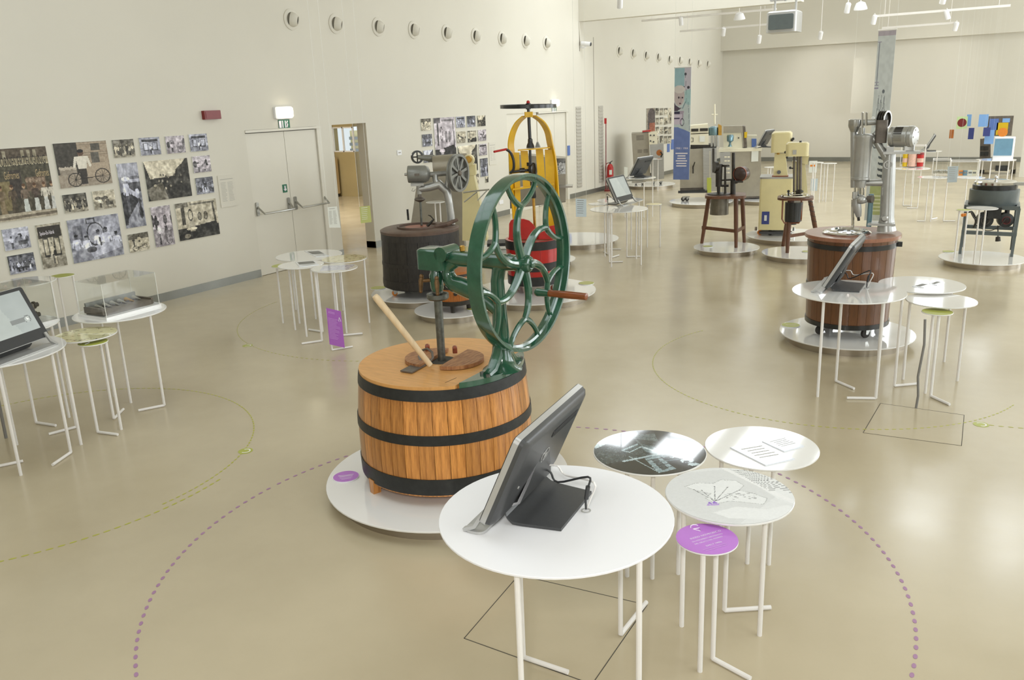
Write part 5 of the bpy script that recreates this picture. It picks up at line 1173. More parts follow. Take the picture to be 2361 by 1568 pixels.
# ================================================================== BLACK TUB MACHINE (behind the churn)
platform((-6.381, 8.273), .639, 'round white platform under the black tub machine', .09, (872, 665), 'green round name disc on the black tub platform')
fitc = at(975, 668, .18); cB = V((-6.36, 8.28, 0)); L = Plane(cB)
rB = L.w(176/2, cB+V((0, 0, .6))); zt = L(970, 528, -.0).z; ztb = zt-.02
T = thing('black_tub_freezer', (cB.x, cB.y, .09), 'black wooden tub ice cream freezer with grey motor and spoked pulley', 'freezer')
z0 = .20; R = lambda z: rB*(1.02 if z < .3 else 1.0)
tub(T, cB, (z0, zt, lambda z: rB+.02*(1-(z-z0)/(zt-z0))), 22, 'tub_black', [(z0+.03, z0+.10), (z0+.27, z0+.31), (zt-.10, zt-.02)], 'tub_black')
k = MB(); k.lathe([(.0, zt-.02), (rB+.01, zt-.02), (rB+.012, zt+.01), (rB-.02, zt+.025), (.13, zt+.03), (.125, zt+.0), (0, zt-.005)], (cB.x, cB.y, 0), (0, 0, 1), 48); k.build('tub_top', 'tub_top', T)
oc = L(970, 513, -.1); 
k = MB(); k.ring(V((cB.x, cB.y, zt+.04))-L.u*.02, .26, .02, .025, (0, 0, 1), 40); k.build('rim_ring', 'tub_top', T)
k = MB(); k.disc(V((cB.x, cB.y, zt+.034))-L.u*.02, .16, .004, 32); k.build('opening', 'red_wood', T)
k = MB(); k.disc(V((cB.x, cB.y, z0+.02)), rB-.02, .04, 32); k.box(V((cB.x, cB.y, .185)), (rB*1.5, .09, .05), L.u, L.n); k.box(V((cB.x, cB.y, .185)), (.09, rB*1.5, .05), L.u, L.n); k.build('bottom_frame', 'black_iron', T)
for s1, s2 in ((-1, -.6), (1, -.5), (-.6, 1), (.8, .8)): caster(V((cB.x, cB.y, .09))+L.u*(s1*rB*.72)+L.n*(s2*rB*.6), T, .075, .034, .8, 'orange' if s1 == -1 else 'rubber')
D0 = .05
def LP(px, py, d=0.0): return L(px, py, d)
# swan neck frame
ft = LP(1040, 512, D0)
k = MB(); k.tube([LP(1040, 516, D0), LP(1040, 500, D0), LP(1036, 470, D0), LP(1030, 440, D0), LP(1012, 425, D0), LP(990, 432, D0), LP(966, 436, D0)], [.055, .05, .048, .056, .06, .05, .04], 12); k.build('swan_neck', 'silver_paint', T)
k = MB(); k.tube([LP(1030, 440, D0), LP(1034, 415, D0), LP(1034, 400, D0)], [.042, .036, .036], 10); k.tube([LP(1012, 430, D0), LP(1004, 415, D0), LP(1003, 402, D0)], [.042, .036, .036], 10); k.build('upright', 'silver_paint', T)
k = MB(); k.cyl(LP(985, 403, D0), LP(1046, 398, D0), .032, None, 14); k.build('shaft_sleeve', 'grey_paint', T)
k = MB(); a, b_ = LP(940, 402, D0), LP(982, 401, D0); d = (b_-a).normalized(); ln = (b_-a).length; k.lathe([(.04, -.01), (.098, 0), (.104, .012), (.104, ln-.01), (.085, ln+.03), (.05, ln+.05)], a, d, 28); mo = k.build('motor', 'grey_paint', T)
k = MB(); k.lathe([(.015, -.04), (.02, -.01)], a, d, 10); k.build('shaft_end', 'steel', mo)
q = (a+b_)/2-L.n*.1045; k = MB(); k.box(q-V((0, 0, .0)), (.06, .003, .03), L.u, L.n); k.build('maker_plate', 'worn_grey', mo)
k = MB(); k.box(LP(962, 425, D0), (.16, .13, .03), L.u, L.n); k.build('motor_base', 'silver_paint', T)
k = MB(); k.tube([LP(966, 428, D0), LP(967, 447, D0)], [.035, .03], 12); k.build('bearing', 'silver_paint', T)
k = MB(); a = LP(968, 460, D0); k.lathe([(.02, -.03), (.06, -.012), (.068, .0), (.066, .012), (.025, .035), (.022, .06)], a, (0, 0, 1), 22); k.build('drip_collar', 'worn_grey', T)
k = MB(); k.cyl(LP(969, 462, D0), LP(972, 520, D0), .014, None, 10); k.build('dasher_shaft', 'galvanised', T)
k = MB(); k.tube([LP(952, 434, D0-.02), LP(949, 440, D0-.02), LP(955, 441, D0-.02), LP(958, 436, D0-.02)], .004, 6); k.build('wire_clip', 'steel', T)
# spoked pulley
pc = LP(1056, 399, D0-.02); ax = (L.u*.83-L.n*.56).normalized(); rp = L.w(43, pc)
k = MB(); k.lathe([(rp, -.03), (rp, -.012), (rp-.012, -.006), (rp-.012, .006), (rp, .012), (rp, .03), (rp-.03, .03), (rp-.03, -.03)], pc, ax, 48, closed=True); pu = k.build('pulley', 'grey_paint', T)
pu_u, pu_v, _ = basis(ax)
k = MB(); k.lathe([(.032, -.035), (.034, .035), (.02, .045)], pc, ax, 16); k.build('pulley_hub', 'worn_grey', pu)
for i in range(8):
    a = i*PI/4+.2; d = pu_u*math.cos(a)+pu_v*math.sin(a); s = ax.cross(d); k = MB(); k.poly([pc+d*.03-s*.012+ax*.008, pc+d*(rp-.025)-s*.02+ax*.008, pc+d*(rp-.025)+s*.02+ax*.008, pc+d*.03+s*.012+ax*.008], ax*.012); k.build('pulley_spoke', 'grey_paint', pu)
k = MB(); k.disc(pc-ax*.012, rp-.03, .004, 40, ax); k.build('pulley_web', 'grey_paint', pu)
# hooked tool on the lid
k = MB(); k.tube([LP(985, 522, -.06), LP(1000, 506, -.06), LP(993, 498, -.06), LP(987, 496, -.06)], [.02, .012, .008, .004], 8); k.build('hook_tool', 'dark_iron', T)
k = MB(); k.tube([LP(1003, 523, -.12), LP(1030, 517, -.15), LP(1054, 507, -.05)], [.03, .028, .02], 8); k.build('arm_foot', 'tub_top', T)

# ================================================================== small orange barrel in front of it
platform((-5.482, 7.645), .435, 'small round white platform between the black tub and the churn', .09, (1090, 713), 'green round name disc on the small platform behind the flywheel', sr=.07)
cO = V((-5.43, 7.62, 0)); L = Plane(cO); rO = L.w(44, cO+V((0, 0, .3)))
T = thing('small_hand_freezer', (cO.x, cO.y, .09), 'small orange brown wooden barrel freezer with dark hoops on the small platform', 'freezer')
z0, z1 = L(1050, 698).z, L(1050, 622).z
tub(T, cO, (z0+.01, z1, lambda z: rO*(1+.03*math.sin(PI*(z-z0)/(z1-z0)))), 14, 'orange_wood', [(z0+.01, z0+.06), (z0+(z1-z0)*.52, z0+(z1-z0)*.66), (z1-.05, z1)], 'dark_iron', .025)
k = MB(); k.disc((cO.x, cO.y, z1+.01), rO+.01, .03, 32); k.build('lid', 'orange_wood', T)
for i in range(4): a = .5+i*PI/2; q = V((cO.x+rO*.75*math.cos(a), cO.y+rO*.75*math.sin(a), .09)); k = MB(); k.cyl(q, q+V((0, 0, z0-.08)), .025, .03, 8); k.build('foot', 'dark_iron', T)
for py in (662, 678): q = L(1050, py, -rO-.005); k = MB(); k.cyl(q, q-L.n*.012, .022, None, 8); k.build('bolt', 'dark_iron', T)

# ================================================================== RED TUB WITH YELLOW PRESS FRAME
platform((-5.083, 8.827), .776, 'large round white platform under the red tub with the yellow frame', .09, (1352, 654), 'green round name disc at the right of the red tub platform')
cR = V((-5.14, 8.80, 0))+Plane(V((-5.14, 8.80, 0))).u*.075; L = Plane(cR)
T = thing('red_tub_press', (cR.x, cR.y, .09), 'red wooden tub with tall yellow arched frame and black screw', 'press')
zb, zr = .20, L(1235, 548).z; rr_ = L.w(61, cR+V((0, 0, .6)))
tub(T, cR, (zb, zr, lambda z: rr_*(.97+.05*(z-zb)/(zr-zb))), 20, 'red_paint', [(zb, L(1235, 628).z), (L(1235, 616).z, L(1235, 598).z), (L(1235, 568).z, L(1235, 549).z-.0)], 'black_iron', .03)
hz = [(L(1235, 628).z)]
# raised staves with rounded shoulders
for pts in ([(1173, 552), (1174, 516), (1178, 508), (1186, 505), (1208, 505), (1220, 509), (1230, 518), (1237, 530), (1237, 552)], [(1242, 552), (1243, 526), (1262, 523), (1287, 518), (1290, 524), (1289, 552)]):
    k = MB(); k.poly([L(x, y, -rr_*.72) for x, y in pts], L.n*.035); k.build('raised_stave', 'red_paint', T)
k = MB(); k.disc((cR.x, cR.y, zr-.06), rr_-.03, .02, 32); k.build('inside_lid', 'red_wood', T)
for s1, s2 in ((-.75, -.5), (.8, -.3), (-.5, .8), (.5, .8)): caster(V((cR.x, cR.y, .09))+L.u*(s1*rr_)+L.n*(s2*rr_), T, .11, .04, .4, 'red_wood')
# yellow arch: two bent flat bars
yw = L.n*.13
def LY(px, py, d=0.0): return L(px, py, d)
arch_o = [(1192, 545), (1184, 430), (1180, 360), (1178, 330), (1183, 305), (1194, 283), (1210, 268)]
arch_r = [(1288, 540), (1281, 430), (1276, 370), (1268, 330), (1262, 303), (1248, 280), (1229, 267)]
wd_ = (L.u*.09+L.n*.10)
k = MB(); k.strip(smooth([LY(*q) for q in arch_o]), (L.u*.5+L.n).normalized()*.14, .014); k.build('arch_bar', 'yellow_paint', T)
k = MB(); k.strip(smooth([LY(*q) for q in arch_r]), (-L.u*.5+L.n).normalized()*.14, .014); k.build('arch_bar', 'yellow_paint', T)
for x0, x1, x2, x3 in ((1185, 1199, 1202, 1186), ):
    pass
for (xa, xb, ya, yb) in ((1184, 1197, 352, 540), (1256, 1277, 345, 540), (1200, 1217, 348, 432), (1235, 1252, 344, 425)):
    k = MB(); p0, p1 = LY(xa, ya, -.02), LY(xb, ya, -.02); q0, q1 = LY(xa+6, yb, -.02), LY(xb+6, yb, -.02); k.poly([p0, p1, q1, q0], L.n*.03); k.build('upright_plank', 'yellow_paint', T)
k = MB(); a, b_ = LY(1194, 346, -.03), LY(1268, 340, -.03); k.box((a+b_)/2, ((b_-a).length, .14, .012), (b_-a).normalized(), L.n); k.build('cross_bar', 'yellow_paint', T)
k = MB(); a, b_ = LY(1182, 436, -.03), LY(1277, 423, -.03); k.box((a+b_)/2, ((b_-a).length, .12, .02), (b_-a).normalized(), L.n); k.build('cross_bar', 'yellow_paint', T)
k = MB(); k.rbox(LY(1219, 264), (.10, .14, .06), .01, L.u, L.n); k.build('crown_block', 'yellow_paint', T)
k = MB(); sc_ = [LY(1218, 244), LY(1219, 262), LY(1221, 300), LY(1222, 325)]; k.cyl(sc_[0], sc_[-1], .018, .02, 12); k.build('screw', 'black_paint', T)
k = MB(); k.lathe([(.05, 0), (.045, .03), (.03, .06), (.028, .10), (.02, .11)], LY(1223, 341, 0), (0, 0, 1), 16); k.build('screw_nut', 'black_paint', T)
k = MB(); wc = LY(1218, 245); k.lathe([(.33, -.02), (.33, .02), (.315, .02), (.315, -.02)], wc, (0.02, 0.0, 1), 56, closed=True); wh = k.build('top_wheel', 'black_paint', T)
for a in range(3):
    k = MB(); d = V((math.cos(a*PI/3+.3), math.sin(a*PI/3+.3), 0)); k.tube([wc-d*.318, wc+d*.318], .012, 8); k.build('wheel_spoke', 'black_paint', wh)
k = MB(); k.lathe([(.03, -.035), (.032, .03), (.02, .035)], wc, (0, 0, 1), 14); k.build('wheel_hub', 'black_paint', wh); k = MB(); k.sph(wc+V((0, 0, .045)), .022, 10, 6); k.build('wheel_cap', 'red', wh)
k = MB(); k.tube(smooth([LY(1168, 345, -.1), LY(1177, 352, -.1), LY(1184, 370, -.1), LY(1184, 390, -.1), LY(1176, 400, -.1)]), .016, 8); ck = k.build('crank_arm', 'black_paint', T)
k = MB(); k.cyl(LY(1168, 344, -.1), LY(1139, 350, -.22), .013, None, 10); k.build('crank_grip', 'red', ck)
k = MB(); k.lathe([(.075, -.02), (.075, .02), (.06, .025), (.0, .03)], LY(1229, 390, -.0), L.u*.8-L.n*.5, 22); k.build('bevel_gear', 'black_paint', T)
k = MB(); k.lathe([(.045, -.02), (.045, .02)], LY(1222, 378, .0), (0, 0, 1), 18); k.build('pinion', 'black_paint', T)
k = MB(); k.cyl(LY(1176, 397, -.08), LY(1229, 391, 0), .016, None, 10); k.lathe([(.03, -.03), (.03, .03)], LY(1204, 393, -.03), L.u, 12); k.build('drive_shaft', 'black_paint', T)
k = MB(); k.cyl(LY(1222, 345, 0), LY(1225, 430, 0), .016, None, 10); k.build('inner_shaft', 'black_paint', T)
k = MB(); k.lathe([(.03, -.05), (.034, -.03), (.026, .05)], LY(1230, 447, 0), (0, 0, 1), 12); k.build('coupling', 'black_paint', T)
k = MB(); k.cyl(LY(1230, 452, 0), LY(1234, 545, 0), .017, None, 10); k.build('brass_shaft', 'brass', T)

# ================================================================== machines along the wall behind
platform((-6.95, 11.35), .60, 'round white platform along the wall behind the grey pulley machine', .09)
base = V((-6.98, 11.3, .09)); L = Plane(base)
T = thing('steel_hood_machine', base, 'tall stainless machine with horizontal drum hood behind the grey motor', 'ice cream machine')
def quadprism(k, pts, d0, d1): 
    a = [L(*q, d0) for q in pts]; k.poly(a, L.n*(d1-d0)); return k
k = MB(); quadprism(k, [(1003, 400), (1064, 392), (1068, 540), (1072, 575), (945, 580), (947, 520), (960, 430)], -.1, .4); k.build('cabinet', 'steel_sheet', T)
a, b_ = L(999, 378, 0.0), L(1078, 372, .0); d = (b_-a).normalized(); ln = (b_-a).length; rr = L.w(25, a)
k = MB(); k.lathe([(rr, 0), (rr, ln)], a+V((0, 0, -rr*.25)), d, 30); k.build('drum_hood', 'steel_sheet', T)
k = MB(); c = L(962, 362, -.1); k.ring(c, .10, .03, .028, (L.u*.5-L.n), 26); k.tube([c-V((0, 0, .08)), c+V((0, 0, .08))], .01, 6); k.tube([c-L.u*.07, c+L.u*.07], .01, 6); k.build('hand_wheel', 'black_paint', T)
k = MB(); k.cyl(c, L(1000, 366, 0), .03, .06, 12); k.build('wheel_shaft', 'grey_paint', T)
for px, py in ((940, 490), (941, 500)): k = MB(); k.box(L(px, py, -.05), (.03, .03, .10), L.u, L.n); k.build('hinge', 'black_paint', T)
for px in (960, 1055): caster(L(px, 565, .1)*1.0 if False else V((L(px, 565, .1).x, L(px, 565, .1).y, .09)), T, .06, .028)
k = MB(); k.box(V((base.x, base.y, .17))+L.n*.15, (.6, .4, .05), L.u, L.n); k.build('chassis', 'black_iron', T)
platform((-5.98, 10.75), .46, 'round white platform under the cream machine behind the pulley', .09)
base = V((-6.02, 10.7, .09)); L = Plane(base)
T = thing('cream_column_machine', base, 'cream enamelled upright machine with yellow round cap behind the grey pulley', 'ice cream machine')
k = MB(); quadprism(k, [(1072, 402), (1092, 402), (1100, 440), (1124, 555), (1066, 555), (1066, 440)], -.05, .3); k.build('body', 'cream', T)
k = MB(); k.lathe([(.075, 0), (.08, .05), (.08, .18), (.06, .2)], L(1080, 370, -.12), L.n, 20); k.build('cap', 'cream', T)
k = MB(); k.lathe([(.045, 0), (.05, .02), (.03, .04)], L(1080, 368, -.16), L.n, 16); k.build('dial', 'brass', T)
k = MB(); quadprism(k, [(1070, 382), (1096, 380), (1097, 404), (1070, 405)], -.06, .2); k.build('neck', 'cream', T)
k = MB(); k.tube([L(1068, 444, -.2), L(1098, 440, -.2), L(1128, 437, -.15)], .012, 6); k.tube([L(1070, 466, -.22), L(1100, 442, -.2), L(1101, 462, -.25), L(1124, 438, -.2)], .010, 6); k.build('spout_rack', 'steel', T)
for px in (1074, 1112): q = L(px, 560, .1); k = MB(); k.cyl((q.x, q.y, .09), (q.x, q.y, .3), .025, None, 8); k.build('foot', 'cream', T)
c_, r_ = disc_at(984, 1024, 465, 1.02); t = table((c_[0], c_[1]), r_, 1.02, 'small round table with green rim behind the black tub', [(c_[0]-.01, c_[1]), (c_[0]+.06, c_[1]+.02)])
k = MB(); k.disc((c_[0], c_[1]+.0, 1.0212), r_*.9, .0012, 30); k.build('grey_top', 'ink_light', t)
# stainless machine behind the yellow frame
platform((-6.35, 12.6), .68, 'round white platform behind the red tub press', .09)
base = V((-6.3, 12.75, .09)); L = Plane(base)
T = thing('steel_batch_freezer', base, 'stainless batch freezer with photo panel and shelf behind the yellow press', 'ice cream machine')
k = MB(); quadprism(k, [(1172, 355), (1304, 366), (1304, 465), (1176, 480)], 0, .55); k.build('cabinet', 'steel_sheet', T)
cv = bw(300, 26, 30, 'cart', (1, 1, 1)); a, b_, c_2 = L(1281, 366, -.006), L(1303, 365, -.006), L(1282, 402, -.006); picture(cv, 'photo_print', a, b_-a, c_2-a, 'print_matt', T)
k = MB(); quadprism(k, [(1272, 367), (1280, 366), (1283, 430), (1276, 431)], -.03, .0); k.build('door_post', 'worn_grey', T)
k = MB(); q = (L(1278, 430, -.15)+L(1318, 428, -.05))/2; k.box(q, (.32, .34, .025), L.u, L.n); k.build('shelf', 'steel', T)
k = MB(); quadprism(k, [(1232, 345), (1237, 328), (1240, 328), (1246, 342)], .1, .3); k.build('hopper', 'grey_paint', T)
k = MB(); quadprism(k, [(1172, 357), (1180, 357), (1184, 480), (1178, 480)], -.04, 0); k.build('side_strip', 'slate_grey', T)
for px, py in ((1295, 466), (1215, 478), (1185, 482)): q = L(px, py, .15); caster(V((q.x, q.y, .09)), T, .10, .045, .6, 'black_paint')
k = MB(); quadprism(k, [(1176, 462), (1304, 452), (1304, 466), (1176, 481)], .02, .5); k.build('chassis', 'worn_grey', T)

# fire extinguisher with pole sign
g = V((-9.30, 20.4, 0)); g = V((at(1405, 440).x, at(1405, 440).y, 0)); L = Plane(g)
T = thing('extinguisher_stand', g, 'red pole stand with a sign plate on top left of the extinguisher', 'stand')
k = MB(); k.cyl(L(1397, 440, .0), L(1397, 274, .0), .012, None, 8); k.build('pole', 'dark_red', T); k = MB(); k.box(L(1396, 279, -.01), (.06, .012, .14), L.u, L.n); k.build('sign_plate', 'red', T)
k = MB(); q = L(1404, 441); k.rbox(V((q.x, q.y, .02)), (.24, .24, .04), .03, L.u, L.n); k.build('base', 'dark_red', T); k = MB(); k.box(L(1402, 414, .05), (.12, .10, .02), L.u, L.n); k.build('holder_tray', 'dark_red', T)
k = MB(); k.cyl(L(1402, 414, .05), L(1402, 441, .05), .012, None, 8); k.build('tray_post', 'dark_red', T)
b0 = L(1407, 412, .03); T = thing('fire_extinguisher', b0, 'red fire extinguisher hanging on the red stand by the left wall', 'fire extinguisher')
hh = L(1407, 378, .03).z-b0.z; k = MB(); k.lathe([(.07, 0), (.085, .01), (.085, hh*.75), (.06, hh*.93), (.025, hh)], b0, (0, 0, 1), 20); k.build('cylinder', 'red', T)
k = MB(); k.box(b0+V((0, 0, hh+.02)), (.04, .03, .05), L.u, L.n); k.tube([b0+V((0, 0, hh+.04)), b0+L.u*.06+V((0, 0, hh+.075))], .012, 6); k.build('valve', 'black_plastic', T)
k = MB(); k.tube(smooth([b0+V((0, 0, hh+.03)), b0-L.u*.09+V((0, 0, hh+.01)), b0-L.u*.12+V((0, 0, hh-.1)), b0-L.u*.10+V((0, 0, .02))]), .011, 6); k.build('hose', 'dark_red', T)
k = MB(); k.box(b0-L.n*.086+L.u*.01+V((0, 0, hh*.45)), (.07, .004, .12), L.u, L.n); k.build('label_sticker', 'paper', T)
# ================================================================== machines up the hall
c_, r_ = disc_at(1440, 1556, 424, .09); c_ = (c_[0], c_[1])
platform(c_, r_, 'round white platform under the grey slot-vented cabinet', .09)
base = V((c_[0], c_[1]-.3, .09)); L = Plane(base)
T = thing('pasteuriser_cabinet', base, 'tall grey stainless cabinet with slot vents and red top by the far photographs', 'ice cream machine')
k = MB(); quadprism(k, [(1456, 308), (1496, 306), (1500, 414), (1462, 410)], 0, .8); cab = k.build('tall_cabinet', 'steel_sheet', T)
for (xa, xb, ya, n) in ((1467, 1484, 313, 4), (1470, 1480, 346, 3), (1484, 1494, 345, 3), (1470, 1481, 382, 4)):
    for i in range(n): k = MB(); a, b_ = L(xa, ya+i*3, -.004), L(xb, ya+i*3, -.004); k.box((a+b_)/2, ((b_-a).length, .008, .012), L.u, L.n); k.build('vent_slot', 'worn_grey', cab)
k = MB(); quadprism(k, [(1495, 306), (1515, 304), (1516, 332), (1497, 334)], -.1, .5); pn = k.build('control_panel', 'cream_pale', T)
for px, py in ((1500, 325), (1507, 327), (1500, 312), (1508, 312)): k = MB(); k.cyl(L(px, py, -.1), L(px, py, -.13), .02, None, 10); k.build('knob', 'black_paint', pn)
k = MB(); quadprism(k, [(1481, 305), (1500, 303), (1500, 300), (1481, 302)], .05, .5); k.build('red_lid', 'red', T)
k = MB(); quadprism(k, [(1498, 333), (1530, 332), (1531, 412), (1502, 415)], -.1, .6); lo = k.build('lower_cabinet', 'steel', T)
k = MB(); k.lathe([(.02, 0), (.07, .01), (.075, .03), (.03, .035)], L(1520, 352, -.12), -L.n, 18); k.build('round_door', 'orange_wood', lo)
k = MB(); k.tube([L(1523, 350, -.2), L(1527, 356, -.22), L(1524, 362, -.2)], .02, 8); k.build('tap', 'dark_iron', lo)
for px in (1468, 1483, 1508, 1525): q = L(px, 415, .2); caster(V((q.x, q.y, .09)), T, .07, .035, .3, 'black_paint')
k = MB(); quadprism(k, [(1464, 404), (1530, 402), (1530, 412), (1464, 413)], .02, .6); k.build('chassis', 'worn_grey', T)

# blue hanging banner
def banner(y, tl, tr, bl, cv, label, extra=None):
    p = [on_y(*q, y) for q in (tl, tr, bl)]; x0, x1, z1, z0 = p[0].x, p[1].x, (p[0].z+p[1].z)/2, p[2].z
    t = thing('hanging_banner', ((x0+x1)/2, y, z0), label, 'banner'); k = MB(); k.box(((x0+x1)/2, y, (z0+z1)/2), (x1-x0, .006, z1-z0)); k.build('cloth', 'paper_blue', t)
    picture(cv, 'print', (x0, y-.0035, z1), (x1-x0, 0, 0), (0, 0, z0-z1), 'print_matt', t)
    k = MB(); k.cyl((x0-.01, y, z1), (x1+.01, y, z1), .012, None, 8); k.build('top_rod', 'white_rod', t)
    for x in (x0, x1): k = MB(); k.cyl((x, y, z1), (x, y, ZC), .002, None, 5); k.build('nylon_line', 'acrylic_edge', t)
    return t, x0, x1, z0, z1
c = Cv(40, 250, (196, 208, 210)); B_ = (112, 132, 190)
c.rect(0, 0, .6, .22, (156, 190, 200)); c.rect(.6, 0, 1, .2, (196, 192, 206)); c.ell(.66, .06, .07, .011, (56, 56, 70)); c.line((.66, .06), (.74, .3), .015, (90, 100, 112)); c.ell(.85, .176, .08, .012, (56, 56, 70)); c.ell(.57, .172, .06, .01, (70, 70, 80)); c.ell(.9, .26, .3, .07, (150, 196, 200), .6)
c.ell(.3, .25, .32, .085, (196, 184, 186)); c.ell(.3, .19, .34, .035, (214, 208, 206)); c.ell(.27, .262, .05, .009, (70, 60, 70)); c.ell(.5, .265, .04, .009, (70, 60, 70)); c.line((.4, .265), (.42, .295), .03, (150, 130, 140)); c.ell(.36, .315, .07, .007, (110, 80, 90)); c.poly([(0, .3), (.1, .33), (.35, .355), (.5, .35), (.2, .38), (0, .38)], (84, 72, 90))
c.rect(0, .385, .35, .41, (52, 50, 78)); c.poly([(.35, .38), (.6, .38), (.55, .46), (.35, .44)], (172, 160, 178)); c.rect(0, .41, .5, .5, (206, 196, 214)); c.rect(0, .44, .35, .452, (66, 60, 90)); c.hoop(.5, .48, .13, .035, .25, (70, 62, 88)); c.line((.85, .3), (.97, .55), .018, (110, 130, 146)); c.line((.7, .3), (.5, .36), .018, (120, 150, 160))
c.poly([(0, .525), (.25, .525), (.6, .545), (1, .57), (1, 1), (0, 1)], B_); c.noise(5, 6, 2)
t, x0, x1, z0, z1 = banner(15.0, (1556, 156), (1594, 154), (1559, 414), c, 'blue printed banner with a child portrait hanging in the middle of the hall')
k = MB(); put_text(k, '1900 / 1904', .05, ((x0+x1)/2, 14.9955, z1-(z1-z0)*.715), (1, 0, 0), (0, 0, 1)); o = k.build('year_lettering', 'ink_white', t); o['kind'] = 'stuff'
k = MB(); bars(k, ((x0+x1)/2, 14.9955, z1-(z1-z0)*.765), (1, 0, 0), (0, 0, 1), (x1-x0)*.8, 6, .045, .02, .45); k.build('text_lines', 'ink_white', t)
c = Cv(34, 250, (200, 206, 206)); c.rect(0, 0, 1, .03, (176, 168, 178)); c.rect(.1, .06, .16, .28, (140, 146, 156)); 
for y in (.055, .26, .275, .29): c.rect(.0, y, .25, y+.006, (150, 146, 166))
for x in (.3, .45, .62): c.line((x, .34), (x-.08, .48), .03, (120, 126, 132)); c.line((x, .34), (x+.1, .46), .025, (140, 146, 150))
c.ell(.55, .31, .07, .012, (110, 116, 122)); c.rect(.2, .475, .7, .482, (120, 126, 130)); c.rect(.75, .44, .85, .56, (96, 100, 104)); c.hoop(.3, .56, .2, .05, .2, (110, 116, 120))
for i in range(5): c.rect(.55, .62+.032*i, 1, .632+.02+.032*i, (78, 84, 86)); c.line((.5, .635+.032*i), (1, .655+.032*i), .02, (200, 204, 200))
c.rect(.2, .78, 1, .97, (168, 176, 120))
for i in range(5): c.rect(.3, .86+.02*i, .9, .868+.02*i, (206, 210, 176))
c.noise(8, 4, 3); banner(14.2, (2026, 70), (2067, 68), (1998, 508), c, 'tall grey green printed banner behind the silver machine')
# faint hanging cloth by the back wall
p, q = on_y(1969, 134, 29), on_y(2020, 260, 29); k = MB(); k.box(((p.x+q.x)/2, 29, (p.z+q.z)/2), (q.x-p.x, .006, p.z-q.z)); o = k.build('projection_cloth', 'ceiling_paint', None, label='faint beige cloth hanging before the back wall left of the tall banner', cat='banner')
for s in (p.x+.02, q.x-.02): k = MB(); k.cyl((s, 29, p.z), (s, 29, ZC), .003, None, 5); k.build('nylon_line', 'acrylic_edge', o)

# long steel machine behind the banner
c_, r_ = disc_at(1543, 1690, 463, .09)
platform((c_[0], c_[1]), r_, 'round white platform under the long steel machine', .09)
c2, r2 = disc_at(1668, 1752, 466, .09); c2, r2 = (c2[0]+.25, c2[1]+.75), .60
platform(c2, r2, 'round white platform under the grey cabinet with a pinned sheet', .09)
base = V((c_[0], c_[1], .09)); L = Plane(base)
T = thing('steel_gelato_counter', base, 'long stainless ice cream machine standing behind the blue banner', 'ice cream machine')
k = MB(); quadprism(k, [(1567, 345), (1634, 342), (1636, 432), (1568, 434)], -.1, .7); bd = k.build('body', 'steel_sheet', T)
k = MB(); quadprism(k, [(1592, 310), (1634, 308), (1634, 334), (1592, 334)], 0, .6); up_ = k.build('upper_cabinet', 'cream_pale', T)
k = MB(); quadprism(k, [(1590, 290), (1632, 286), (1634, 306), (1590, 308)], .0, .6); k.build('top_hood', 'cream_pale', T)
for a_ in (((1594, 297), (1610, 303)), ((1614, 296), (1632, 302))): k = MB(); p, q = L(*a_[0], -.01), L(*a_[1], -.01); k.box((p+q)/2, (abs((q-p).dot(L.u)), .02, p.z-q.z), L.u, L.n); k.build('dark_slot', 'dark_iron', up_)
k = MB(); p, q = L(1613, 314, -.01), L(1625, 327, -.01); k.box((p+q)/2, (abs((q-p).dot(L.u)), .01, p.z-q.z), L.u, L.n); k.build('notice', 'paper', up_)
k = MB(); k.tube([L(1594, 318, -.02), L(1598, 318, -.05), L(1598, 327, -.05), L(1594, 327, -.02)], .008, 6); k.build('handle', 'black_paint', up_)
k = MB(); quadprism(k, [(1592, 335), (1650, 333), (1652, 340), (1592, 342)], .0, .6); k.build('counter_edge', 'dark_iron', T)
k = MB(); quadprism(k, [(1621, 342), (1652, 341), (1655, 440), (1622, 440)], -.16, .6); sd = k.build('side_column', 'steel', T)
for i in range(22): k = MB(); k.box(L(1637, 350+i*3.1, -.165), (.03, .01, .012), L.u, L.n, V((0, 0, 1))); k.build('louvre', 'cream_pale', sd)
k = MB(); quadprism(k, [(1630, 410), (1640, 410), (1640, 447), (1630, 447)], -.20, -.16); k.build('green_plate', 'green_disc', sd)
k = MB(); p = L(1645, 312, .1); k.lathe([(.1, 0), (.11, .02), (.11, .16), (.05, .19)], p, (0, 0, 1), 20); k.build('hopper', 'teal_metal', T)
k = MB(); k.cyl(L(1648, 286, .1), L(1648, 240, .1), .02, .014, 8); k.tube([L(1641, 264, .1), L(1655, 264, .1)], .012, 6); k.build('feed_pipe', 'cream_pale', T)
for px in (1641, 1648, 1654): k = MB(); k.cyl(L(px, 312, .0), L(px, 338, .0), .022, .026, 8); k.build('dispenser', 'steel', T)
k = MB(); quadprism(k, [(1656, 286), (1664, 290), (1664, 312), (1656, 312)], .0, .2); k.build('amber_jar', 'brass', T)
k = MB(); k.cyl(L(1645, 342, -.2), L(1645, 398, -.2), .025, None, 8); k.build('post', 'dark_iron', T)
k = MB(); k.box(L(1597, 442, -.2), (.62, .08, .05), L.u, L.n); k.cyl(L(1569, 443, -.22), L(1625, 440, -.22), .03, None, 8); k.build('foot_rail', 'black_paint', T)
k = MB(); k.tube([L(1597, 388, -.14), L(1602, 374, -.2)], .012, 6); k.tube([L(1598, 382, -.14), L(1598, 400, -.14)], .014, 6); k.build('lever', 'dark_iron', T)
for px in (1577, 1586, 1640): q = L(px, 452, .0); caster(V((q.x, q.y, .09)), T, .10, .045, .4)
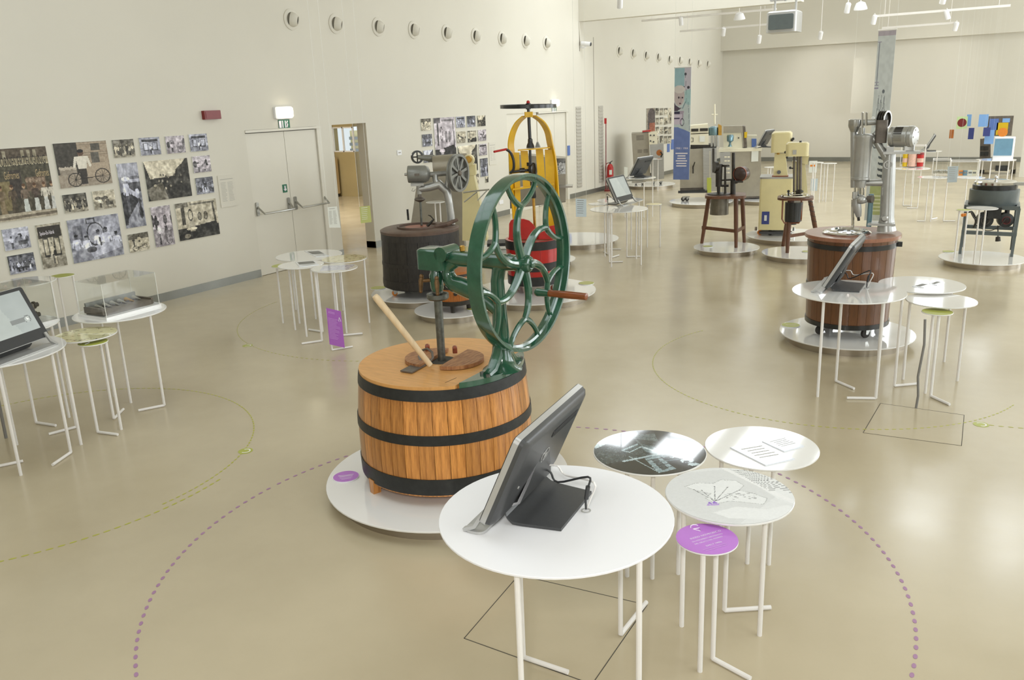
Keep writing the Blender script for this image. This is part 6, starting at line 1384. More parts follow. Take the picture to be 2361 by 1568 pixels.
k = MB(); quadprism(k, [(1568, 430), (1655, 430), (1655, 440), (1568, 443)], .0, .6); k.build('chassis', 'worn_grey', T)
base = V((c2[0], c2[1]-.15, .09)); L = Plane(base)
T = thing('grey_cabinet_freezer', base, 'grey panelled cabinet with a pinned white sheet behind the motor stool', 'ice cream machine')
k = MB(); quadprism(k, [(1660, 348), (1754, 346), (1755, 452), (1664, 455)], 0, .6); k.build('body', 'slate_grey' if False else 'steel_sheet', T)
k = MB(); quadprism(k, [(1657, 344), (1756, 341), (1756, 348), (1657, 351)], -.04, .62); k.build('worktop', 'cream_pale', T)
k = MB(); quadprism(k, [(1733, 347), (1749, 346), (1748, 372), (1732, 373)], -.03, -.02); k.build('pinned_sheet', 'paper', T)
k = MB(); quadprism(k, [(1660, 352), (1684, 350), (1686, 420), (1662, 422)], -.06, 0); dp = k.build('perforated_panel', 'steel', T)
for i in range(5):
    for j in range(2): k = MB(); k.box(L(1673+j*7, 362+i*9, -.062), (.05, .006, .03), L.u, L.n); k.build('louvre', 'cream_pale', dp)
k = MB(); quadprism(k, [(1668, 304), (1710, 304), (1712, 342), (1668, 344)], .1, .55); hd_ = k.build('upper_box', 'cream_pale', T)
k = MB(); quadprism(k, [(1668, 291), (1712, 290), (1713, 306), (1668, 306)], .08, .55); k.build('hood', 'steel_sheet', hd_)
k = MB(); k.cyl(L(1703, 318, .1), L(1703, 318, .06), .015, None, 8); k.build('knob', 'dark_iron', hd_)
k = MB(); quadprism(k, [(1712, 290), (1718, 292), (1722, 340), (1714, 340)], .08, .4); k.build('end_panel', 'worn_grey', T)
k = MB(); quadprism(k, [(1716, 305), (1723, 304), (1722, 318), (1716, 318)], .03, .07); k.build('yellow_tag', 'yellow', T)
k = MB(); p = L(1683, 338, -.05); k.lathe([(.05, 0), (.03, .03), (.02, .08), (.07, .12), (.075, .22), (.06, .25)], p, (0, 0, 1), 16); k.build('mixing_cup', 'teal_metal', T)
k = MB(); quadprism(k, [(1722, 312), (1745, 312), (1745, 340), (1722, 340)], .3, .5); k.build('rear_box', 'cream_pale', T)
k = MB(); quadprism(k, [(1733, 320), (1744, 320), (1744, 339), (1733, 339)], .27, .3); k.build('blue_panel', 'blue', T)
k = MB(); quadprism(k, [(1664, 448), (1756, 444), (1756, 456), (1664, 460)], .02, .55); k.build('chassis', 'worn_grey', T)
q = L(1700, 452, .2)
for px in (1672, 1745): q = L(px, 452, .2); caster(V((q.x, q.y, .09)), T, .06, .03)
zw = L(1742, 341, -.04).z+.004; p = L(1752, 341, .12); touchscreen((p.x, p.y), V((-1, .1, 0)), zw, 'small dark touchscreen computer standing on the grey cabinet', True, .5, .50, .36, False, emblem=False)

# ================================================================== STOOL WITH DARK MOTOR MIXER
def stool(T, L, zt, seat_px, legs, mt='brown_wood'):
    for (tx, ty, bx, by, d, zbase) in legs:
        pass
platform((-3.805, 12.571), .492, 'round white platform under the stool with the dark motor mixer', .09, (1632, 569), 'green round name disc on the motor stool platform', sr=.08)
base = V((-3.80, 12.58, .09)); L = Plane(base); zs = L(1670, 451).z
T = thing('stool_mixer', base, 'dark iron belt mixer with motor mounted on a brown three legged stool', 'ice cream machine')
a, b_ = L(1626, 450), L(1720, 450); cx = (a+b_)/2; k = MB(); k.rbox(V((cx.x, cx.y, zs)), ((b_-a).length, .55, .04), .14, L.u, L.n); k.build('stool_seat', 'brown_wood', T)
for tx, bx, by in ((1635, 1618, 561), (1697, 1697, 571), (1711, 1716, 559)):
    g = at(bx, by, .09); tp = L(tx, 455, (g-base).dot(L.n)*.75); tp.z = zs-.02; k = MB(); d = (g-tp).normalized(); k.tube([tp, tp+(g-tp)*.5, g], [.034, .034, .026], 8); k.build('stool_leg', 'brown_wood', T)
gl, gr, gb = at(1618, 561, .09), at(1697, 571, .09), at(1716, 559, .09)
for u_, v_ in ((gl, gr), (gr, gb)): k = MB(); a, b_ = u_+V((0, 0, .25)), v_+V((0, 0, .25)); a = a+(base-a)*.12*0; k.box((a+b_)/2, ((b_-a).length, .022, .05), (b_-a).normalized(), V((0, 0, 1)).cross((b_-a).normalized())); k.build('stretcher', 'brown_wood', T)
k = MB(); k.lathe([(.0, 0), (L.w(21, base), 0), (L.w(20, base), zs-L(1658, 494).z)], V((L(1658, 494).x, L(1658, 494).y, L(1658, 494).z)), (0, 0, 1), 22); k.build('can', 'tin_can', T)
k = MB(); q = L(1657, 448); k.lathe([(.17, 0), (.17, .012), (.05, .03)], V((q.x, q.y, zs+.02)), (0, 0, 1), 28); k.build('lid', 'dark_iron', T)
k = MB(); k.cyl(L(1690, 450, 0), L(1690, 415, 0), .04, .038, 12); k.cyl(L(1691, 416, 0), L(1691, 352, 0), .026, .024, 12); k.build('post', 'dark_iron', T)
k = MB(); k.cyl(L(1657, 448, 0), L(1657, 428, 0), .024, .03, 12); k.cyl(L(1657, 430, 0), L(1658, 378, 0), .046, .052, 14); k.lathe([(.055, -.03), (.06, 0), (.055, .03)], L(1655, 394, 0), (0, 0, 1), 16); k.build('stirrer_housing', 'dark_iron', T)
k = MB(); k.cyl(L(1672, 448, 0), L(1672, 382, 0), .018, .014, 10); k.build('side_spindle', 'dark_iron', T)
k = MB(); k.lathe([(.075, -.025), (.075, .025), (.03, .035)], L(1651, 384, -.02), L.u+L.n*.4, 18); k.build('bevel_gear', 'dark_iron', T)
k = MB(); k.lathe([(.05, -.015), (.05, .015)], L(1674, 382, 0), (0, 0, 1), 16); k.build('top_gear', 'dark_iron', T)
k = MB(); k.tube([L(1657, 416, 0), L(1690, 414, 0)], .014, 8); k.tube([L(1650, 428, 0), L(1680, 428, 0)], .018, 8); k.build('bracket', 'dark_iron', T)
a = L(1704, 402, -.1); k = MB(); k.lathe([(.06, 0), (.098, .02), (.106, .05), (.106, .15), (.085, .19), (.03, .22)], a, L.u*.5+L.n, 24); mo = k.build('motor', 'motor_brown', T)
k = MB(); k.ring(a+(L.u*.5+L.n).normalized()*.03, .1065, .02, .006, L.u*.5+L.n, 24); k.build('motor_band', 'red_wood', mo)
k = MB(); k.box(L(1702, 418, -.03), (.14, .14, .03), L.u, L.n); k.tube([L(1692, 420, 0), L(1700, 418, 0)], .03, 8); k.build('motor_shelf', 'dark_iron', T)

# ================================================================== CREAM MIXER ON STOOL
platform((-2.70, 12.45), .52, 'round white platform under the cream mixer on its stool', .09, (1862, 581), 'green round name disc on the cream mixer platform', sr=.08)
base = V((-2.74, 12.42, .09)); L = Plane(base); zs = L(1832, 456).z
T = thing('cream_stool_mixer', base, 'pale yellow column mixer mounted on a brown three legged stool', 'ice cream machine')
a, b_ = L(1793, 454), L(1876, 454); cx = (a+b_)/2; k = MB(); k.rbox(V((cx.x, cx.y, zs)), ((b_-a).length, .5, .03), .16, L.u, L.n); k.build('stool_seat', 'brown_wood', T)
for tx, bx, by in ((1822, 1815, 583), (1826, 1805, 567)):
    g = at(bx, by, .09); tp = L(tx, 458, (g-base).dot(L.n)*.5); tp.z = zs; k = MB(); k.tube([tp, tp+(g-tp)*.5, g], [.034, .036, .026], 8); k.build('stool_leg', 'brown_wood', T)
g = at(1888, 570, .09); tp = L(1866, 458, .1); tp.z = zs; k = MB(); k.tube([tp, tp+(g-tp)*.5, g], [.03, .034, .026], 8); lg = k.build('stool_leg', 'brown_wood', T)
k = MB(); pts = [tp+(g-tp)*(i/40*.55)+V((.032*math.cos(i*.9), .032*math.sin(i*.9), 0)) for i in range(41)]; k.tube(pts, .006, 5); k.build('wound_cord', 'black_paint', lg)
g1, g2 = at(1815, 583, .09)+V((0, 0, .24)), at(1888, 570, .09)+V((0, 0, .24)); k = MB(); k.box((g1+g2)/2, ((g2-g1).length, .02, .045), (g2-g1).normalized(), V((0, 0, 1)).cross((g2-g1).normalized())); k.build('stretcher', 'brown_wood', T)
q = L(1829, 500); k = MB(); k.lathe([(.0, 0), (.05, 0), (.05, .03), (.12, .05), (.125, .32)], V((q.x, q.y, zs-.38)), (0, 0, 1), 22); k.build('bucket', 'black_paint', T)
k = MB(); k.tube([L(1805, 460, -.05), L(1803, 505, -.05), L(1808, 514, -.05), L(1842, 514, -.05), L(1847, 505, -.05), L(1848, 462, -.05)], .012, 6); k.build('bucket_bracket', 'handle_wood', T)
k = MB(); q = L(1834, 448); k.lathe([(.19, 0), (.2, .01), (.19, .03), (.13, .04), (.12, .05), (.05, .06)], V((q.x, q.y, zs+.015)), (0, 0, 1), 36); k.build('steel_plate', 'chrome', T)
k = MB(); k.poly([L(1829, 445, .05), L(1862, 445, .05), L(1856, 372, .05), L(1827, 372, .05)], L.n*.12); k.build('column', 'cream', T)
a, b_ = L(1815, 328), L(1866, 328); k = MB(); zt_ = L(1840, 328).z; zb_ = L(1840, 359).z; cx = (L(1815, 345)+L(1862, 345))/2
k.rbox(V((cx.x, cx.y, (zt_+zb_)/2)), ((L(1866, 345)-L(1813, 345)).length, .30, zt_-zb_), .05, L.u, L.n, top=.02); hd_ = k.build('motor_head', 'cream', T)
k = MB(); k.poly([L(1834, 358, .02), L(1866, 358, .02), L(1862, 380, .02), L(1838, 374, .02)], L.n*.12); k.build('head_neck', 'cream', hd_)
k = MB(); k.box(L(1832, 351, -.155), (.05, .006, .06), L.u, L.n); k.build('maker_plate', 'ink_light', hd_)
k = MB(); k.cyl(L(1846, 328), L(1846, 324.5), .018, None, 10); k.build('top_knob', 'black_paint', hd_)
for px in (1831, 1839, 1846): k = MB(); k.cyl(L(px, 361, -.03), L(px-1, 443, -.03), .014 if px != 1846 else .02, None, 8); k.build('guide_rod', 'worn_grey', T)
k = MB(); k.lathe([(.05, 0), (.06, .02), (.03, .04)], L(1843, 444, -.05), (0, 0, 1), 16); k.build('clamp', 'dark_iron', T)
k = MB(); k.tube([L(1828, 388, -.03), L(1822, 388, -.1)], .01, 6); k.sph(L(1822, 387, -.1), .018, 8, 6); k.build('lever', 'black_paint', T)
k = MB(); k.cyl(L(1818, 450, -.1), L(1818, 442, -.1), .012, None, 6); k.sph(L(1818, 441, -.1), .02, 8, 6); k.build('plate_knob', 'black_paint', T)

# ================================================================== TALL CREAM CABINET MACHINE
platform((-3.23, 14.0), .66, 'round white platform under the tall cream cabinet machine', .09)
base = V((-3.12, 13.85, .09)); L = Plane(base)
T = thing('cream_cabinet_machine', base, 'tall cream cabinet machine with square head behind the stools', 'ice cream machine')
zc, z0 = L(1780, 412).z, L(1780, 530).z
a, b_ = L(1750, 480), L(1826, 480); cx = (a+b_)/2+L.n*.25; k = MB(); k.rbox(V((cx.x, cx.y, (zc+z0)/2)), ((b_-a).length, .55, zc-z0), .03, L.u, L.n); cb = k.build('cabinet', 'cream', T)
k = MB(); p, q = L(1757, 488, -.03), L(1773, 517, -.03); k.box((p+q)/2, (abs((q-p).dot(L.u)), .01, p.z-q.z), L.u, L.n); bl = k.build('blue_label', 'navy', cb); k = MB(); k.box((p+q)/2-L.n*.006, (.04, .006, .09), L.u, L.n); k.build('label_window', 'paper', bl)
k = MB(); k.rbox(V((cx.x, cx.y, zc+.012)), ((b_-a).length+.02, .56, .025), .03, L.u, L.n); k.build('worktop', 'steel', T)
k = MB(); q0 = [L(1783, 406, .1), L(1816, 406, .1), L(1811, 354, .1), L(1786, 354, .1)]; k.poly(q0, L.n*.2); cl = k.build('column', 'cream', T)
k = MB(); k.cyl(L(1796, 397, .1), L(1796, 397, .07), .03, None, 12); k.build('dial', 'black_paint', cl)
zt_, zb_ = L(1800, 304).z, L(1800, 352).z; a, b_ = L(1778, 330), L(1826, 330); cx2 = (a+b_)/2+L.n*.15; k = MB(); k.rbox(V((cx2.x, cx2.y, (zt_+zb_)/2)), ((b_-a).length, .36, zt_-zb_), .05, L.u, L.n, top=.03); hd_ = k.build('head', 'cream', T)
for px, py in ((1826, 323), (1829, 320), (1811, 351), (1815, 363)): k = MB(); k.sph(L(px, py, -.02), .022, 8, 6); k.build('black_knob', 'black_paint', hd_)
k = MB(); k.lathe([(.02, 0), (.03, .03)], L(1794, 356, .0), (0, 0, 1), 12); k.build('spout', 'brass', hd_)
k = MB(); q = (L(1782, 408, .0)+L(1815, 408, 0))/2; k.box(q+L.n*.18, (.25, .22, .02), L.u, L.n); k.build('foot_plate', 'red_wood', T)
k = MB(); k.box(V((cx.x, cx.y, z0-.05)), ((b_-a).length*1.5, .5, .04), L.u, L.n); k.build('chassis', 'black_paint', T)
for px in (1754, 1778, 1822): q = L(px, 540, .1); caster(V((q.x, q.y, .09)), T, max(.05, z0-.07-.09), .04, .6, 'orange' if px == 1754 else 'rubber')
for s in (-.3, .0, .3): q = V((cx.x, cx.y, 0))+L.u*s; k = MB(); k.cyl((q.x, q.y, z0-.05), (q.x, q.y, z0+.01), .02, None, 8); k.build('spacer', 'steel', T)

# ================================================================== LARGE WOODEN TUB WITH SILVER MACHINE
platform((-1.324, 8.338), .616, 'round white platform under the large mahogany tub', .09, (1823, 751), 'green round name disc at the left of the mahogany tub platform', sr=.09)
cM = V((-1.33, 8.33, 0)); L = Plane(cM)
T = thing('mahogany_tub_machine', (cM.x, cM.y, .09), 'tall mahogany tub on casters with silver column machine and electric motor', 'ice cream machine')
rM = L.w(94, cM+V((0, 0, .6))); zt = L(1962, 546).z; z0 = L(1955, 748).z-.0
z0 = .20; zt = L(1968, 536).z
tub(T, cM, (z0, zt-.03, lambda z: rM*(.955+.05*(z-z0)/(zt-z0))), 30, 'mahogany', [(z0, z0+.045), (z0+.42*(zt-z0), z0+.42*(zt-z0)+.035), (zt-.115, zt-.07)], 'black_paint', .03, .008)
k = MB(); k.disc((cM.x, cM.y, zt), rM*1.09, .035, 64, ch=.004); k.build('wooden_top', 'mahogany_top', T)
k = MB(); k.disc((cM.x, cM.y, z0+.02), rM*.94, .02, 40); k.build('bottom', 'black_paint', T)
for z in (zt-.092, z0+.42*(zt-z0)+.017): q = V((cM.x, cM.y, z))+L.u*(rM*1.02)-L.n*.04; k = MB(); k.box(q, (.07, .03, .045), L.u, L.n); k.cyl(q-L.n*.03+L.u*.01, q+L.n*.03+L.u*.01, .012, None, 8); k.build('hoop_clamp', 'black_paint', T)
for px, py in ((1893, 770), (1998, 778), (1915, 748), (2030, 752)): g = at(px, py, .09); caster(V((g.x, g.y, .09)), T, .112, .045, .9, 'rubber')
k = MB(); o_ = V((cM.x, cM.y, zt))-L.u*.05-L.n*.05; k.lathe([(.21, 0), (.215, .012), (.2, .024), (.17, .026), (.165, .034), (.14, .036), (.135, .02), (.1, .012), (0, .01)], o_, (0, 0, 1), 48); k.build('chrome_rim', 'chrome', T)
k = MB(); k.disc(o_+V((0, 0, .014)), .115, .002, 32); k.build('opening', 'black_paint', T)
def LM(px, py, d=0.0): return L(px, py, d)
cb_ = LM(2042, 528, .0)
k = MB(); k.poly([LM(2000, 520, -.12), LM(2064, 522, -.06), LM(2062, 516, .1), LM(2012, 514, .1)], (0, 0, .02)); k.build('base_plate', 'silver_paint', T)
k = MB(); k.tube([LM(2044, 532, .0), LM(2044, 518, 0), LM(2045, 500, 0), LM(2047, 440, 0), LM(2050, 385, 0), LM(2052, 350, 0)], [.085, .074, .062, .06, .055, .048], 20); k.build('column', 'silver_paint', T)
k = MB(); k.ring(LM(2044, 513, 0), .072, .012, .02, (0, 0, 1), 24); k.build('column_collar', 'silver_paint', T)
k = MB(); q = LM(2039, 503, -.07); k.lathe([(.03, -.02), (.034, 0), (.02, .02)], q, -L.n, 16); k.build('side_boss', 'silver_paint', T)
k = MB(); q = LM(2048, 380, -.058); k.ring(q, .038, .004, .008, -L.n, 22); put_text(k, 'H', .05, q-L.n*.003, L.u, (0, 0, 1)); o = k.build('cast_emblem', 'steel', T); o['kind'] = 'stuff'
k = MB(); k.tube([LM(2048, 370, 0), LM(2036, 350, 0), LM(2022, 328, 0), LM(2006, 312, 0)], [.04, .034, .032, .03], 12); k.build('diagonal_arm', 'silver_paint', T)
k = MB(); k.tube([LM(2038, 421, 0), LM(1990, 422, 0)], [.034, .026], 12); k.build('lower_arm', 'silver_paint', T)
k = MB(); a, b_ = LM(1986, 318, -.03), LM(1984, 415, -.03); k.lathe([(.075, 0), (.082, .006), (.082, .025), (.078, .03), (.078, (a-b_).length-.01), (.083, (a-b_).length), (.083, (a-b_).length+.02), (.06, (a-b_).length+.035)], b_-V((0, 0, .0)), (0, 0, 1), 28); k.build('counterweight_cylinder', 'silver_paint', T)
k = MB(); k.lathe([(.045, 0), (.05, .02), (.05, .07)], LM(1983, 432, -.03), (0, 0, 1), 20); k.lathe([(.028, 0), (.028, .09)], LM(1986, 318, -.03), (0, 0, 1), 14); k.build('cylinder_neck', 'silver_paint', T)
k = MB(); k.cyl(LM(1969, 432, .03), LM(1969, 298, .03), .03, None, 14); k.build('rear_guide', 'silver_paint', T)
k = MB(); k.lathe([(.035, -.10), (.055, -.055), (.058, -.045), (.058, .005), (.05, .012), (0, .014)], LM(1972, 278, .03), (0, 0, 1), 24); k.build('gear_cap', 'steel', T)
for px, y0_, y1_ in ((1988, 312, 259), (1997, 290, 259)): k = MB(); k.cyl(LM(px, y0_, -.05), LM(px, y1_, -.05), .010, None, 8); k.build('guide_rod', 'chrome', T)
k = MB(); k.cyl(LM(1975, 283, .03), LM(2030, 281, .05), .028, None, 14); k.build('drive_shaft', 'silver_paint', T)
k = MB(); k.ring(LM(2013, 272, .04), .012, .008, .004, -L.n, 14); k.cyl(LM(2013, 276, .04), LM(2013, 280, .04), .008, None, 6); k.build('lifting_eye', 'steel', T)
pc = LM(2037, 276, .05); ax = (L.u*.9-L.n*.43)
k = MB(); pr = []
for i in range(3): pr += [(.078, -.03+.022*i), (.078, -.024+.022*i), (.064, -.019+.022*i), (.078, -.014+.022*i)]
k.lathe([(.03, -.03)]+pr+[(.078, .038), (.066, .038), (.064, .02), (.02, .02)], pc, ax, 30); pl = k.build('belt_pulley', 'dark_iron', T)
k = MB(); k.ring(pc+ax.normalized()*.036, .079, .008, .014, ax, 30); k.build('pulley_rim', 'steel', pl)
k = MB(); k.rbox(LM(2032, 303, .0), (.10, .10, .20), .02, L.u, L.n); k.build('belt_guard', 'worn_grey', T)
a = LM(2052, 315, -.02); d = (L.u*.92-L.n*.38).normalized(); ln = L.w(58, a)
k = MB(); k.lathe([(.06, 0), (.085, .01), (.088, .04), (.08, .05), (.092, .06), (.092, ln*.72), (.088, ln*.74), (.094, ln*.77), (.094, ln*.9), (.08, ln*.98), (.03, ln)], a, d, 32); mo = k.build('electric_motor', 'silver_paint', T)
su = d.cross(V((0, 0, 1))).normalized(); 
if su.dot(L.n) > 0: su = -su
for i in range(9):
    an = -.35+i*.17; nn = (su*math.cos(an)+V((0, 0, 1))*math.sin(an)).normalized(); q = a+d*(ln*.42)+nn*.094; k = MB(); k.box(q, (ln*.30, .008, .006), d, nn.cross(d), nn); k.build('cooling_slot', 'dark_iron' if i > 3 else 'steel', mo)
k = MB(); q = a+d*(ln*.95); 
for i in range(5): an = i*2*PI/5; k.sph(q+su*(.06*math.cos(an))+V((0, 0, .06*math.sin(an))), .014, 6, 4)
o = k.build('end_bolt', 'steel', mo); o['kind'] = 'stuff'
k = MB(); k.box(LM(2078, 351, -.02), (.30, .17, .022), L.u, L.n); k.build('motor_shelf', 'silver_paint', T)
for px in (2052, 2098): k = MB(); k.box(LM(px, 344, -.02), (.06, .12, .05), L.u, L.n); k.build('motor_foot', 'silver_paint', T)
k = MB(); k.rbox(LM(2096, 337, -.09), (.09, .06, .07), .01, L.u, L.n); k.build('terminal_box', 'steel', T)
for px in (1971, 1981, 1991): k = MB(); k.cyl(LM(px, 432, -.03), LM(px, 456, -.03), .009 if px != 1981 else .02, None, 8); k.build('piston_rod', 'chrome', T)
k = MB(); k.tube([LM(1976, 452, -.03), LM(1974, 470, -.03), LM(1978, 488, -.03), LM(1980, 500, -.03)], [.032, .042, .034, .022], 14); k.sph(LM(1986, 460, -.08), .042, 14, 10); k.tube([LM(1988, 463, -.05), LM(2004, 460, -.05)], [.03, .02], 10); k.build('gear_head', 'silver_paint', T)
k = MB(); k.lathe([(.03, -.02), (.034, 0), (.034, .03)], LM(2005, 459, -.05), L.u-L.n*.5, 14); k.build('clamp_knob', 'worn_grey', T)
k = MB(); k.rbox(LM(1970, 450, -.06), (.04, .04, .06), .008, L.u, L.n); k.build('valve_block', 'steel', T)
k = MB(); k.cyl(LM(1979, 498, -.03), LM(1980, 509, -.03), .013, .012, 8); k.build('dark_nozzle', 'dark_iron', T)
k = MB(); k.cyl(LM(1966, 460, -.03), LM(1966, 524, -.03), .013, None, 10); k.build('stirrer_shaft', 'chrome', T)
k = MB(); k.rbox(LM(2006, 485, .05), (.045, .05, .30), .012, L.u, L.n); k.build('tool_bracket', 'teal_metal', T)

# ================================================================== ROUND GREY MACHINE AT THE RIGHT
platform((-.38, 12.80), .53, 'round white platform under the grey round machine at the right', .09, (2187, 581), 'green round name disc on the right hand platform', sr=.08)
base = V((-.36, 12.85, .09)); L = Plane(base)
T = thing('grey_pan_machine', base, 'grey round ice cream machine with chrome lid on an angle iron stand', 'ice cream machine')
zt_ = L(2290, 482, 0).z
for (tx, bx, by) in ((2223, 2213, 585), (2342, 2332, 592)):
    g = at(bx, by, .09); tp = V((g.x+.02, g.y+.02, zt_)); k = MB(); k.box((g+tp)/2, (.035, .035, (tp-g).length), L.u, L.n, (tp-g).normalized()); k.build('stand_leg', 'slate_grey', T)
for dx in (.0, 1): 
    q = at((2213, 2332)[int(dx)], (585, 592)[int(dx)], .09)+L.n*.56; k = MB(); k.cyl(q, V((q.x, q.y, zt_)), .02, None, 6); k.build('stand_leg', 'slate_grey', T)
g1, g2 = at(2213, 585, .09), at(2332, 592, .09)
for hz_ in (.30, zt_-.09):
    k = MB(); a, b_ = g1+V((.01, .01, hz_)), g2+V((.01, .01, hz_)); k.box((a+b_)/2, ((b_-a).length, .04, .05), (b_-a).normalized(), V((0, 0, 1)).cross((b_-a).normalized())); a2 = L.n*.56; k.box((a+b_)/2+a2, ((b_-a).length, .04, .05), (b_-a).normalized(), V((0, 0, 1)).cross((b_-a).normalized()))
    for q in (a, b_): k.box(q+a2/2, (.04, .56, .05), L.u, L.n)
    k.build('stand_rail', 'slate_grey', T)
pc = (g1+g2)/2+L.n*.30+L.u*.02; rp = L.w(50, pc)
zq = L(2292, 482, 0).z; zt2 = L(2292, 444, 0).z; k = MB(); k.lathe([(rp*.98, zq), (rp, zq+.01), (rp, zt2), (rp*.9, zt2+.005)], V((pc.x, pc.y, 0)), (0, 0, 1), 44); k.build('pan', 'slate_grey', T)
k = MB(); k.lathe([(rp*.9, zt2), (rp*.9, zt2+.06), (rp*.86, zt2+.07)], V((pc.x, pc.y, 0)), (0, 0, 1), 40); k.build('pan_collar', 'black_paint', T)
k = MB(); k.lathe([(rp*.84, zt2+.06), (rp*.86, zt2+.065), (rp*.86, zt2+.10), (rp*.8, zt2+.115), (rp*.2, zt2+.125), (0, zt2+.13)], V((pc.x, pc.y, 0)), (0, 0, 1), 40); ld = k.build('chrome_lid', 'chrome', T)
k = MB(); q = V((pc.x, pc.y, zt2+.12))-L.n*.0; k.cyl(q, q+V((0, 0, .03)), .012, None, 8); k.sph(q+V((0, 0, .04)), .022, 10, 8); k.build('lid_knob', 'chrome', ld)
k = MB(); k.box(V((pc.x, pc.y, zt2+.08))+L.u*(rp*1.05)-L.n*.05, (.16, .08, .04), L.u, L.n); k.build('lid_clamp', 'steel', T)
for px, r__ in ((2272, .10), (2320, .095)):
    q = L(px, 508, .12); k = MB(); k.lathe([(r__*.5, -.02), (r__, 0), (r__, .12), (r__*.8, .16)], q, L.n-L.u*.2, 22); m_ = k.build('motor', 'black_iron', T); k = MB(); k.disc(q-(L.n-L.u*.2).normalized()*.02, r__*.55, .01, 18, -(L.n-L.u*.2)); k.build('motor_face', 'dark_red' if px == 2320 else 'worn_grey', m_)
    k = MB(); k.cyl(V((q.x, q.y, q.z))+L.n*.06, V((q.x, q.y, zq))+L.n*.06, .03, None, 8); k.build('motor_hanger', 'black_iron', T)
k = MB(); q = L(2293, 490, .15); k.box(q, (.16, .2, .14), L.u, L.n); k.build('gearbox', 'black_iron', T)
k = MB(); k.tube(smooth([L(2222, 495, 0), L(2240, 488, .05), L(2250, 510, .05), L(2244, 525, .05)]), .014, 6); k.tube(smooth([L(2235, 480, 0), L(2248, 505, 0), L(2262, 500, .05)]), .01, 6); k.tube(smooth([L(2250, 518, .02), L(2275, 532, .02), L(2300, 525, .02), L(2318, 505, .05)]), .006, 6); k.build('pipework', 'dark_iron', T)
k = MB(); k.sph(L(2220, 496, -.03), .024, 8, 6); k.cyl(L(2216, 496, -.03), L(2228, 495, -.03), .02, None, 8); k.build('gauge', 'orange', T)
k = MB(); k.cyl(L(2301, 546, .2), L(2301, 556, .2), .028, .035, 10); k.cyl(L(2301, 520, .2), L(2301, 548, .2), .008, None, 6); k.build('drain_cock', 'dark_iron', T)
c_, r_ = disc_at(2222, 2298, 470, .84); gt = V((-.425, 12.20, 0)); tt = table((gt.x, gt.y), .18, .83, 'small white table with a printed top before the grey round machine', [(gt.x-.03, gt.y+.09), (gt.x+.04, gt.y+.10)], z0=.09)
k = MB(); k.disc((gt.x, gt.y, .8312), .16, .0012, 30); k.build('printed_top', 'ink_light', tt)
c = at(2226, 474, .76); t = table((c.x-.0, c.y-.3), .09, .74, 'tiny green table at the left of the grey round machine', ring_legs((c.x, c.y-.3), .09, 2, .3)); k = MB(); k.disc((c.x, c.y-.3, .7412), .086, .0012, 24); k.build('green_top', 'green_disc', t)

# ================================================================== CASES AND TABLES AT THE FAR RIGHT
def frame_case(px0, px1, pyt, pyb, z, label, dep_=.35):
    a, b_ = at(px0, pyb, z), at(px1, pyb, z); h_ = 0; L = Plane(V((a.x, a.y, 0))); top_ = L(px0, pyt); h_ = top_.z-z; u = L.u; w_ = (b_-a).dot(u)
    t = thing('frame_case', V(((a.x+b_.x)/2, (a.y+b_.y)/2, z)), label, 'display case'); e = .014; c0 = a; dn_ = L.n*dep_
    k = MB()
    for q in (c0, c0+u*w_, c0+dn_, c0+u*w_+dn_): k.box(q+V((0, 0, h_/2)), (e, e, h_), u, L.n)
    for zz_ in (0.008, h_):
        for q, d, l in ((c0+u*w_/2, u, w_), (c0+u*w_/2+dn_, u, w_), (c0+dn_/2, L.n, dep_), (c0+u*w_+dn_/2, L.n, dep_)): k.box(q+V((0, 0, zz_)), (l, e, e), d, V((0, 0, 1)).cross(d))
    o = k.build('frame', 'white_rod', t); o['kind'] = 'stuff'
    k = MB(); k.box(c0+u*w_/2+V((0, 0, h_/2)), (w_-e, .004, h_-e), u, L.n); k.build('pane', 'acrylic', t)
    return t, c0+V((0, 0, .016)), u, L.n, w_
FS = []
for a_, z_, lb in (((2062, 2146, 388), .78, 'white table under the framed case with coloured ice cream tubs'), ((2105, 2172, 348), .80, 'white table with a dark tilted touchscreen behind the tubs'), ((2115, 2190, 408), .78, 'white table under the framed case with metal scoops'), ((2203, 2272, 409), .78, 'white table under the framed case with coloured packets')):
    c_, r_ = disc_at(*a_, z_); FS.append((c_, r_, z_, lb))
table_group(FS, [(2068, 471, 2089, 471), (2145, 511), (2132, 511, 2114, 511), (2147, 507, 2160, 504), (2178, 511, 2206, 511), (2210, 520), (2115, 481, 2091, 481), (2100, 476)])
t, c0, u, n_, w_ = frame_case(2075, 2131, 337, 385, .78, 'white framed case holding three coloured tubs at the far right')
for i, (xa, xb, mt_, lb) in enumerate(((2080, 2091, 'yellow', 'yellow cardboard tub at the left in the framed case'), (2093, 2111, 'pink_print', 'pale pink printed tub in the middle of the framed case'), (2113, 2128, 'red', 'red tin tub at the right in the framed case'))):
    q = at((xa+xb)/2, 385, .796)+n_*.15; LL = Plane(q); r__ = LL.w((xb-xa)/2, q); h_ = LL(xa, 352).z-q.z; q.z = .796
    tb = thing('ice_cream_tub', q, lb, 'tub'); k = MB(); k.lathe([(r__*.92, 0), (r__, h_*.85)], q, (0, 0, 1), 18); k.build('body', mt_, tb); k = MB(); k.lathe([(r__*1.02, h_*.85), (r__*1.02, h_*.97), (r__*.9, h_)], q, (0, 0, 1), 18); k.build('lid', 'dark_red' if mt_ == 'red' else mt_, tb)
    k = MB(); k.lathe([(r__*.975, h_*.3), (r__*1.0, h_*.6)], q, (0, 0, 1), 18); k.build('label_band', 'pink_print', tb) if mt_ != 'pink_print' else None
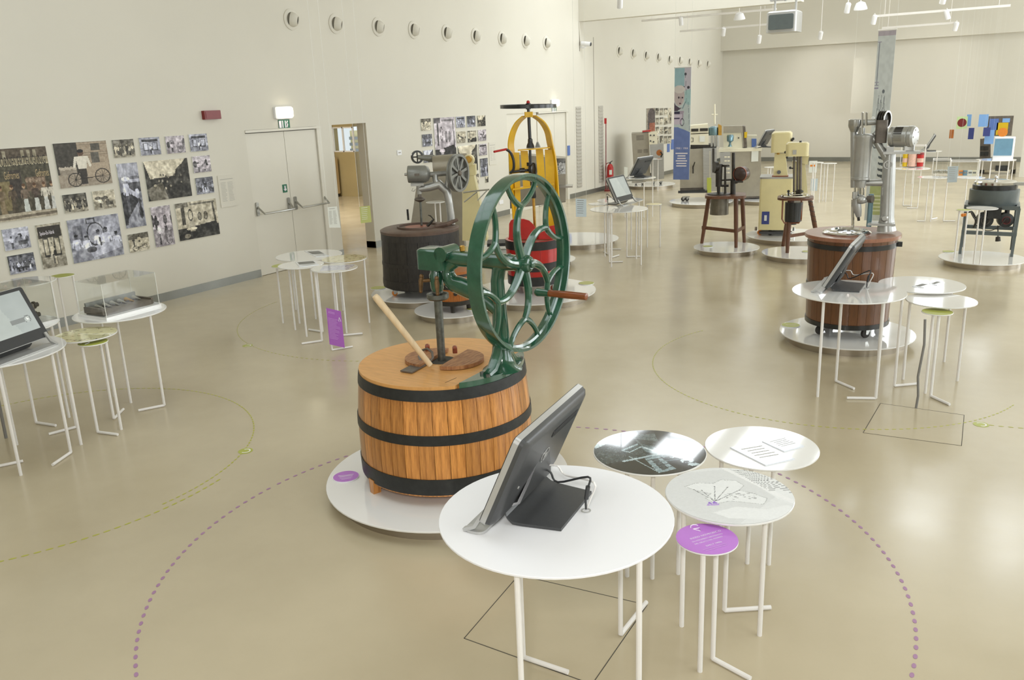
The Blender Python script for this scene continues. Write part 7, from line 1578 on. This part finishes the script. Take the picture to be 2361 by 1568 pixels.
c_ = FS[1][0]; touchscreen((c_[0]-.1, c_[1]), V((-1, -.1, 0)), .80, 'dark touchscreen computer on the table behind the tubs at the far right', True, .5, .58, .40, False, emblem=False)
t, c0, u, n_, w_ = frame_case(2149, 2189, 369, 403, .78, 'white framed case holding bright metal scoops at the far right')
for i in range(7):
    q = c0+u*(w_*(.12+.125*i))+n_*(.08+.05*(i % 3)); k = MB(); k.lathe([(.02, 0), (.035, .02), (.04, .05), (.0, .055)], q, (0, 0, 1), 10); k.tube([q+V((0, 0, .03)), q+u*.06+n_*.05+V((0, 0, .06))], .008, 5); k.build('ice_cream_scoop', 'steel', None, label='%s bright metal scoop from the left in the far right framed case' % ordn[i].replace('nearest', 'first'), cat='scoop', group='metal scoops in the framed case')
t, c0, u, n_, w_ = frame_case(2190, 2256, 373, 408, .78, 'white framed case holding small coloured packets at the far right')
for i, (f_, mt_, lb) in enumerate(((.38, 'orange', 'orange packet standing in the packets case'), (.52, 'screen_blue', 'blue packet standing in the packets case'), (.70, 'paper', 'white packet standing in the packets case'), (.85, 'cream_pale', 'cream packet at the right in the packets case'))):
    q = c0+u*(w_*f_)+n_*.12; tb = thing('packet', q, lb, 'packet'); k = MB(); k.box(q+V((0, 0, .045)), (.07, .04, .09), u, n_); k.build('box', mt_, tb); k = MB(); k.box(q+V((0, 0, .05))-n_*.021, (.05, .004, .03), u, n_); k.build('label_print', 'ink_grey', tb)
c_, r_ = disc_at(2250, 2344, 368, .80); table(c_, r_, .80, 'long white table carrying the white framed blue screen at the far right', ring_legs(c_, r_, 6, .3))
q = V((c_[0], c_[1], .80)); L = Plane(q); a, b_ = L(2288, 364), L(2336, 364); zh = L(2310, 317).z; cx = (a+b_)/2
T = thing('blue_screen_unit', V((cx.x, cx.y, .80)), 'white cased unit with a large blue screen on the far right table', 'screen')
k = MB(); k.rbox(V((cx.x, cx.y, (zh+.80)/2))+L.n*.15, ((b_-a).length, .3, zh-.80), .03, L.u, L.n); k.build('casing', 'white_matt', T)
k = MB(); p0, p1 = L(2294, 320, -.005), L(2332, 363, -.005); k.box((p0+p1)/2+V((0, 0, .02)), (abs((p1-p0).dot(L.u))*.98, .012, (p0.z-p1.z)*.9), L.u, L.n); k.build('blue_screen', 'screen_blue', T)
# posters and panels near the back wall
def card(px0, py0, px1, py1, y, mt_, label, name='poster', lines=True, mtl='ink_white', z_to=None):
    p, q = on_y(px0, py0, y), on_y(px1, py1, y); t = thing(name, ((p.x+q.x)/2, y, q.z), label, 'poster'); k = MB(); k.box(((p.x+q.x)/2, y, (p.z+q.z)/2), (q.x-p.x, .012, p.z-q.z)); k.build('board', mt_, t)
    for x in (p.x+.03, q.x-.03): k = MB(); k.cyl((x, y, p.z), (x, y, ZC), .0006, None, 4); k.build('nylon_line', 'acrylic_edge', t)
    return t, p, q
t, p, q = card(2230, 264, 2238, 291, 26.1, 'sky_blue', 'narrow light blue poster behind the pomegranate poster')
t, p, q = card(2207, 269, 2229, 297, 26, 'dot_green', 'pale green poster with a red fruit near the back wall'); t.children[0].data.materials.clear(); t.children[0].data.materials.append(mat('pale_green', (206, 230, 176), .5, var=.03)); k = MB(); k.disc(((p.x+q.x)/2, 25.992, (p.z+q.z)/2), .11, .004, 24, (0, -1, 0)); k.build('red_fruit', 'dark_red', t)
card(2234, 295, 2244, 321, 25.8, 'navy', 'dark blue poster at the lower right of the fruit poster'); card(2190, 299, 2198, 319, 25.9, 'orange_wood', 'small orange brown poster left of the fruit poster')
card(2258, 264, 2277, 292, 24.6, 'sky_blue', 'light blue poster left of the framed board at the far right')
t, p, q = card(2278, 268, 2332, 313, 24.9, 'worn_grey', 'grey framed board with blue and orange sheets at the far right', 'poster_board')
for a_, mt_, nm in (((2282, 274, 2300, 300), 'blue', 'blue_sheet'), ((2299, 283, 2322, 311), 'yellow', 'orange_sheet'), ((2312, 273, 2328, 282), 'sky_blue', 'light_sheet')): p, q = on_y(a_[0], a_[1], 24.88), on_y(a_[2], a_[3], 24.88); k = MB(); k.box(((p.x+q.x)/2, 24.886, (p.z+q.z)/2), (q.x-p.x, .008, p.z-q.z)); o = k.build(nm, mt_, t)
p = on_y(2312, 305, 24.878); k = MB(); k.disc(p, .11, .004, 20, (0, -1, 0)); k.build('orange_fruit', 'orange', t)
card(2268, 294, 2282, 314, 24.3, 'navy', 'navy blue poster below the light blue one at the far right'); card(2272, 300, 2290, 332, 24.45, 'sky_blue', 'light blue poster low beside the blue screen unit')
g = at(2265, 392); L = Plane(g); T = thing('cream_figure_stand', V((g.x, g.y, 0)), 'slim cream stand with dark lower shelves left of the blue screen unit', 'stand'); k = MB(); k.poly([L(2258, 286), L(2266, 288), L(2266, 320), L(2260, 320)], L.n*.1); k.build('cream_panel', 'cream_pale', T)
k = MB(); k.poly([L(2260, 320, .02), L(2284, 318, .02), L(2284, 392, .02), L(2258, 392, .02)], L.n*.1); k.build('shelf_back', 'worn_grey', T)
for ya in (337, 350): 
    for xa in (2261, 2271): k = MB(); p, q = L(xa, ya, 0), L(xa+7, ya+9, 0); k.box((p+q)/2, (.1, .03, p.z-q.z), L.u, L.n); k.build('shelf_item', 'black_paint', T)
g = at(2298, 402); L = Plane(g); T = thing('grey_low_machine', V((g.x, g.y, 0)), 'low grey machine on dark feet standing under the back wall at the right', 'ice cream machine'); k = MB(); k.poly([L(2258, 392), L(2343, 391), L(2343, 372), L(2300, 370), L(2258, 376)], L.n*.6); k.build('body', 'steel_sheet', T)
k = MB(); k.box(L(2310, 388, -.03), (.3, .05, .14), L.u, L.n); k.build('black_pedal', 'black_paint', T)
for px in (2264, 2336): p = L(px, 395, .3); k = MB(); k.cyl((p.x, p.y, 0), (p.x, p.y, L(px, 392).z+.03), .06, None, 8); k.build('foot', 'dark_iron', T)
# white tables with sheets behind the cream mixer
for a_, z_, lb in (((1868, 1899, 374), .86, 'white table farther back right of the cream mixer'), ((1894, 1930, 376), .82, 'thin white table at the very back right of the cream mixer'), ((1762, 1800, 385), .9, 'white table half hidden behind the tall cream cabinet machine')):
    c_, r_ = disc_at(*a_, z_); table(c_, r_, z_, lb, ring_legs(c_, r_, 3, .5))
g = at(1875, 455); L = Plane(g); T = thing('sheet_stand', V((g.x, g.y, 0)), 'upright stand with two printed sheets right of the cream mixer', 'stand'); k = MB(); k.cyl(L(1874, 455), L(1876, 372), .01, None, 6); k.build('post', 'white_rod', T)
for (xa, ya, xb, yb, mt_, nm) in ((1866, 371, 1883, 398, 'paper', 'printed_sheet'), (1870, 412, 1884, 440, 'paper_blue', 'blue_sheet')): p, q = L(xa, ya, -.012), L(xb, yb, -.012); k = MB(); k.box((p+q)/2, (abs((q-p).dot(L.u)), .006, p.z-q.z), L.u, L.n); k.build(nm, mt_, T)
p, q = L(1868, 380, -.016), L(1881, 384, -.016); k = MB(); k.box((p+q)/2, (abs((q-p).dot(L.u)), .004, p.z-q.z), L.u, L.n); k.build('orange_print', 'orange', T)
